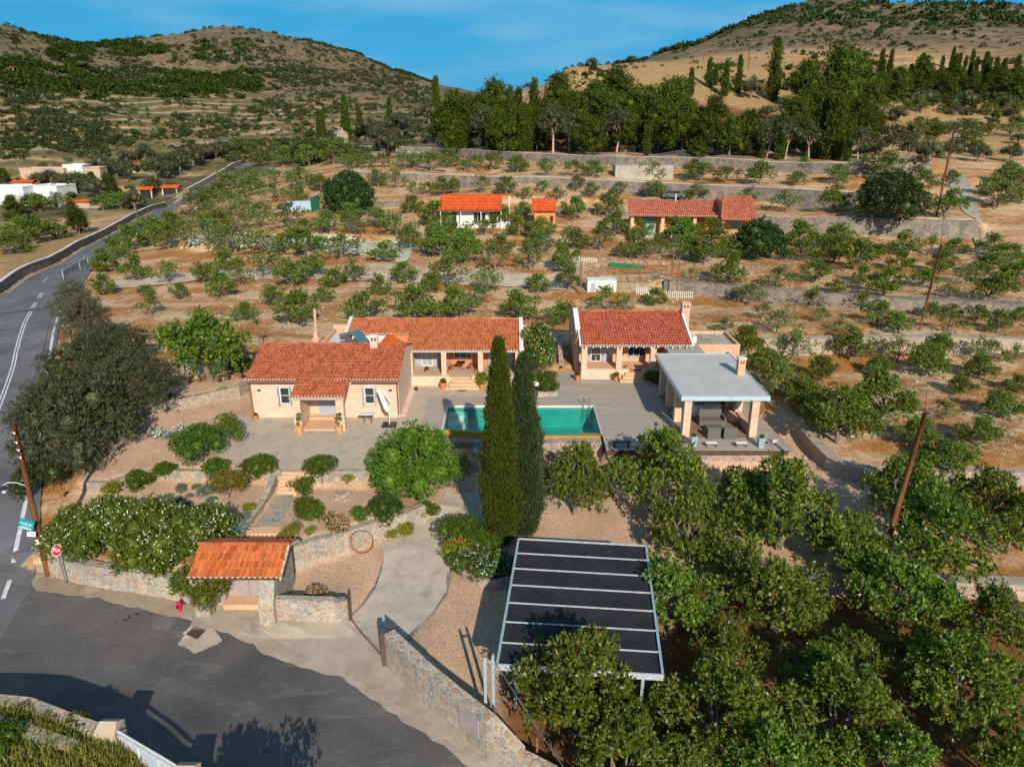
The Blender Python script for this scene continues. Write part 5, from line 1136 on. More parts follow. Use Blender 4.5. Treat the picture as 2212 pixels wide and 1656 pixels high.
MB().box(-4.7,-3.3,48.9,49.7,-1.7,-.4).box(-4.7,-3.3,48.1,48.9,-1.7,-.8).box(-4.7,-3.3,47.3,48.1,-1.7,-1.2).build('underwater_steps', M['palestone'], pool)
wm = NT('pool_water', .04, .5); bp = wm.n('Bump'); bp.inputs['Strength'].default_value = .25; bp.inputs['Distance'].default_value = .03; wm.link(wm.noise(3.2, 4, .6), bp.inputs['Height'])
fz = wm.n('Fresnel', IOR=1.33); wm.link(bp.outputs[0], fz.inputs['Normal']); gl_ = wm.n('BsdfGlossy', Roughness=.05); wm.link(bp.outputs[0], gl_.inputs['Normal']); tp_ = wm.n('BsdfTransparent'); tp_.inputs[0].default_value = (.66,.99,.96,1)
ms_ = wm.n('MixShader'); gw_ = wm.n('NewGeometry'); wm.link(wm.math('MULTIPLY', fz.outputs[0], wm.math('SUBTRACT', 1., gw_.outputs['Backfacing'])), ms_.inputs[0]); wm.link(tp_.outputs[0], ms_.inputs[1]); wm.link(gl_.outputs[0], ms_.inputs[2]); wm.link(ms_.outputs[0], wm.t.nodes['Material Output'].inputs[0])
MB().add([(x_,y_,-.11) for x_,y_ in ((-4.75,45.6),(0,45.0),(1.8,44.67),(6.05,44.67),(6.05,49.72),(-4.75,49.72))], [(0,1,2,3,4,5)]).build('water', wm.m, pool)
t = thing('pool_ladder', 'steel ladder with two curved handrails at the far pool corner', 'ladder', (5.5, 49.7, 0))
for x in (5.28, 5.76): MB().tube([(x,49.2,-1.1),(x,49.5,0),(x,49.55,.62),(x,49.75,.74),(x,50.0,.62),(x,50.2,.03)], .025, 8).build('handrail', M['steel'], t)
for z in (-.25,-.5,-.75): MB().box(5.28, 5.76, 49.4, 49.46, z-.02, z+.02).build('rung', M['steel'], t)
for x in (-2.9, 1.6, 4.6): pass
# planted ledge in front of the pool
rwall('planter_wall', 'low dark stone wall of the planted ledge below the pool', [(-7.4,42.5),(1.8,42.5)], -2.1, -.9, .4, M['stonepink'])
# ================================================================== main house
h = thing('main_house', 'L shaped cream stone house with red clay tile roofs beside the pool', 'house', (-8, 52, 0))
# --- front (west) wing
x0, x1, yf, yb = -18.45, -8.02, 47.6, 56.5
A_, B_ = (47.2, 2.98), (51.65, 4.24)           # eave / ridge of the front slope
w = MB(); w.xprism([(yf,-.4),(yf,2.98),(51.65,4.12),(yb,2.75),(yb,-.4)], x0, x1)
w.box(-14.3,-11.95, 47.55, 47.62, .1, 2.6)
w.build('front_wing_wall', M['sand'], h)
tile_roof('front_wing_roof', x0-.18, x1+.12, A_, B_, M['tile'], h)
sl = (B_[1]-A_[1])/(B_[0]-A_[0])
tile_roof('porch_roof', -14.98, -11.25, (45.0, A_[1]+(45.0-A_[0])*sl+.05), (48.0, A_[1]+(48.0-A_[0])*sl+.05), M['tile'], h)
ridge_cap(x0-.2, x1+.14, 51.68, 4.25, M['tile'], h)
MB().add([(x0-.15,51.7,4.2),(x1+.1,51.7,4.2),(x1+.1,56.6,2.85),(x0-.15,56.6,2.85)], [(0,1,2,3)]).build('rear_roof', M['tile3'], h)
g_ = MB(); g_.tube([(x0-.1,47.12,2.86),(-14.95,47.12,2.86)], .07, 8).tube([(-11.2,47.12,2.86),(x1+.1,47.12,2.86)], .07, 8); g_.build('gutter', M['gutter'], h)
for x in (x0-.02, x1-.1): MB().tube([(x,47.14,2.85),(x+.02,47.5,2.6),(x+.03,47.53,.25),(x-.02,47.4,.05)], .05, 8).build('downpipe', M['gutter'], h)
for a, b in ((-16.42,-15.68),(-10.45,-9.7)):
    window(h, a+.02, b-.02, 47.57, 1.08, 2.32, M['frame'], M['glass'], (1, 2))
    leafpanel(h, a-.10, a-.01, 47.55, 1.05, 2.34, M['shutter'], d=.30, panels=1); leafpanel(h, b+.01, b+.08, 47.55, 1.05, 2.34, M['shutter'], d=.22, panels=1)
for x in (-17.85, -8.58): MB().lathe((x,47.53,2.1), [(.10,-.05),(.14,0),(.10,.05)], 10).build('wall_lamp', M['bronze'], h)
# porch
for x in (-14.85, -11.93): MB().box(x, x+.52, 45.2, 45.65, -.1, 2.45).build('porch_column', M['sandcol'], h)
MB().box(-14.85,-14.4,45.65,47.6,-.1,2.5).build('porch_side_wall', M['sand'], h)
MB().box(-14.95,-11.3,45.1,45.4,2.32,2.5).build('porch_beam', M['palestone'], h)
MB().box(-14.33,-11.93,45.25,47.5,-.05,.12).build('porch_floor', M['terr'], h)
MB().box(-14.33,-11.93,46.9,47.5,.121,.27).build('door_step', M['terr'], h)
d_ = MB().box(-13.72,-12.5,47.46,47.56,.27,2.25).build('front_door', M['shutter'], h)
for x in (-13.4,-12.8):
    MB().tube([(x+.14*math.cos(a/8*6.283),47.45,1.85+.14*math.sin(a/8*6.283)) for a in range(9)], .022, 6).build('door_ring', M['glass'], d_)
# chimney
c_ = MB().bbox(-10.5,-9.95,51.0,51.5,3.7,4.95).build('chimney', M['sand'], h)
MB().bbox(-10.56,-9.89,50.94,51.56,4.951,5.1).build('chimney_cap', M['palestone'], c_); MB().box(-10.4,-10.28,50.985,51.02,4.68,4.86).box(-10.17,-10.05,50.985,51.02,4.68,4.86).build('smoke_hole', M['black'], c_)
# --- link with flat roofs and parapets
MB().box(-15.1,-9.0,52.8,59.0,2.6,2.95).box(-14.9,-8.5,53.0,58.8,-.3,2.6).build('flat_roof', M['roofwhite'], h)
pp = MB().box(-15.25,-15.0,52.5,59.6,2.4,3.3).box(-15.25,-13.5,59.35,59.6,2.4,3.6).box(-14.99,-14.2,55.2,55.5,2.96,3.25); pp.build('parapet', M['pink'], h)
MB().box(-13.55,-9.75,56.30,56.5,2.96,3.5).build('white_upstand', M['whitewall'], h)
MB().box(-15.2,-14.75,52.7,53.15,2.2,4.2).bbox(-15.27,-14.68,52.63,53.22,4.2,4.32).box(-15.12,-14.83,52.78,53.07,4.321,4.8).tube([(-14.97,52.92,4.8),(-14.9,52.95,6.6)], .1, 10).build('flue_stack', M['pink'], h)
MB().add([(-10.55,53.2,3.45),(-8.45,53.1,3.05),(-8.3,54.9,3.22),(-9.9,56.6,3.62),(-10.2,56.3,3.6)], [(0,1,2,3,4)]).build('valley_flashing', M['redroof'], h).data.uv_layers.new(name='tile')
MB().tube([(-10.0,56.1,2.95),(-10.0,56.1,3.75)], .07, 8).build('vent_pipe', M['steel'], h)
# --- middle wing with the veranda
ey, ez, ry, rz = 54.15, 2.92, 58.75, 4.24
k2 = (rz-ez)/(ry-ey)
tile_roof('veranda_roof', -8.35, .72, (ey,ez), (ry,rz), M['tile2'], h)
tile_roof('upper_roof', -13.35, -8.352, (56.5, ez+k2*(56.5-ey)), (ry,rz), M['tile2'], h)
ridge_cap(-13.4, .75, ry+.03, rz+.02, M['tile2'], h)
MB().add([(-13.3,ry,rz),(.7,ry,rz),(.7,63,3.1),(-13.3,63,3.1)], [(0,1,2,3)]).build('rear_roof', M['tile3'], h)
w = MB(); w.xprism([(56.7,-.3),(56.7,3.5),(58.75,4.12),(62.8,3.0),(62.8,-.3)], -13.3, .6); w.build('middle_wing_wall', M['salmon'], h)
MB().xprism([(53.95,2.6),(53.95,3.0),(ry,rz+.1),(62.9,3.2),(62.9,2.6)], .62, .84).box(.62,.84,54.5,62.8,-.3,2.6).build('gable_parapet', M['pink'], h)
MB().xprism([(56.3,3.4),(56.3,3.78),(ry,rz+.28),(ry+.6,rz+.1),(ry+.6,3.4)], -13.62, -13.36).build('gable_parapet', M['palestone'], h)
MB().xprism([(53.9,3.02),(53.9,3.10),(ry,rz+.2),(ry,rz+.1)], .58, .9).build('gable_coping', M['whitewall'], h)
MB().box(-8.2,.6,54.35,56.7,-.2,.8).box(-8.2,-5.0,54.1,54.35,-.2,.8).box(-3.2,.6,54.1,54.35,-.2,.8).build('veranda_base', M['sand'], h)
MB().box(-8.15,.55,54.12,56.69,.801,.83).build('veranda_floor', M['ochre'], h)
for x in (-8.3,-5.62,-2.7,.26): MB().box(x, x+.4, 54.3, 54.72, .83, 2.9).build('veranda_column', M['sandcol'], h)
MB().box(-8.3,.66,54.38,54.6,2.72,2.93).build('veranda_beam', M['palestone'], h)
MB().box(-8.018,-7.6,47.8,54.09,-.2,.07).build('plinth', M['sand'], h)
for a, b in ((-8.05,-6.05),(-1.98,.1)):
    leafpanel(h, a, a+.55, 56.66, .84, 2.62, M['shutter']); leafpanel(h, b-.5, b, 56.66, .84, 2.62, M['shutter'])
    window(h, a+.56, b-.51, 56.68, .84, 2.62, M['frame'], M['curtain'], (2, 1), name='french_door')
window(h, -4.78, -3.32, 56.68, 1.5, 2.62, M['frame'], M['glass'], (3, 1))
st = thing('veranda_steps', 'broad peach stone steps up to the veranda of the main house', 'steps', (-3.9, 53.6, 0))
for i, (a, b, y) in enumerate(((-5.25,-2.6,53.2),(-4.98,-2.8,53.5),(-4.75,-3.0,53.8))): MB().bbox(a, b, y, 54.098, -.05, .2*(i+1), .02).build('step', M['terr'], st)
MB().tube([(-8.02,54.25,2.85),(-8.1,54.15,2.5),(-8.1,54.1,.1)], .055, 8).build('downpipe', M['gutter'], h)
# solar water heater
t = thing('solar_water_heater', 'solar water heater with steel tank on the flat white roof', 'water heater', (-12.6, 54.5, 2.95))
MB().tube([(-13.5,54.2,4.05),(-13.42,54.24,4.05),(-12.75,54.9,4.05),(-12.68,54.95,4.05)], [.12,.25,.25,.12], 14).build('tank', M['steel'], t)
MB().obox((-11.9,54.4,3.95), (.46,-.0,-.54), (.12,.62,.0), (.03,0,.03)).build('collector', plain('solar_panel', (.06,.16,.19), .12, .15, 3, spec=.8), t)
m_ = MB()
for a in ((-13.3,54.3),(-12.9,54.75),(-12.2,53.7),(-11.6,54.8)): m_.tube([(*a,2.95),(*a,3.8)], .025, 6)
m_.tube([(-13.3,54.3,3.2),(-12.9,54.75,3.2),(-11.6,54.8,3.2),(-12.2,53.7,3.2),(-13.3,54.3,3.2)], .02, 6); m_.build('stand', M['steel'], t)
t = thing('aerial_mast', 'thin aerial mast at the left end of the main house ridge', 'aerial', (-13.4, 59.2, 3))
MB().tube([(-13.4,59.3,3.2),(-13.45,59.3,6.8)], .025, 6).tube([(-13.7,59.3,6.5),(-13.1,59.3,6.5)], .015, 5).build('mast', M['steel'], t)

# ================================================================== guest house
g2 = thing('guest_house', 'pink plastered guest house with tiled roof, tall chimney and veranda', 'house', (10, 58, 0))
ey, ez, ry, rz = 55.3, 3.0, 60.2, 4.52; k2 = (rz-ez)/(ry-ey)
tile_roof('roof', 5.6, 14.4, (ey,ez), (ry,rz), tilemat('clay_tiles_red', (.44,.095,.045), .35, .35), g2)
ridge_cap(5.55, 14.4, ry+.03, rz+.02, M['tile'], g2)
MB().add([(5.6,ry,rz),(14.4,ry,rz),(14.4,64.5,3.2),(5.6,64.5,3.2)], [(0,1,2,3)]).build('rear_roof', M['tile3'], g2)
w = MB(); w.xprism([(57.9,-.3),(57.9,3.72),(60.2,4.42),(64.3,3.1),(64.3,-.3)], 5.6, 14.4); w.box(5.6,6.1,57.0,57.9,-.3,.8).build('wall', M['pink'], g2)
MB().xprism([(57.3,-.3),(57.3,3.78),(60.2,4.75),(64.4,3.4),(64.4,-.3)], 5.28, 5.56).build('gable_wall', M['pink'], g2)
MB().xprism([(57.2,3.78),(57.2,3.86),(60.2,4.86),(64.4,3.5),(64.4,3.4),(60.2,4.752)], 5.22, 5.62).build('gable_coping', M['whitewall'], g2)
MB().xprism([(55.2,2.98),(55.2,3.1),(57.3,3.78),(57.3,3.6)], 5.42, 5.55).build('verge_board', M['whitewall'], g2)
MB().xprism([(55.2,2.98),(55.2,3.12),(60.2,4.72),(60.2,4.5)], 14.42, 14.6).build('gable_coping', M['whitewall'], g2)
MB().box(5.66,9.6,55.75,57.9,-.2,.8).box(9.6,10.65,56.5,57.9,-.2,.78).box(10.65,12.6,55.75,57.9,-.2,.8).build('veranda_base', M['sand'], g2)
MB().box(5.7,12.58,55.9,57.89,.801,.83).build('veranda_floor', M['terr'], g2)
for x in (5.66,8.5,11.28): MB().box(x, x+.46, 55.76, 56.2, .83, 2.93).build('veranda_column', M['sandcol'], g2)
MB().box(5.6,14.4,55.6,55.85,2.8,2.93).build('veranda_beam', M['whitewall'], g2)
for i in range(15): MB().box(5.9+i*.58, 5.99+i*.58, 55.33, 55.61, 2.78, 2.88).build('rafter_end', M['whitewall'], g2)
window(g2, 6.65, 7.5, 57.88, .84, 2.72, M['palestone'], M['glass'], (2, 3), name='french_door')
leafpanel(g2, 6.15, 6.6, 57.87, .84, 2.72, M['shutter']); leafpanel(g2, 7.55, 8.05, 57.87, .84, 2.72, M['shutter'])
window(g2, 9.75, 11.25, 57.88, 1.3, 2.72, M['shutter'], M['glass'], (3, 1))
MB().box(12.6,14.4,56.3,57.9,-.2,2.8).build('side_wall', M['orange'], g2); MB().box(12.55,14.6,55.9,56.35,2.3,2.9).build('lintel', M['pink'], g2)
c_ = MB().box(14.45,15.1,59.5,60.2,0,5.4).build('chimney', M['pink'], g2); MB().bbox(14.4,15.15,59.45,60.25,5.401,5.5).build('chimney_cap', M['pink'], c_)
MB().box(14.58,14.70,59.47,59.52,5.05,5.25).box(14.85,14.97,59.47,59.52,5.05,5.25).build('smoke_hole', M['black'], c_)
MB().box(14.6,18.95,57.2,61.5,-.2,2.2).box(12.65,14.7,54.6,57.2,-.2,2.55).build('annex_wall', M['pink'], g2)
MB().box(14.62,18.93,57.22,61.48,2.201,2.24).box(12.45,15.3,53.9,57.1,2.551,2.66).build('annex_roof', M['tank'], g2)
MB().box(14.601,18.95,57.2,57.4,2.202,2.5).box(18.75,18.95,57.401,61.5,2.202,2.5).box(14.601,18.75,61.3,61.5,2.202,2.5).build('annex_parapet', M['pink'], g2)
window(g2, 17.7, 18.15, 57.2, 1.55, 1.95, M['frame'], M['glass'], (1, 1))
for x, y in ((15.3,59.1),(16.4,60.4),(17.0,59.2),(17.6,60.3)): MB().tube([(x,y,2.24),(x,y,2.75)], .02, 6).build('roof_pin', M['rustm'], g2)
for i, (y, z) in enumerate(((54.75,.2),(55.1,.4),(55.43,.6))): MB().bbox(8.75+.25*i, 11.25, y, 56.498 if i else 56.497, -.05, z, .02).build('veranda_step', M['terr'], g2)
t = thing('air_conditioner', 'white air conditioning unit on the guest house annex roof', 'air conditioner', (15.3, 58.4, 2.24))
o = MB().bbox(15.15,15.5,58.0,58.9,2.3,2.95).build('casing', M['whitemetal'], t); MB().lathe((0,0,0), [(.24,0),(.24,.02)], 16).build('fan_grille', M['black'], t, local=True)
gr = [c for c in t.children if c.name.startswith('fan')][0]; gr.rotation_euler = (0, R(90), 0); gr.location = (.21, .1, .4)
MB().box(15.2,15.25,58.1,58.8,2.24,2.3).box(15.4,15.45,58.1,58.8,2.24,2.3).build('feet', M['steel'], t)

# ================================================================== pavilion
pv = thing('pavilion', 'open pavilion with flat grey gravel roof on peach stone columns', 'pavilion', (14, 48, 0))
gm = NT('roof_gravel', .9, .2); gm.col(gm.mix(.6, gm.ramp(gm.noise(60, 2), [(.35, (.27,.27,.27)), (.65, (.68,.67,.66))]), gm.ramp(gm.noise(.9, 8, .7), [(.3, (.34,.34,.34)), (.5, (.46,.455,.45)), (.72, (.53,.52,.51))]))); gm.bump(gm.noise(50, 2), .5, .01)
MB().box(11.16,16.86,44.0,53.1,2.74,2.98).build('roof_slab', M['ochre'], pv); MB().box(11.2,16.82,44.04,53.06,2.981,3.0).build('roof_gravel', gm.m, pv)
fa = MB().box(11.1,16.92,43.94,43.999,2.70,3.03).box(11.1,16.92,53.101,53.16,2.70,3.03).box(11.1,11.159,44.0,53.1,2.70,3.03).box(16.861,16.92,44.0,53.1,2.70,3.03); fa.build('fascia', plain('pale_blue_metal', (.42,.55,.60), .35, .1, 2), pv)
for y in (44.1,46.7,49.35,51.95):
    MB().box(11.4,11.88,y,y+.5,.0,2.74).build('column', M['sandcol'], pv)
for y in (44.1,47.4,51.9): MB().box(15.87,16.36,y,y+.5,.0,2.74).build('column', M['sandcol'], pv)
MB().box(15.93,16.3,44.6,47.4,.0,.55).box(15.93,16.3,47.9,51.9,.0,2.0).build('side_wall', M['pink'], pv)
MB().box(11.9,15.9,52.5,52.8,0,2.74).build('back_wall', M['ochre'], pv)
MB().box(15.35,15.92,46.6,51.5,0,.42).build('stone_bench', M['terr'], pv)
MB().box(15.5,15.929,48.6,50.0,.42,2.5).build('fireplace', M['sand'], pv); MB().box(15.46,15.52,48.8,49.8,.5,1.3).build('hearth', M['black'], pv)
c_ = MB().box(15.98,16.48,48.1,48.65,3.001,4.2).build('chimney', M['pink'], pv); MB().bbox(15.93,16.53,48.05,48.7,4.201,4.3).build('chimney_cap', M['palestone'], c_); MB().box(16.1,16.18,48.06,48.12,3.85,4.08).box(16.28,16.36,48.06,48.12,3.85,4.08).build('smoke_hole', M['rustm'], c_)
t = thing('sofa', 'grey wicker two seat sofa under the pavilion', 'sofa', (13.9, 46.1, .04))
MB().bbox(13.15,14.7,45.9,46.75,.04,.42).build('seat', M['wicker'], t); MB().bbox(13.15,14.7,46.751,46.95,.04,.95).build('backrest', M['wicker'], t)
for x in (13.0,14.701): MB().bbox(x, x+.149, 45.9, 46.95, .04, .66).build('armrest', M['wicker'], t)
def armchair(x, lab):
    t = thing('armchair', lab, 'armchair', (x, 43.9, .04), 'wicker armchairs seen from behind')
    MB().bbox(x-.28,x+.28,43.86,44.4,.04,.42).build('seat', M['wicker'], t); MB().bbox(x-.42,x+.42,43.7,43.859,.04,.86).build('backrest', M['wicker'], t)
    for s in (-.42,.281): MB().bbox(x+s, x+s+.139, 43.86, 44.42, .04, .64).build('armrest', M['wicker'], t)
armchair(13.42, 'left one of two grey wicker armchairs seen from behind'); armchair(14.5, 'right one of two grey wicker armchairs seen from behind')
t = thing('coffee_table', 'low grey wicker coffee table between sofa and armchairs', 'table', (13.8, 45.1, .04))
MB().bbox(13.2,14.35,44.75,45.35,.36,.43).build('tabletop', M['wicker'], t)
for x in (13.24,14.23):
    for y in (44.8,45.22): MB().box(x, x+.08, y, y+.08, .04, .36).build('leg', M['wicker'], t)
t = thing('kitchen_counter', 'pale outdoor kitchen counter with two gas rings behind the sofa', 'counter', (13.9, 47.9, .04))
MB().box(13.0,14.9,47.6,48.2,.04,.88).build('cabinet', M['whitewall'], t); MB().bbox(12.96,14.94,47.56,48.24,.881,.93).build('worktop', M['palestone'], t)
for x in (13.35,13.65): MB().lathe((x,47.8,.93), [(.12,0),(.12,.03),(.04,.04)], 12).build('gas_ring', M['black'], t)
t = thing('dining_table', 'dining table with a bright blue cloth at the back of the pavilion', 'table', (14.0, 49.9, .04))
MB().bbox(12.9,15.0,49.4,50.5,.72,.77).build('tabletop', M['wood'], t)
MB().prism([(13.9,49.36),(15.02,49.36),(14.3,50.53),(13.9,50.53)], .772,.778).add([(13.9,49.36,.778),(15.02,49.36,.778),(14.6,49.34,.3),(14.0,49.34,.35)], [(0,1,2,3)]).build('cloth', plain('blue_cloth', (.02,.24,.52), .8, .1), t)
for x in (13.0,14.85):
    for y in (49.45,50.4): MB().box(x, x+.07, y, y+.07, .04, .72).build('leg', M['wood'], t)
for i, (x, lab) in enumerate(((13.0,'leftmost of three dark chairs at the pavilion dining table'),(13.5,'middle one of three dark chairs at the pavilion dining table'),(15.1,'rightmost of three dark chairs at the pavilion dining table'))):
    t = thing('dining_chair', lab, 'chair', (x, 48.8, .04), 'dark chairs at the pavilion dining table')
    MB().bbox(x-.2,x+.2,48.7,49.1,.42,.47).build('seat', M['wood'], t); MB().bbox(x-.2,x+.2,48.66,48.699,.47,.92).build('backrest', M['wood'], t)
    for dx in (-.18,.15):
        for y in (48.7,49.05): MB().box(x+dx, x+dx+.03, y, y+.03, .04, .42).build('leg', M['wood'], t)

# ================================================================== roofed entrance gate
gt = thing('entrance_gate', 'stone street gate with clay tiled roof and mauve grey doors', 'gate', (-12.8, 29.3, -2.2))
tile_roof('front_roof', -14.95, -10.65, (28.05,.22), (29.7,.92), tilemat('clay_tiles_gate', (.54,.14,.038), .32, .25), gt, .25, .42, .085)
ridge_cap(-14.97, -10.63, 29.74, .95, M['tile'], gt, .1)
tile_roof('rear_roof', -14.9, -10.7, (31.2,.25), (29.78,.9), M['tile'], gt, .25, .42, .085, mortar=False)
MB().xprism([(28.15,.12),(29.7,.82),(31.1,.16),(31.1,.1),(29.7,.72),(28.15,.02)], -14.9, -10.72).build('roof_boards', M['wood'], gt)
for x in (-10.71,): MB().xprism([(28.05,.1),(28.05,.22),(29.72,.95),(31.15,.3),(31.15,.16),(29.72,.82)], x, x+.07).build('verge', M['palestone'], gt)
MB().xprism([(27.7,-2.3),(27.7,-1.3),(28.3,-.1),(29.7,.7),(31.0,.05),(31.0,-2.3)], -11.75, -11.05).build('right_pier', M['stone'], gt)
MB().box(-15.0,-14.3,28.3,31.0,-2.3,.1).box(-14.3,-13.9,29.2,31.0,-2.3,.1).build('left_pier', M['stone'], gt)
for i, x in enumerate((-13.85,-12.8)):
    d_ = MB().box(x, x+1.03, 29.55, 29.63, -1.88, .05).build('door', M['greydoor'], gt)
    MB().box(x+.08,x+.95,29.53,29.551,-1.78,-1.0).box(x+.08,x+.95,29.53,29.551,-.9,-.1).build('panel', M['greydoor'], d_)
    MB().lathe((x+(.85 if i == 0 else .18),29.5,-.92), [(.05,0),(.05,.06)], 10).build('knob', M['greydoor'], d_)
MB().bbox(-13.9,-11.78,28.85,29.9,-2.3,-1.9).build('doorstep', M['terr'], gt)
# low chamfered wall right of the gate
rwall('street_wall', 'short chamfered stone wall between the tiled gate and the driveway', [(-11.1,28.05),(-8.5,27.95),(-8.1,27.95),(-7.7,28.35)], -2.4, [-1.0,-1.0,-1.05,-1.25], .38, M['stone'])
t = thing('sliding_gate', 'brown steel gate edge standing at the end of the short wall', 'gate', (-7.7, 28.1, -2.2)); MB().box(-7.69,-7.62,28.0,28.45,-2.2,-.95).build('leaf', M['bronze'], t); MB().box(-7.56,-7.53,28.0,28.1,-2.2,-1.0).build('post', M['bronze'], t)
# wall right of the driveway, down to the bottom edge
rwall('street_wall', 'long stone wall between the street and the shade roof', [(-5.5,25.15),(-3.8,23.2),(-2.25,21.62),(-.95,20.4),(.2,19.7)], -2.5, [-.6,-.6,-.62,-.65,-1.5], .55, M['stone'])
rwall('street_wall', 'low weathered stone wall continuing to the bottom edge', [(-.95,20.35),(.6,19.6),(3.2,18.0)], -2.7, [-1.5,-1.6,-1.7], .4, M['stonepale'])
t = thing('steel_gate', 'brown sliding steel gate parked behind the long street wall', 'gate', (-3.5, 24, -2.2))
MB().add([(-5.45,26.0,-2.2),(-3.2,23.55,-2.2),(-3.2,23.55,-.75),(-5.45,26.0,-.75),(-5.40,26.04,-2.2),(-3.15,23.59,-2.2),(-3.15,23.59,-.75),(-5.40,26.04,-.75)], [(0,1,2,3),(7,6,5,4),(0,4,5,1),(3,2,6,7),(0,3,7,4),(1,5,6,2)]).build('leaf', M['bronze'], t)
MB().box(-5.62,-5.42,25.05,25.4,-2.2,-.5).build('end_post', M['bronze'], t)
t = thing('wall_plaque', 'blank mauve grey plate set in the long street wall', 'plaque', (-1.7, 21.1, -1.3))
MB().obox((-1.62,21.0,-1.2), (.38,-.36,0), (.02,.02,0), (0,0,.42)).build('plate', M['greydoor'], t)

M['metalgrey'] = plain('grey_metal', (.42,.46,.50), .45, .2, 4, spec=.5)
# ================================================================== shade roof (carport)
cp4 = [(.33,30.83),(6.52,30.2),(5.63,21.5),(-.57,22.05)]; zc = .5
cpn = thing('carport', 'black shade cloth carport with pale steel frame and rafters', 'carport', (3, 26, -2.2))
def lerp2(a, b, t): return (a[0]+(b[0]-a[0])*t, a[1]+(b[1]-a[1])*t)
n = NT('shade_cloth', .85, .2); n.col(n.mix(.5, n.ramp(n.noise(26, 3, .6, vec=n.coord((2.5,.25,1))), [(.3, (.008,.009,.012)), (.7, (.035,.037,.044))]), n.ramp(n.noise(1.2, 6), [(.3, (.012,.013,.017)), (.7, (.040,.041,.046))]))); n.bump(n.noise(26, 3, .6, vec=n.coord((2.5,.25,1))), .6, .02)
mb = MB(); nx_, ny_ = 14, 24; vs = []
for j in range(ny_+1):
    a = lerp2(cp4[0], cp4[3], j/ny_); b = lerp2(cp4[1], cp4[2], j/ny_)
    for i in range(nx_+1): q = lerp2(a, b, i/nx_); vs.append((q[0], q[1], zc-.03*abs(math.sin(j/ny_*math.pi*7))))
mb.add(vs, [(j*(nx_+1)+i, (j+1)*(nx_+1)+i, (j+1)*(nx_+1)+i+1, j*(nx_+1)+i+1) for j in range(ny_) for i in range(nx_)]); mb.build('shade_cloth', n.m, cpn)
for j in range(8):
    t_ = j/7; a = lerp2(cp4[0], cp4[3], t_); b = lerp2(cp4[1], cp4[2], t_)
    MB().obox(((a[0]+b[0])/2, (a[1]+b[1])/2, zc+.045), ((b[0]-a[0])/2, (b[1]-a[1])/2, 0), (.0,.016 if j not in (0,7) else .04,0), (0,0,.03)).build('rafter', M['metalgrey'], cpn)
for a, b in ((cp4[0],cp4[3]),(cp4[1],cp4[2])): MB().obox(((a[0]+b[0])/2, (a[1]+b[1])/2, zc+.0), ((b[0]-a[0])/2, (b[1]-a[1])/2, 0), (.05,0,0), (0,0,.08)).build('side_rail', M['metalpaint'], cpn)
a, b = cp4[3], cp4[2]; MB().obox(((a[0]+b[0])/2, (a[1]+b[1])/2-.06, zc-.06), ((b[0]-a[0])/2, (b[1]-a[1])/2, 0), (0,.02,0), (0,0,.08)).build('fascia', M['metalgrey'], cpn)
cen4 = (2.98, 26.1)
for q in [lerp2(cen4, c4, .80) for c4 in cp4]+[lerp2(cp4[0],cp4[3],.5), lerp2(cp4[1],cp4[2],.5)]: MB().box(q[0]-.06,q[0]+.06,q[1]-.06,q[1]+.06,-2.3,zc-.08).build('post', M['metalpaint'], cpn)
free_wall('rubble_wall', 'thick rough stone wall end under the trees by the shade roof', [G(*Z8(1640,1560)), G(*Z8(1740,1400))], 1.0, .7, M['stonepale'])
# ================================================================== street objects
def wire(mb, a, b, sag=.6, r=.012, n=14):
    a = Vector(a); b = Vector(b); mb.tube([a.lerp(b, i/n)-Vector((0,0,sag*4*(i/n)*(1-i/n))) for i in range(n+1)], r, 4, False)
def util_pole(base, top, label, r=.14, arm=True, insul=3, group=None, name='utility_pole', mat=None, armw=.9, armdir=(1,0,0)):
    t = thing(name, label, 'utility pole', base, group); b = Vector(base); e = Vector(top)
    MB().tube([b-Vector((0,0,.4)), b.lerp(e,.5), e], [r, r*.9, r*.7], 12).build('pole', mat or M['pole'], t, smooth=True)
    if arm:
        ad = Vector(armdir).normalized(); c_ = b.lerp(e, .955); MB().obox(c_, ad*armw, Vector((-ad.y, ad.x, 0))*.05, (0,0,.05)).build('crossarm', mat or M['steel'], t)
        for i in range(insul): q = c_+ad*armw*(-.9+1.8*i/max(1, insul-1)); MB().lathe(q, [(.03,0),(.05,.08),(.02,.12),(.045,.16),(.01,.2)], 8).build('insulator', M['frame'], t)
    return t
t = util_pole((-24.12,31.75,-2.1), (-24.0,31.9,6.3), 'leaning brown timber utility pole at the street corner', .15, False)
for i, z in enumerate((5.9,5.4,5.0,4.6)): MB().tube([(-24.05,31.7,z),(-23.88,31.6,z)], .02, 6).lathe((-23.86,31.6,z-.06), [(.03,0),(.05,.06),(.02,.12)], 8).build('insulator', M['frame'], t)
MB().tube([(-24.1,31.75,3.0),(-24.4,31.6,3.25),(-24.75,31.5,3.3),(-25.0,31.45,3.15)], .02, 6).build('lamp_arm', M['whitemetal'], t)
l_ = MB().lathe((-25.0,31.45,2.86), [(.02,.3),(.16,.16),(.17,.12)], 12).build('lamp_shade', M['black'], t); MB().lathe((-25.0,31.45,2.74), [(.03,0),(.09,.05),(.09,.13)], 10).build('lamp_globe', M['white'], l_)
util_pole((19.27,32.1,-2.05), (20.05,32.3,6.7), 'tall leaning brown utility pole among the lower right orchard trees', .15, False)
util_pole((39.24,66.86,.7), (39.7,66.9,9.2), 'bare dark utility pole on the middle right terrace', .13, False)
p_ = G(*Z3(1675,1330)); util_pole(p_, PY(*Z3(1780,815), p_[1]), 'utility pole with cross arm beside the concrete track', .17, True, 3, armw=1.1)
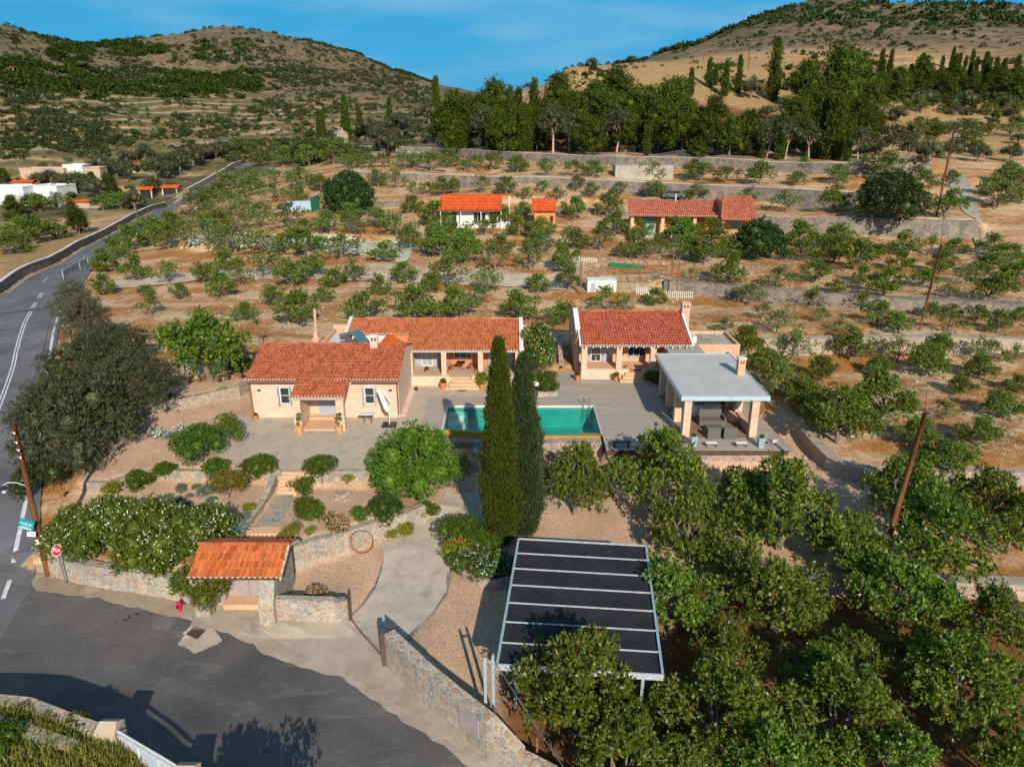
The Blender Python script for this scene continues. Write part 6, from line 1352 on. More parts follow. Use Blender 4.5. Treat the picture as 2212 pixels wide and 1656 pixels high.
for (x, yb, yt), l in (((245,375,228),'left one of two thin utility poles on the golden ridge'), ((520,425,235),'right one of two thin utility poles on the golden ridge')):
    p_ = G(*Z3(x, yb)); util_pole(p_, PY(*Z3(x+5, yt), p_[1]), l, .16, True, 2)
for (x, yb, yt), l in (((1290,950,820),'thin utility pole beyond the end of the main road, left of three'), ((1640,920,790),'thin utility pole on the scrub beyond the road, middle of three'), ((1858,870,685),'tallest thin utility pole left of the small chapel'), ((1066,990,925),'short pole beside the blue roof panels')):
    p_ = G(*Z1(x, yb)); util_pole(p_, PY(*Z1(x, yt), p_[1]), l, .16, False)
for (x, yb, yt), l in (((842,1370,1250),'short brown pole standing by the roadside wall bend'), ((1333,1100,1020),'thin brown pole at the wire fence of the main road'), ((150,350,240),None)):
    if l: p_ = G(*Z1(x, yb)); util_pole(p_, PY(*Z1(x, yt), p_[1]), l, .12, False)
wm_ = MB(); wire(wm_, (20.05,32.3,6.6), (39.7,66.9,9.1), .8); wire(wm_, (20.05,32.3,6.6), (14.5,15,6.0), .4); tag(wm_.build('power_line', M['black']), 'thin black cable running along the right orchard utility poles', 'cable')
wm_ = MB(); wire(wm_, (-24.0,31.9,6.0), (-34,52,7), .5, .02); wire(wm_, (-34,52,7.), (-60,58,5.5), .9, .02); tag(wm_.build('power_line', M['black']), 'thin black cable crossing above the main road', 'cable')
wm_ = MB(); a_ = PY(*Z3(1780,815), G(*Z3(1675,1330))[1]); wire(wm_, a_, (39.7,66.9,9.1), 1.2, .02); tag(wm_.build('power_line', M['black']), 'cable from the cross arm pole down to the middle right pole', 'cable')
t = thing('stop_sign', 'red octagonal STOP sign on a grey post at the street corner', 'road sign', (-22.76,31.0,-2.2))
MB().tube([(-22.72,30.95,-2.4),(-22.78,31.02,.06)], .04, 10).build('post', M['steel'], t)
oc = [(.315*math.cos(R(22.5+45*i)), .315*math.sin(R(22.5+45*i))) for i in range(8)]
def octa(s, y0, y1): m = MB(); m.add([(a*s, y0, b*s) for a, b in oc]+[(a*s, y1, b*s) for a, b in oc], [tuple(range(8)), tuple(range(8,16))[::-1]]+[(i, i+8, (i+1) % 8+8, (i+1) % 8) for i in range(8)]); return m
pl = octa(1, 0, .02).build('plate', M['white'], t, local=True); fc = octa(.9, -.006, .002).build('red_face', M['red'], pl, local=True)
def text(body, size, mat, parent, loc, name='lettering', ext=.003, ax='CENTER', sx=1.):
    cu = bpy.data.curves.new(name, 'FONT'); cu.body = body; cu.size = size; cu.extrude = ext; cu.align_x = ax; cu.align_y = 'CENTER'; cu.offset = size*.02
    o = bpy.data.objects.new(name, cu); COL.objects.link(o); dg = bpy.context.evaluated_depsgraph_get(); me = bpy.data.meshes.new_from_object(o.evaluated_get(dg))
    bpy.data.objects.remove(o); me.materials.clear(); me.materials.append(mat); o = bpy.data.objects.new(name, me); COL.objects.link(o)
    o.parent = parent; o.location = loc; o.rotation_euler = (R(90), 0, 0); o.scale = (sx, 1, 1); return o
text('STOP', .235, M['white'], pl, (0,-.012,0), sx=.78)
pl.location = (-.02,-.03,1.98); pl.rotation_euler = (R(-32), 0, R(-10)); pl.rotation_mode = 'XYZ'
t = thing('street_name_sign', 'teal street sign with white writing fixed to the corner pole', 'sign', (-24.2,31.5,1.0))
sg = MB().box(-.42,.36,-.02,.0,-.25,.25).build('plate', M['teal'], t, local=True); sg.rotation_euler = (R(-25), R(12), R(-8)); sg.location = (-.05,-.12,0)
text('K A B I R I', .14, M['white'], sg, (-.03,-.026,.03)); text('.', .16, M['white'], sg, (-.03,-.026,.2)); MB().box(-.25,.2,-.024,-.021,-.10,-.085).box(-.36,.3,-.024,-.021,-.2,-.16).build('underline', M['white'], sg, local=True)
t = thing('pole_notice', 'small white notice board under the teal street sign', 'sign', (-24.15,31.5,.45))
nb = MB().box(-.2,.22,-.02,0,-.12,.12).build('board', M['white'], t, local=True); nb.rotation_euler = (R(-20), R(5), 0); nb.location = (-.02,-.1,.0)
MB().box(-.02,.05,-.024,-.021,-.02,.05).build('red_mark', M['red'], nb, local=True); MB().box(.08,.13,-.024,-.021,-.02,.05).build('dark_mark', M['black'], nb, local=True)
t = thing('paper_notice', 'white paper wrapped round the corner pole', 'notice', (-24.12,31.6,-.1)); MB().obox((-24.12,31.58,-.12), (.08,.02,0), (0,.01,0), (0,0,.13)).build('sheet', M['white'], t)
hy = thing('fire_hydrant', 'small magenta red fire hydrant on the dusty verge', 'hydrant', (-15.95,28.72,-2.17))
MB().lathe((-15.95,28.72,-2.17), [(.10,0),(.10,.05),(.065,.08),(.065,.42),(.10,.45),(.10,.52),(.07,.6),(.02,.64)], 14).build('barrel', M['magenta'], hy, smooth=True)
for s in (-1, 1): MB().tube([(-15.95+s*.05,28.72,-1.76),(-15.95+s*.16,28.70,-1.76)], [.05,.06], 10).build('outlet', M['magenta'], hy)
MB().tube([(-15.95,28.6,-1.76),(-15.95,28.5,-1.80)], [.045,.055], 10).build('outlet', M['black'], hy)
dr = thing('drain_grate', 'dark square drain grate set in the street concrete', 'drain', (-14.6,27.25,-2.15))
q4 = [(-14.98,27.15),(-14.78,27.66),(-14.18,27.43),(-14.36,26.85)]; zg = H(-14.6,27.25)+.075
MB().prism(q4, zg-.05, zg).build('pit', M['black'], dr); m_ = MB()
for i in range(9):
    a = lerp2(q4[0], q4[1], (i+.5)/9); b = lerp2(q4[3], q4[2], (i+.5)/9); m_.obox(((a[0]+b[0])/2,(a[1]+b[1])/2,zg+.012), ((b[0]-a[0])/2,(b[1]-a[1])/2,0), (.005,.014,0), (0,0,.01))
m_.build('grating', M['bronze'], dr)
for i, (zx, zy, a) in enumerate(((720,740,.4),(772,718,1.2))):
    p_ = P(*Z7(zx, zy), -1.2); m_ = MB().tube([(-.09,0,0),(-.03,0,.012),(.05,0,.01),(.1,0,0)], [.004,.02,.018,.003], 6)
    for s in (-1, 1): m_.add([(-.03,s*.01,.01),(.04,s*.01,.01),(.0,s*.1,.03),(-.06,s*.17,.02)], [(0,1,2,3)])
    o = m_.build('swallow', M['black']); o.location = p_; o.rotation_euler = (0,0,a); tag(o, ('left','right')[i]+' one of two small dark birds gliding over the street', 'bird', 'small birds gliding over the street')
t = thing('iron_hoop', 'large rusty double iron hoop leaning on the forecourt wall', 'hoop', (-8.15,33.75,-2.1))
for k, (r_, dy) in enumerate(((.64,0),(.60,.07))):
    MB().tube([(-8.12+.03*k+r_*math.cos(a/40*6.2832), 33.55+dy+.12*math.sin(a/40*6.2832), -1.38+r_*math.sin(a/40*6.2832)) for a in range(41)], .022, 6, False).build('ring', M['rustm'], t)
# twin posts
t = thing('gate_posts', 'pair of tall blue grey steel posts behind the street wall', 'post', (-.95,21.9,-2.2))
for x, y in ((-1.02,21.95),(-.72,22.1)): po = MB().box(x-.06,x+.06,y-.05,y+.05,-2.3,.98).build('post', M['metalpaint'], t); MB().lathe((x,y,.98), [(.05,0),(.05,.06),(.01,.08)], 8).build('post_cap', M['rustm'], po)
for z in (-1.5,.7): MB().box(-1.0,-.72,21.98,22.06,z,z+.06).build('strap', M['metalpaint'], t)
wm_ = MB(); wire(wm_, (-.75,22.1,.9), (3.1,15.5,-.1), .25, .014); tag(wm_.build('stay_cable', M['steel']), 'pale cable stretched from the twin posts across the leafy tree', 'cable')
for i, (zx, zy) in enumerate(((955,1400),(1210,1590))):
    p_ = G(*Z8(zx, zy)); t = thing('fence_post', ('rusty angle iron post behind the street wall end','rusty angle iron post near the bottom edge')[i], 'post', p_, 'rusty angle iron posts by the low wall')
    MB().box(p_[0]-.04,p_[0]+.04,p_[1]-.01,p_[1]+.01,p_[2]-.3,p_[2]+1.15).box(p_[0]-.04,p_[0]-.02,p_[1]+.01,p_[1]+.06,p_[2]-.3,p_[2]+1.15).build('angle_iron', M['rustm'], t)
# bottom left compound: pillars and gate
for k, (x, y, l) in enumerate(((-14.25,19.75,'square cream gate pillar left of the blue white gate'),(-10.75,17.9,'square cream gate pillar at the right end of the blue white gate'))):
    t = thing('gate_pillar', l, 'pillar', (x, y, -2.2)); MB().box(x-.35,x+.35,y-.35,y+.35,-2.3,-.15).build('shaft', M['ochre'], t); MB().add([(x-.37,y-.37,-.149),(x+.37,y-.37,-.149),(x+.37,y+.37,-.149),(x-.37,y+.37,-.149),(x-.3,y-.0,.1),(x+.3,y,.1)], [(0,1,5,4),(2,3,4,5),(0,4,3),(1,2,5),(0,3,2,1)]).build('cap', M['ochre'], t)
t = thing('metal_gate', 'pale blue metal gate at the bottom left edge', 'gate', (-12.5, 18.9, -2.2)); A2 = Vector((-13.9,19.6,-2.0)); B2 = Vector((-11.1,18.1,-2.0)); dd = (B2-A2).normalized()
MB().obox((A2+B2)/2+Vector((0,0,.8)), (B2-A2)/2, Vector((-dd.y,dd.x,0))*.02, (0,0,.8)).build('sheet', plain('pale_blue_paint', (.50,.58,.68), .4, .06), t)
for k in range(4): q = A2.lerp(B2, k/3)+Vector((0,0,.8)); MB().obox(q+Vector((dd.y,-dd.x,0))*.03, dd*.03, Vector((-dd.y,dd.x,0))*.02, (0,0,.82)).build('stile', M['whitemetal'], t)
for z in (.02,1.58,1.8): MB().obox((A2+B2)/2+Vector((0,0,z)), (B2-A2)/2, Vector((-dd.y,dd.x,0))*.035, (0,0,.03)).build('rail', M['whitemetal'], t)
free_wall('rubble_wall', 'row of rounded field stones inside the bottom left enclosure', [P(*Z7(a, b), -1.1) for a, b in ((-40,1430),(120,1470),(300,1540),(480,1600))], .25, .5, M['stonepale'])

# ================================================================== terrace furniture and pots
def leafball(name, mat, seed, r=.3, L=.12, Wd=.06, per=900, n=4, up=.3, extra=None):
    rs_ = np.random.RandomState(seed); lb = [(rs_.uniform(-.4,.4)*r, rs_.uniform(-.4,.4)*r, r*(.7+.5*rs_.rand()), r*rs_.uniform(.5,.75)) for _ in range(n)]
    T, O = lobe_pts(lb, per, rs_, .4, .9, .3); V, F = tufts(T, O, 5, L, Wd, rs_, .8, 1., up, .02)
    return Kind(name, [('leaves', npmesh('leaves', V, F, mat))], 'plant')
# a plant in a pot is one mesh: reuse its leaves only
def potleaf(kind_mesh, t, loc, s):
    o = bpy.data.objects.new('leaves', kind_mesh); COL.objects.link(o); o.parent = t; o.location = loc; o.scale = (s,s,s); o.rotation_euler = (0,0,rnd.uniform(0,6)); return o
def lm(mat, seed, **k): kd = leafball('tmp', mat, seed, **k); o = kd.parts[0][1]; me = o.data; bpy.data.objects.remove(o); return me
PLg = lm(M['bush'], 1); PLy = lm(M['lime'], 2); PLt = lm(M['leaf'], 3, r=.28, n=3, L=.16, Wd=.07, per=300)
for p, s, l, pm, k in (((-18.2,47.2,0),.8,'terracotta pot at the left corner of the tiled cottage',PLg,.5), ((-5.45,53.45,0),1.25,'tall terracotta pot left of the veranda steps',PLg,.9), ((-2.4,53.45,0),.95,'terracotta pot with a spreading plant right of the veranda steps',PLy,1.9),
    ((-6.87,54.86,.83),.6,'small terracotta pot on the veranda in front of the french door',PLg,.7), ((-5.05,54.85,.83),.6,'small terracotta pot right of the second veranda column',PLg,.35), ((-2.86,54.85,.83),.7,'small terracotta pot left of the third veranda column',PLg,.3),
    ((5.35,55.3,.03),1.1,'terracotta pot with green tuft at the guest house corner',PLg,.8), ((8.45,55.2,.03),.9,'terracotta pot with yellow green plant before the guest veranda',PLy,.95), ((4.15,57.7,.03),.6,'terracotta pot on the deck alley beside the guest house',PLg,.5), ((9.35,55.95,.83),.5,'tiny terracotta pot on the guest house veranda edge',PLg,.3)):
    t = thing('plant_pot', l, 'plant pot', p, 'terracotta pots around the houses'); x, y, z = p
    MB().lathe(p, [(.14*s,0),(.21*s,.36*s),(.235*s,.36*s),(.235*s,.43*s),(.20*s,.43*s),(.19*s,.37*s),(.01,.37*s)], 18).build('pot', M['terracotta'], t); potleaf(pm, t, (0,0,.33*s), k)
for x, l in ((-14.45,'left one of two pale pots with small trees at the porch'), (-11.75,'right one of two pale pots with small trees at the porch')):
    p = (x,44.85,0); t = thing('plant_pot', l, 'plant pot', p, 'pale pots with small trees at the porch')
    MB().lathe(p, [(.17,0),(.26,.42),(.29,.42),(.29,.52),(.25,.52),(.24,.45),(.01,.45)], 18).build('pot', M['terracotta2'], t); MB().tube([(x,44.85,.4),(x+.03,44.85,1.2)], .02, 6).build('stem', M['bark'], t)
    for k_, (dz, s) in enumerate(((.55,.5),(.85,.8),(1.15,.75))): potleaf(PLt, t, (.05*(k_-1),0,dz), s)
t = thing('door_mat', 'small tan door mat on the porch floor', 'mat', (-13.0,47.0,.28)); MB().bbox(-13.35,-12.65,46.6,46.85,.121,.135,.004).build('mat', M['terracotta2'], t)
t = thing('door_mat', 'half round dark mat before the veranda steps', 'mat', (-3.95,52.95,.0)); MB().prism([(-3.95+.38*math.cos(a/12*math.pi), 53.12-.3*math.sin(a/12*math.pi)) for a in range(13)], .003, .02).build('mat', M['black'], t)
t = thing('boot_scraper', 'small dark box on the flagstones below the veranda', 'box', (-7.6,53.2,0)); MB().bbox(-7.75,-7.42,53.0,53.35,0,.12).build('box', M['black'], t); MB().bbox(-7.72,-7.45,53.36,53.5,.1,.2).build('lid', M['rustm'], t)
t = thing('folding_table', 'light grey folding table before the cottage window', 'table', (-10.2,46.6,0)); MB().bbox(-10.75,-9.65,46.3,46.95,.70,.74,.01).build('tabletop', M['whitemetal'], t)
for x in (-10.45,-9.95):
    MB().tube([(x,46.35,.70),(x+.1,46.85,.0)], .018, 6).build('leg', M['black'], t); MB().tube([(x,46.9,.70),(x+.1,46.4,.0)], .018, 6).build('leg', M['black'], t)
t = thing('garden_parasol', 'closed off-white parasol leaning on its curved arm and dark base', 'parasol', (-8.6,46.1,0))
MB().bbox(-9.05,-8.05,45.75,46.6,.0,.09,.02).build('base', M['black'], t); MB().tube([(-8.55,46.15,.08),(-8.5,46.2,1.1),(-8.38,46.2,1.9),(-8.62,46.15,2.35),(-9.15,46.1,2.75)], .035, 8).build('pole', M['whitemetal'], t)
MB().tube([(-9.2,46.1,2.75),(-9.12,46.08,2.55),(-8.9,46.05,2.05),(-8.68,46.03,1.45),(-8.55,46.0,1.1)], [.03,.10,.17,.22,.12], 12).build('canopy', M['canvas'], t, smooth=True)
bt_ = thing('bistro_table', 'small dark folding table on the veranda', 'table', (-4.15,55.5,.83)); MB().bbox(-4.5,-3.8,55.2,55.8,1.52,1.55,.01).build('tabletop', M['black'], bt_)
for s in (-1, 1): MB().tube([(-4.15+s*.3,55.3,1.52),(-4.15-s*.3,55.3,.83)], .015, 6).build('leg', M['rustm'], bt_); MB().tube([(-4.15+s*.3,55.7,1.52),(-4.15-s*.3,55.7,.83)], .015, 6).build('leg', M['rustm'], bt_)
for s, l in ((-1,'red folding garden chair left of the small veranda table'), (1,'red folding garden chair right of the small veranda table')):
    x = -4.15+s*.75; t = thing('folding_chair', l, 'chair', (x,55.5,.83), 'red folding chairs on the veranda')
    MB().bbox(x-.2,x+.2,55.3,55.7,1.26,1.29,.01).build('seat', M['rustm'], t); m_ = MB()
    for k in range(3): m_.obox((x+s*.22,55.5,1.48+.09*k), (.01,0,0), (0,.2,0), (0,0,.03))
    m_.build('backrest', M['rustm'], t)
    for y in (55.31,55.69): MB().tube([(x+s*.22,y,1.72),(x-s*.2,y,.83)], .015, 6).build('leg', M['rustm'], t); MB().tube([(x-s*.15,y,1.27),(x+s*.22,y,.83)], .015, 6).build('leg', M['rustm'], t)
for (x, y), l in (((11.85,42.75),'tall grey planter at the front left column of the pavilion'), ((16.15,42.55),'tall grey planter at the front right of the deck')):
    t = thing('planter', l, 'planter', (x,y,.03), 'tall grey planters on the deck'); MB().add([(x-.15,y-.15,.03),(x+.15,y-.15,.03),(x+.15,y+.15,.03),(x-.15,y+.15,.03),(x-.21,y-.21,.72),(x+.21,y-.21,.72),(x+.21,y+.21,.72),(x-.21,y+.21,.72)], [(0,3,2,1),(4,5,6,7),(0,1,5,4),(1,2,6,5),(2,3,7,6),(3,0,4,7)]).build('box', M['metalpaint'], t); potleaf(PLg, t, (0,0,.6), .6)
for x, y, l in ((10.0,42.6,'leftmost of three white slatted stools along the deck edge'),(12.95,42.6,'middle one of three white slatted stools along the deck edge'),(14.9,42.6,'rightmost of three white slatted stools along the deck edge')):
    t = thing('slatted_stool', l, 'stool', (x,y,.03), 'white slatted stools along the deck edge'); m_ = MB()
    for k in range(5): m_.box(x-.36,x+.36,y-.16+k*.07,y-.11+k*.07,.30,.33)
    m_.build('seat', M['whitemetal'], t)
    for dx in (-.33,.29):
        for dy in (-.14,.12): MB().box(x+dx,x+dx+.04,y+dy,y+dy+.04,.03,.30).build('leg', M['black'], t)
t = thing('bench', 'dark bench on the deck corner beside the pool', 'bench', (7.1,42.55,.03)); MB().bbox(6.5,7.7,42.35,42.75,.38,.44,.01).build('seat', M['black'], t)
for x in (6.6,7.52): MB().box(x,x+.08,42.4,42.7,.03,.38).build('leg', M['black'], t)
t = thing('garden_tap', 'white angled garden lamp at the right tip of the deck', 'lamp', (16.95,42.5,.03)); MB().tube([(16.95,42.5,.03),(16.95,42.5,.4)], .02, 6).build('stem', M['steel'], t); MB().obox((17.0,42.5,.48), (.13,0,.05), (0,.05,0), (-.02,0,.06)).build('lamp_head', M['whitemetal'], t)
t = thing('folded_panel', 'small white square board on a post by the deck plants', 'board', (1.9,52.2,0)); MB().tube([(1.8,52.3,0),(1.8,52.3,.7)], .025, 6).build('stake', M['wood'], t); MB().obox((1.85,52.2,.85), (.22,.05,-.05), (0,.12,.1), (.01,-.02,.02)).build('board', M['white'], t)
rwall('planter_wall', 'low pale stone planter at the corner of the main house', [(2.0,51.9),(3.3,51.9),(3.3,53.6),(2.0,53.6)][::-1], -.1, .38, .3, M['stonepale'])
rwall('stone_ramp_wall', 'brown stone wall descending beside the deck alley', [(4.6,64),(4.5,60),(4.45,58.2)][::-1], [-.1,-.1,0], [.5,1.0,1.3], .45, M['stonepink'])
# ================================================================== garden plants
def bushk(name, mat, seed, n=7, rx=.55, z1=.75, r0=.3, r1=.45, per=420, k=6, L=.09, Wd=.05, lo=.75, extra=None, flat=.9, trunk=None, z0=.25, cor=.8, **kw):
    return blob(name, lobes_in(n, rx, rx, z0, z1, r0, r1, seed), mat, seed, per, k, L, Wd, lo, trunk, flat, extra, cor=cor, **kw)
std = lambda: MB().tube([(0,0,-.2),(.03,0,.4),(0,.02,.8)], [.05,.04,.035], 8)
tree_g = bushk('topiary_tree', M['bush'], 1, 8, .62, 1.35, .42, .5, 420, trunk=std(), z0=.95)
put(tree_g, ZF(612,462), 1.03, 'neatly clipped flat domed shrub right of the garden steps', name='clipped_shrub'); put(tree_g, ZF(68,455), 1.03, 'clipped flat domed shrub left of the garden steps', name='clipped_shrub')
put(tree_g, ZE(1163,885), 0.70, 'small round headed shrub on thin stems in the gravel garden', name='clipped_shrub')
hd = bushk('garden_bush', M['bush'], 2, 9, .9, 1.0, .42, .62, 360)
for at, s, l in ((ZF(470,740),0.69,'bright green bushy shrub just right of the slate path'), (ZF(430,540),0.69,'green spreading shrub right beside the lower garden steps'), (ZF(560,790),0.52,'small bushy shrub in front of the bright green shrub'),
    (ZE(870,950),0.76,'low green flowering shrub on the dry stone edging'), (ZE(1750,830),0.83,'ferny deep green shrub beside the flagstone terrace'), (ZF(960,790),0.52,'yellow-green ground shrub on the forecourt wall top'), (ZF(1560,760),0.63,'green shrub spilling at the narrow end of the forecourt wall'),
    (Z4(1480,800),0.86,'dark green bush behind the left corner of the tiled cottage')): put(hd, at, s, l)
db = bushk('garden_bush', M['olive_dark'], 3, 8, .8, 1.1, .5, .65, 360); put(db, ZF(1190,790), 0.94, 'dense dark green bush under the large terrace tree')
cn = bushk('carob_shrub', leafmat('carob_shrub_leaf', [(.03,.075,.006),(.055,.115,.010),(.085,.16,.018)], .15, .5, .05), 4, 14, 1.5, 2.1, .55, .8, 260, L=.1, z0=1.0, trunk=MB().tube([(0,0,-.2),(.1,0,.8),(.3,.1,1.4)], [.14,.11,.07], 8)); put(cn, ZE(1560,665), 0.91, 'wide flat clipped green tree in the gravel garden')
pg = bushk('pomegranate_bush', M['leaf'], 5, 9, .75, 1.9, .4, .6, 260, L=.11, Wd=.05, z0=.6, cor=.6, extra=[('flowers', M['orange_petal'], 60, 2, .09, .07)]); put(pg, ZE(1880,490), 0.94, 'upright shrub with orange flowers beside the left cottage corner')
ru = bushk('rust_leaved_tree', M['rust'], 6, 8, .75, 1.7, .45, .6, 260, L=.1, z0=1.1, trunk=std(), cor=.6); put(ru, ZE(1985,1020), 0.60, 'smaller rust coloured shrub right of the rust coloured tree', name='rust_leaved_shrub'); put(ru, ZE(1870,1090), 0.89, 'rust and olive coloured small tree in a ring of stones')
ro = bushk('rose_bush', M['bush'], 7, 6, .6, 1.1, .3, .45, 200, L=.1, z0=.4, cor=.55, extra=[('flowers', M['red_petal'], 14, 5, .12, .09)]); put(ro, Z4(1560,1480), 1.14, 'rose bush with large red blooms at the terrace edge')
gl = bushk('lavender_bush', M['grey'], 8, 6, .32, .32, .2, .3, 700, 6, .13, .02, z0=.1, up=.8)
for i, (x, y, s) in enumerate(((1335,1000,1.05),(1430,1070,.6),(1505,970,.7),(1620,1040,1.4),(1670,1140,1.0),(1190,1110,1.0),(1320,1130,.9),(700,1170,1.0),(1400,1190,.9),(1555,1240,1.2),(1850,1330,1.3),(2070,1310,1.0)), 1): put(gl, ZE(x, y), s*.74, f'grey-green lavender mound in the gravel bed, {ordw(i)} of the mounds', 'lavender mounds in the gravel garden')
put(gl, ZF(375,860), 0.45, 'tiny grey mound near the foot of the slate path')
gg_ = bushk('round_grey_bush', M['grey'], 9, 6, .5, .6, .35, .5, 500, 6, .09, .03); put(gg_, Z4(1055,985), 0.6, 'round grey-green bush behind the rough garden wall, left one'); put(gg_, Z4(1380,945), 0.65, 'round grey-green bush behind the rough garden wall, right one')
ym = bushk('yellow_shrub', M['lime'], 10, 4, .25, .3, .18, .26, 700, 6, .09, .04)
for at, s, l in ((ZF(345,955),1.26,'bright yellow green mound near the forecourt wall'), (ZF(1385,930),1.32,'yellow green tuft against the foot of the forecourt wall'), (ZE(2085,1225),0.92,'small yellow shrub left of the slate path'), (ZF(850,445),1.03,'small yellow leaved shrub on the terrace edge'), (ZE(590,1020),1.38,'yellowish grass clump on the dry stone edging'),
    (ZF(1250,960),0.92,'low green creeper along the foot of the forecourt wall'), (ZF(505,940),0.80,'small green flowering plant on the forecourt wall top'), (ZF(240,985),0.69,'low blue flowered plant above the tiled gate')): put(ym, at, s, l)
pk = bushk('flowering_mound', M['bush'], 11, 7, .55, .4, .3, .42, 500, 5, .08, .04, z0=.15, extra=[('flowers', M['pink_petal'], 900, 3, .055, .05)]); put(pk, ZF(740,870), 1.14, 'dense mound covered in small pink flowers')
put(pk, (-9.7,29.25,-1.9), .85, 'pink flowered plant behind the short street wall')
# white flowering hedge along the street wall
wf = [('flowers', M['white_petal'], 420, 3, .075, .06)]
hg = [blob('white_flowered_bush', lobes_in(13, 1.5, 1.15, .5, 2.0, .55, .8, 30+i), M['hedge'], 30+i, 230, 7, .12, .05, .72, None, 1., wf, cor=.8) for i in range(3)]
for i, (x, y, s, l) in enumerate(((-22.9,33.0,1.0,'leftmost bush of the white flowered hedge'),(-20.7,32.3,1.2,'second bush from left in the white flowered hedge'),(-18.5,31.9,1.25,'middle bush of the white flowered hedge'),(-16.4,31.7,1.25,'bush of the white flowered hedge nearest the tiled gate'),(-22.0,34.4,.85,'bush behind the left end of the white flowered hedge'))):
    hg[i % 3].place((x,y,H(x,y)-.25), s, l, 'white flowered bushes of the street hedge')
ov = bushk('ivy_bush', leafmat('ivy_leaf', [(.05,.085,.008),(.10,.14,.015),(.15,.17,.02)], .2, .5, .05), 12, 9, .75, 1.5, .4, .55, 300, L=.09, Wd=.06, z0=.9, trunk=MB().tube([(.2,.1,-1),(.1,0,.3),(0,0,1.2)], [.05,.04,.04], 6).tube([(-.2,.1,-1),(-.05,0,.3),(0,0,1.2)], [.05,.04,.03], 6)); ov.place((-14.35,28.55,-1.9), 1.05, 'yellow-green climber hanging over the left of the tiled gate'); ov.place((-15.6,29.3,-1.75), .8, 'climber spilling over the street wall left of the gate')
od = blob('oleander_bush', lobes_in(10, 1.2, 1.2, .8, 2.1, .5, .75, 40), M['olive_dark'], 40, 200, 7, .15, .04, .7, None, 1., [('flowers', M['pink_petal'], 60, 4, .09, .07)]); put(od, Z4(250,1560), 0.95, 'dark bush with a few pink blooms behind the corner pole')
put(gg_, Z4(480,1400), 1.3, 'pale grey bush at the foot of the biggest olive tree')
# bougainvillea-like tree at the main house corner
bg_ = blob('jasmine_tree', lobes_in(14, 1.0, 1.0, 1.2, 4.1, .55, .8, 41), M['bush'], 41, 220, 7, .13, .06, .7, MB().tube([(0,0,-.1),(.1,0,1.5),(0,0,3)], [.1,.08,.06], 8), 1., [('flowers', M['white_petal'], 380, 3, .09, .08), ('orange_flowers', M['orange_petal'], 160, 3, .11, .08)]); bg_.place((2.1,55.6,0), 1.08, 'tall shrub with white and orange blossom at the main house corner', name='flowering_tree')
for at, s, l in (((2.6,53.0,.35),.95,'leafy shrub in the low stone planter by the main house'), ((2.7,52.1,.35),.6,'smaller shrub at the front of the low stone planter')): hd.place(at, s, l)
put(hd, (11.55,54.9,0), .75, 'dark shrub at the pavilion corner beside the guest house steps', name='bougainvillea_bush')
# flower island
isl = [P(*ZF(a, b), -2.) [:2] for a, b in ((1730,1000),(1790,1230),(1990,1390),(2110,1430),(2200,1400))]
rwall('flower_bed_wall', 'curved pinkish stone kerb around the flower bed below the cypress', [(-4.0,34.6),(-3.35,32.3),(-2.5,31.2),(-1.7,30.6),(-.8,30.3),(.2,30.6),(.6,31.2)], -2.5, -1.62, .3, M['stonepink'])
fb = bushk('flower_bed', M['bush'], 13, 10, .8, .5, .35, .5, 420, 6, .09, .05, z0=.2, extra=[('flowers', M['blue_petal'], 140, 4, .08, .06)]); 
fy = bushk('flower_clump', M['lime'], 14, 6, .55, .45, .3, .4, 420, 6, .1, .05, z0=.2, extra=[('flowers', M['red_petal'], 60, 4, .08, .06)])
fb.place((-2.0,31.7,-1.85), 1.15, 'flower clump with pale blue daisies nearest the shade roof', name='daisy_bush'); fb.place((-.5,31.5,-1.85), 1.05, 'flower clump with pale daisies beside the shade roof corner', name='daisy_bush')
fy.place((-2.7,33.0,-1.8), 1.3, 'yellow green clump dotted with red flowers below the cypress'); hd.place((-2.9,34.5,-1.75), 1.0, 'tall green shrub at the top of the flower bed'); hd.place((-1.6,33.4,-1.75), .95, 'green shrub against the foot of the cypress')
# agaves
def agave(seed, n, L, Wd, mat):
    rs_ = np.random.RandomState(seed); mb = MB()
    for i in range(n):
        a = i*2.4+rs_.uniform(-.2,.2); el = R(78-55*(i/n)+rs_.uniform(-8,8)); l = L*rs_.uniform(.8,1.1); dx, dy = math.cos(a), math.sin(a); vs = []; S = 6
        for k in range(S+1):
            t = k/S; r_ = l*t*math.cos(el)*(1+.25*t); z = l*t*math.sin(el)-.45*l*t*t*math.cos(el); w = Wd*(1-t**2.2)*(.75+.5*t)*.5+.004
            for s, dz in ((-1,w*.5),(0,0),(1,w*.5)): vs.append((dx*r_-dy*w*s, dy*r_+dx*w*s, z+dz))
        mb.add(vs, [(k*3+j, k*3+j+1, k*3+j+4, k*3+j+3) for k in range(S) for j in (0,1)])
    return mb
M['agave'] = leafmat('agave_leaf', [(.10,.19,.18),(.17,.28,.26),(.24,.34,.30)], .05, .55, .05)
def place_agave(p, s, seed, label, mat='agave', n=34, name='agave_plant'):
    t = thing(name, label, 'plant', p); o = agave(seed, n, 1.1*s, .17*s, None).build('rosette', M[mat], t, smooth=True, local=True); return t
p = G(*ZE(1880,1490)); place_agave((p[0],p[1],p[2]+.1), 1.2, 1, 'large blue-green agave behind the tiled gate'); place_agave((-1.75,43.4,-.55), 1.05, 2, 'blue-green agave in a pale bowl below the pool')
t = thing('stone_bowl', 'pale blue stone bowl holding the agave below the pool', 'bowl', (-1.75,43.4,-.95)); MB().lathe((-1.75,43.4,-.95), [(.35,0),(.75,.22),(.85,.38),(.7,.40),(.02,.3)], 14).build('bowl', plain('bluish_stone', (.42,.50,.52), .8, .2), t)
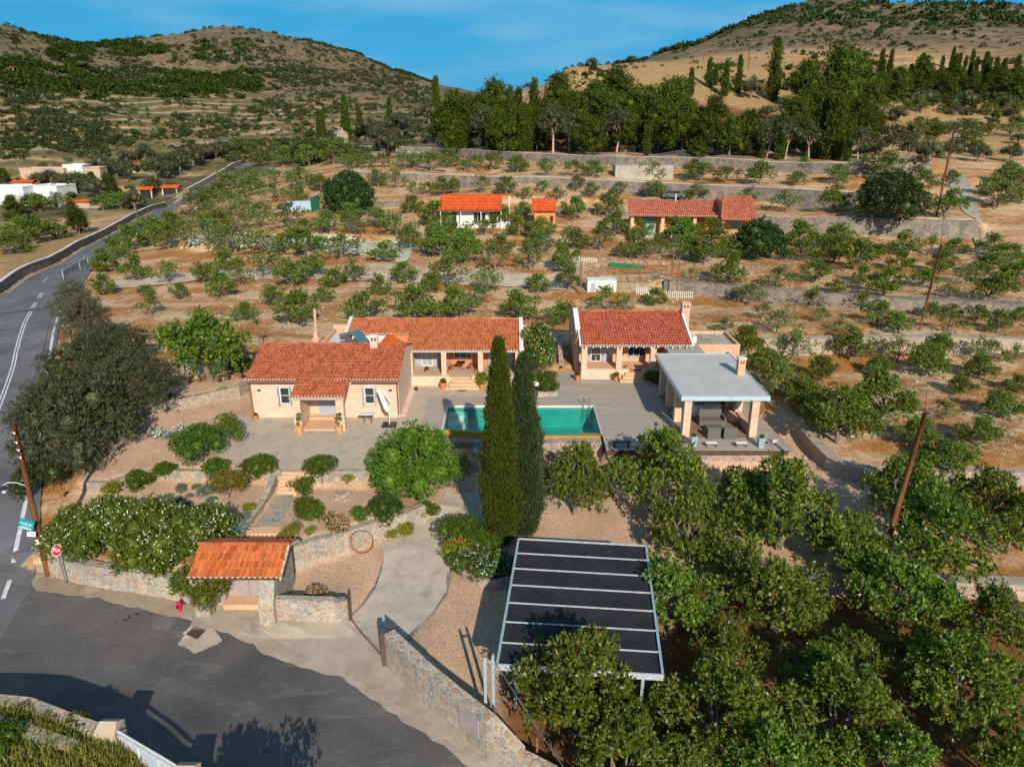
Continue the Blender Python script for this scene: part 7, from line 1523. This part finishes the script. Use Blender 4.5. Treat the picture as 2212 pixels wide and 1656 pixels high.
p = G(*ZE(1200,420)); place_agave(p, .6, 3, 'small grey agave between two flowering clumps'); wfl = bushk('flower_clump', M['grey'], 15, 5, .4, .3, .2, .3, 500, 5, .07, .04, z0=.1, extra=[('flowers', M['white_petal'], 260, 3, .07, .06)])
put(wfl, ZE(1080,390), 1.15, 'bluish white flowering clump left of the small agave'); put(wfl, ZE(1335,350), 1.05, 'white flowering clump right of the small agave')
for (x, y, ht, l) in ((1600,690,2.6,'slender yucca with bare stem behind the tiled cottage'), (1150,900,2.0,'yucca with drooping leaves in front of the tall bushy tree')):
    p = G(*Z4(x, y)); t = thing('yucca_tree', l, 'yucca', p); MB().tube([(0,0,-.2),(.1,0,ht*.5),(-.02,0,ht)], [.09,.06,.05], 8).build('stem', M['bark'], t, local=True); o = agave(x, 46, .75, .05, None).build('rosette', M['bush'], t, local=True); o.location = (0,0,ht)
    if ht > 2.3: o = agave(5, 16, .4, .04, None).build('rosette', M['bush'], t, local=True); o.location = (.1,0,ht*.55)
t = thing('garden_rocks', 'low outcrop of brown rocks in the gravel bed', 'rocks', G(*ZF(800,600))); p = t.location
for k in range(5):
    a = k*1.3; m_ = MB().lathe((p.x+.45*math.cos(a)*(k > 0), p.y+.35*math.sin(a)*(k > 0), p.z-.1), [(.3-.03*k,0),(.34-.03*k,.12),(.2,.3-.03*k),(.05,.34-.03*k)], 7); m_.build('rock', M['stonepink'], t)
# grass and weeds in the bottom left enclosure
cx_ = [P(*Z7(a, b), -1.0) for a, b in ((60,1300),(200,1330),(330,1380),(450,1440),(120,1400),(20,1560),(280,1450))]
for i, c_ in enumerate(cx_): (hd if i % 2 else ru).place((c_[0],c_[1],H(c_[0],c_[1])-.25-(.9 if not i % 2 else 0)), .75, f'weedy clump inside the bottom left enclosure, {ordw(i+1)} from the street corner', 'weedy clumps in the bottom left enclosure', name='weed_clump', cat='shrub')
pc = lobes_in(9, .7, .7, .3, .9, .2, .3, 50); t = thing('prickly_pear', 'prickly pear cactus with yellow blooms at the bottom edge', 'cactus', (2.4,18.3,-2.6)); rs_ = np.random.RandomState(4); m_ = MB()
pads_ = [((0,0,.3),0)]
for k in range(26):
    a = rs_.uniform(0, 3.14); x, y, z = rs_.uniform(-.9,.9), rs_.uniform(-.5,.5), rs_.uniform(.2,1.1); w_ = Vector((math.cos(a), math.sin(a), rs_.uniform(-.3,.3))).normalized(); nn = Vector((-math.sin(a), math.cos(a), .3)).normalized(); u = nn.cross(w_)
    ring = [Vector((x,y,z))+w_*.11*math.cos(q/10*6.283)+u*.17*math.sin(q/10*6.283) for q in range(10)]
    m_.add([r_+nn*.02 for r_ in ring]+[r_-nn*.02 for r_ in ring], [tuple(range(10)), tuple(range(10,20))[::-1]]+[(q, q+10, (q+1) % 10+10, (q+1) % 10) for q in range(10)])
m_.build('pads', M['lime'], t, local=True)
# a tree outside the picture whose shadow falls on the street
sh_t = OK_NEAR[0]; sh_t.place((-8.3,13.6,-2.4), 1.3, 'leafy tree standing just below the bottom edge of the view', sz=1.3)
t = free_wall('kerb_line', 'line of dark stones edging the right side of the driveway', [(-3.25,32.0),(-3.3,30.2),(-3.9,28.5),(-4.9,26.6)], .03, .22, M['kerb'], cat='kerb')
t = free_wall('kerb_line', 'thin edge of stones along the left side of the driveway', [(-6.85,32.9),(-6.95,30.8),(-7.3,29.3),(-7.7,28.3)], .03, .12, M['kerb'], cat='kerb')

# ================================================================== houses further away
b = thing('bungalow', 'small white bungalow under a bright orange sheet roof', 'house', (-5, 118, 4.3))
MB().box(-10.6,-2.2,117.8,122,3.6,6.6).build('wall', M['whitewall'], b)
tile_roof('roof', -11.7, -1.55, (116.4,6.6), (122.0,8.5), M['redroof'], b, .3, 1.2, .03, 4, False)
m_ = MB().box(-11.5,-1.7,116.5,116.62,6.35,6.55); m_.build('eave_beam', M['gutter'], b)
for x in (-11.4,-8.2,-5,-1.8): MB().box(x,x+.12,116.6,116.72,3.6,6.4).build('post', M['whitemetal'], b)
MB().box(-2.2,-.3,117.4,122,3.6,4.6).build('side_porch', M['whitewall'], b)
for y in (117.5,119.6,121.8): MB().box(-.5,-.38,y,y+.12,4.6,8.2).build('post', M['whitemetal'], b)
window(b, -9.8,-8.9,117.75,3.9,6.0, M['shutter'], M['glass']); window(b, -6.2,-4.2,117.75,4.4,6.0, M['frame'], M['glass'], (3,1)); window(b, -3.6,-2.5,117.75,4.2,6.0, M['frame'], M['glass'])
t = thing('garden_shed', 'small orange shed with a red sheet roof beside the bungalow', 'shed', (5, 120, 4.3))
MB().xprism([(117.5,3.6),(117.5,6.4),(121.5,7.7),(121.5,3.6)], 3.6, 6.9).build('wall', M['orange'], t); tile_roof('roof', 3.2, 7.05, (116.9,6.3), (121.6,7.9), M['redroof'], t, .3, 1.2, .03, 4, False); window(t, 6.1,6.6,117.45,4.5,5.6, M['gutter'], M['glass'])
gh = thing('shuttered_house', 'orange house with green shutters and two level red tile roof', 'house', (27, 114, 3.4))
rot = -.11
def gx(x, y): return (18.2+(x)*math.cos(rot)-(y)*math.sin(rot), 112.2+(x)*math.sin(rot)+(y)*math.cos(rot))
gh.location = (0,0,0)
gloc = bpy.data.objects.new('tmp', None)
def gbuild(fn):   # build axis aligned, then turn the part about the house corner
    o = fn()
    for q in ([o] if not isinstance(o, list) else o):
        q.rotation_euler = (0,0,rot)
    return o
gh.location = (18.2,112.2,3.4); gh.rotation_euler = (0,0,rot)
X0, Y0 = 18.2, 112.2
MB().box(X0,X0+13.4,Y0+1.8,Y0+6,2.2,6.3).box(X0+13.4,X0+18.3,Y0+1.8,Y0+7,2.2,6.2).build('wall', M['orange'], gh)
tile_roof('low_roof', X0-.4, X0+13.4, (Y0-.4,6.35), (Y0+5,8.1), M['tile3'], gh, .33, .5, .1); tile_roof('high_roof', X0+13.3, X0+18.6, (Y0-1.6,6.15), (Y0+5,8.9), M['tile3'], gh, .33, .5, .1)
MB().box(X0-.4,X0+13.3,Y0-.5,Y0-.4,6.2,6.34).box(X0+13.3,X0+18.6,Y0-1.7,Y0-1.6,5.95,6.12).build('gutter', M['gutter'], gh)
MB().box(X0+13.25,X0+13.35,Y0-1.4,Y0+5,6.3,8.6).build('side_panel', M['salmon'], gh)
for x, y in ((0,0),(4.6,0),(9.4,0),(13.5,-1.2),(17.8,-1.2)): MB().box(X0+x,X0+x+.5,Y0+y,Y0+y+.5,2.2,6.2).build('column', M['sandcol'], gh)
MB().box(X0-.2,X0+18.3,Y0-.6,Y0+1.8,2.2,3.45).build('terrace_floor', M['tank'], gh)
for a, c_ in ((2.0,4.0),(6.6,9.2),(15.4,16.8)): leafpanel(gh, X0+a, X0+(a+c_)/2-.02, Y0+1.78, 3.5, 5.8, M['greenshut'], panels=1, d=.1); leafpanel(gh, X0+(a+c_)/2+.02, X0+c_, Y0+1.78, 3.5, 5.8, M['greenshut'], panels=1, d=.1)
MB().tube([(X0+7,Y0+4.6,7.9),(X0+7,Y0+4.6,9.1)], .12, 8).build('flue', M['palestone'], gh)
def far_unit(p): return depth(p)/FPX
def box_house(name, label, cat, at, wpx, hpx, dpx, rotz, mat, parts, roof=None):
    """simple distant building: sizes in picture units at that distance"""
    p = G(*at); u = far_unit(p); t = thing(name, label, cat, (0,0,0)); w_, hh, d = wpx*u, hpx*u, dpx*u
    MB().box(0,w_,0,d,-1.5,hh).build('wall', mat, t)
    if roof == 'flat': MB().box(-.1,w_+.1,-.1,.15,hh,hh+.35).box(-.1,w_+.1,d-.15,d+.1,hh,hh+.35).box(-.1,.15,.15,d-.15,hh,hh+.35).box(w_-.15,w_+.1,.15,d-.15,hh,hh+.35).build('parapet', mat, t)
    elif roof in ('tile','red'):
        rm = M['tile2'] if roof == 'tile' else M['redroof']
        tile_roof('roof', -.3, w_+.3, (-.5,hh), (d*.5,hh+d*.2), rm, t, .4, .7, .08, 4, False); MB().add([(-.3,d*.5,hh+d*.2),(w_+.3,d*.5,hh+d*.2),(w_+.3,d+.4,hh),(-.3,d+.4,hh)], [(0,1,2,3)]).build('rear_roof', M['tile3'], t)
    elif roof == 'stone': MB().xprism([(-.3,hh),(d*.5,hh+d*.35),(d+.3,hh),(d+.3,hh-.15),(-.3,hh-.15)], -.2, w_+.2).build('roof', M['stonepale'], t)
    for pn, x0_, x1_, z0_, z1_, mt in parts:
        f = MB().box(x0_*w_, x1_*w_, -.06, .03, z0_*hh, z1_*hh).build(pn, mt, t)
    t.location = p; t.rotation_euler = (0,0,rotz); return t
W_, D_k = 'window', M['glass']
box_house('flat_roofed_house', 'white modern flat roofed house at the left edge', 'house', Z1(195,1255), 66, 36, 60, -.12, M['whitewall'], [('terrace_opening', .72,.98,.05,.75, M['shutter']), (W_, .05,.12,.4,.6,D_k)], 'flat')
box_house('flat_roofed_house', 'low white wing behind the pine at the left edge', 'house', Z1(-120,1230), 100, 26, 50, -.05, M['whitewall'], [(W_, .3,.4,.4,.8,D_k)], 'flat')
box_house('long_building', 'long low beige building with small dark windows', 'building', Z1(130,1100), 96, 20, 40, -.02, M['ochre'], [(W_, .55,.58,.3,.7,D_k), (W_, .68,.70,.4,.75,D_k), (W_, .8,.83,.35,.75,D_k)], 'flat')
box_house('white_house', 'white flat roofed house right of the long beige building', 'house', Z1(400,1100), 42, 27, 40, .02, M['whitewall'], [(W_, .6,.8,.3,.5,D_k)], 'flat')
box_house('stone_house', 'half plastered small house with a dark doorway', 'house', Z1(520,1110), 36, 25, 34, .05, M['ochre'], [('doorway', .4,.62,.0,.6,M['black'])], 'flat')
box_house('tiled_house', 'small white house with a red tiled roof and green window', 'house', Z1(770,1060), 30, 12, 34, .1, M['whitewall'], [(W_, .2,.45,.2,.7,M['teal'])], 'tile')
box_house('tiled_shed', 'low shed with a bright red tiled roof behind the white house', 'shed', Z1(80,1145), 42, 8, 26, .0, M['ochre'], [], 'red')
box_house('tiled_shed', 'little beige shed with a red roof beside the white house', 'shed', Z1(430,1280), 44, 13, 22, -.05, M['ochre'], [('doorway', .1,.3,0,.8,M['glass'])], 'red')
box_house('roadside_shelter', 'open red roofed shelter beside the main road, left part', 'shelter', Z1(860,1220), 26, 17, 30, .1, M['glass'], [('post', .0,.06,0,1,M['whitewall']), ('post', .94,1,0,1,M['whitewall'])], 'red')
box_house('roadside_shelter', 'open red roofed shelter beside the main road, right part', 'shelter', Z1(1000,1200), 32, 14, 30, .1, M['glass'], [('post', .0,.06,0,1,M['whitewall']), ('post', .9,.97,0,1,M['whitewall'])], 'red')
box_house('hill_house', 'small white house with a red roof high on the left hill', 'house', Z1(5,440), 26, 6, 22, .1, M['whitewall'], [], 'red')
ch = box_house('chapel', 'small pale stone chapel with a brown door at the forest edge', 'chapel', Z1(2075,900), 24, 25, 30, .0, M['stonepale'], [('door', .38,.58,0,.75,M['rustm'])])
w_ = 24*far_unit(tuple(ch.location)); hh = 25*far_unit(tuple(ch.location)); dd_ = 30*far_unit(tuple(ch.location))
m_ = MB().add([(-.2,-.15,hh),(w_+.2,-.15,hh),(w_/2,-.15,hh+1.3),(-.2,dd_,hh),(w_+.2,dd_,hh),(w_/2,dd_,hh+1.3)], [(0,1,2),(3,5,4),(0,2,5,3),(1,4,5,2),(0,3,4,1)]); m_.build('roof', M['stonepale'], ch, local=True); MB().box(w_/2-.25,w_/2+.25,-.16,.2,hh+1.1,hh+1.9).build('belfry', M['stonepale'], ch, local=True); ch.rotation_euler = (0,0,.45)
t = box_house('water_tank', 'rectangular weathered concrete water tank on the upper terrace', 'water tank', Z2(1690,1092), 124, 25, 60, -.03, M['tank'], [])
t = box_house('garden_store', 'white washed store with a faded tile edge by the farm track', 'shed', Z5(1520,320), 62, 25, 34, .0, M['whitewall'], [('doorway', .12,.26,0,.8,M['shutter'])], None)
p = G(*Z5(1520,330)); t = thing('pergola', 'rusty steel pergola frame beside the white washed store', 'pergola', p)
for x, y in ((-.8,-.6),(-.6,3.5),(10.2,-.6),(10.4,3.5)): MB().tube([(x,y,-.3),(x,y,4.4 if x > 5 else 3.9)], .07, 6).build('post', M['rustm'], t, local=True)
for y in (-.6,3.5): MB().box(5.0,10.4,y-.05,y+.05,3.3,3.4).build('beam', M['rustm'], t, local=True)
m_ = MB()
for k in range(4): m_.box(5.2+k*1.5,5.26+k*1.5,-.6,3.5,3.41,3.47)
m_.build('slats', M['rustm'], t, local=True)
# picket fence, nets
def line_fence(name, label, a, b, hgt, mat, gap=.16, pw=.08, rails=2, cat='fence'):
    t = thing(name, label, cat, a); L2 = math.hypot(b[0]-a[0], b[1]-a[1]); n_ = int(L2/gap); m_ = MB(); rr = MB()
    for i in range(n_): q = lerp2(a, b, (i+.5)/n_); z = H(*q); m_.box(q[0]-pw/2,q[0]+pw/2,q[1]-.02,q[1]+.02,z-.1,z+hgt+rnd.uniform(-.05,.05))
    for k in range(rails):
        pts = [lerp2(a, b, s/8) for s in range(9)]; rr.tube([(q[0], q[1]+.04, H(*q)+hgt*(.25+.5*k)) for q in pts], .03, 4)
    m_.build('pickets', mat, t); rr.build('rails', mat, t); return t
line_fence('picket_fence', 'white picket fence below the pale topped terrace wall', G(*Z5(1815,335)), G(*Z5(2170,362)), .9, M['palestone'], .22, .08)
line_fence('picket_fence', 'short white picket fence behind the end of the farm track', G(*Z5(1465,135)), G(*Z5(1580,145)), .7, M['palestone'], .22, .08)
gn = plain('green_net', (.01,.16,.09), .8, .5, 2)
for a, b_, hgt, l in ((Z5(1655,165), Z5(1870,180), .55, 'green windbreak net between the trees below the shuttered house'), (ZB(1675,940), ZB(1765,900), 2.6, 'green tarpaulin screen beside the parked van')):
    a = G(*a); b_ = G(*b_); t = thing('green_net', l, 'net', a); MB().add([(a[0],a[1],a[2]),(b_[0],b_[1],b_[2]),(b_[0],b_[1],b_[2]+hgt),(a[0],a[1],a[2]+hgt),(a[0],a[1]+.03,a[2]),(b_[0],b_[1]+.03,b_[2]),(b_[0],b_[1]+.03,b_[2]+hgt),(a[0],a[1]+.03,a[2]+hgt)], [(0,1,2,3),(7,6,5,4),(0,4,5,1),(3,2,6,7)]).build('mesh', gn, t)
    for q in (a, b_): MB().tube([(q[0],q[1],q[2]-.2),(q[0],q[1],q[2]+hgt)], .04, 6).build('stake', M['wood'], t)
# wire fence and railing beside the main road
fm = NT('wire_mesh', .6, .3); fm.col((.10,.10,.10))
fm_out = fm.t.nodes['Material Output']; tb = fm.n('BsdfTransparent'); mx_ = fm.n('MixShader'); mx_.inputs[0].default_value = .45; fm.link(tb.outputs[0], mx_.inputs[1]); fm.link(fm.b.outputs[0], mx_.inputs[2]); fm.link(mx_.outputs[0], fm_out.inputs[0])
def wirefence(label, pts, hgt, step, mat, pm, base=1.3, name='wire_fence'):
    pts = resample([(q[0], q[1]) for q in pts], step); t = thing(name, label, 'fence', (*pts[0][:2], H(*pts[0][:2]))); m_ = MB()
    for a, b_ in zip(pts[:-1], pts[1:]): za, zb_ = H(*a)+base, H(*b_)+base; m_.add([(*a,za),(*b_,zb_),(*b_,zb_+hgt),(*a,za+hgt)], [(0,1,2,3)])
    m_.build('mesh', mat, t)
    for a in pts: MB().tube([(*a,H(*a)-.2),(*a,H(*a)+base+hgt)], .04, 5).build('post', pm, t)
    MB().tube([(*a,H(*a)+base+hgt) for a in pts], .03, 5).build('top_rail', pm, t); return t
wirefence('tall wire fence on the wall beside the main road', [(p[0]-1.4, p[1]) for p in left_edge[5:]], 1.6, 6., fm.m, M['bronze'])
wirefence('pale steel railing on the right side of the main road bend', [G(*ZA(800,1600)), G(*ZA(900,1530)), G(*ZA(1110,1420))], 1.0, 2.2, fm.m, M['whitemetal'], .2, 'railing')
wirefence('thin wire fence along the top of the forest wall', [tuple(q[:2]) for q in [(p[0], p[1]+.8) for p in WALLS['forest']['p']]], 1.3, 4.5, fm.m, M['steel'], .2)
# vehicles
def car(at, rotz, col, label, L2=4.1, Hh=1.45, van=False, cat='car', k=1.):
    p = G(*at); t = thing('parked_van' if van else 'parked_car', label, cat, (0,0,0)); Wd = .85
    if van: prof = [(0,.35),(0,1.0),(.5,1.15),(1.1,1.9),(L2,1.95),(L2,.35)]
    else: prof = [(0,.35),(0,.75),(.9,.92),(1.5,Hh),(3.0,Hh),(3.7,.95),(L2,.88),(L2,.35)]
    b_ = MB(); n_ = len(prof); b_.add([(x,-Wd,z) for x, z in prof]+[(x,Wd,z) for x, z in prof], [tuple(range(n_))[::-1], tuple(range(n_,2*n_))]+[(i,(i+1)%n_,(i+1)%n_+n_,i+n_) for i in range(n_)]); b_.build('body', plain('car_paint', col, .25, .05, spec=.6), t, local=True)
    w_ = MB(); z0_ = .98 if not van else 1.2
    for s in (-1, 1): w_.box(1.25 if not van else 1.1, 3.2 if not van else 2.2, s*Wd-.015, s*Wd+.015, z0_, (Hh if not van else 1.8)-.08)
    w_.build('side_windows', M['glass'], t, local=True)
    a_, b2 = (prof[2], prof[3]); MB().add([(a_[0]+.1,-Wd+.1,a_[1]+.1),(b2[0]-.05,-Wd+.14,b2[1]-.04),(b2[0]-.05,Wd-.14,b2[1]-.04),(a_[0]+.1,Wd-.1,a_[1]+.1)], [(0,1,2,3)]).build('windscreen', M['glass'], t, local=True)
    for x in (.75, L2-.8):
        for s in (-1, 1): MB().tube([(x,s*Wd-.12*s,.33),(x,s*(Wd+.02),.33)], .32, 14).build('wheel', M['black'], t, local=True)
    t.location = p; t.rotation_euler = (0,0,rotz); t.scale = (k,k,k); return t
car(ZB(1330,945), .1, (.35,.5,.62), 'pale blue van parked among the orchard trees', 5.4, van=True, cat='van', k=1.15)
car(ZD(770,285), .05, (.10,.12,.15), 'dark car parked behind the shuttered house'); car(ZB(380,915), .5, (.55,.6,.66), 'white car standing beside the main road')
# ------------------------------------------------------------------ more ground sheets
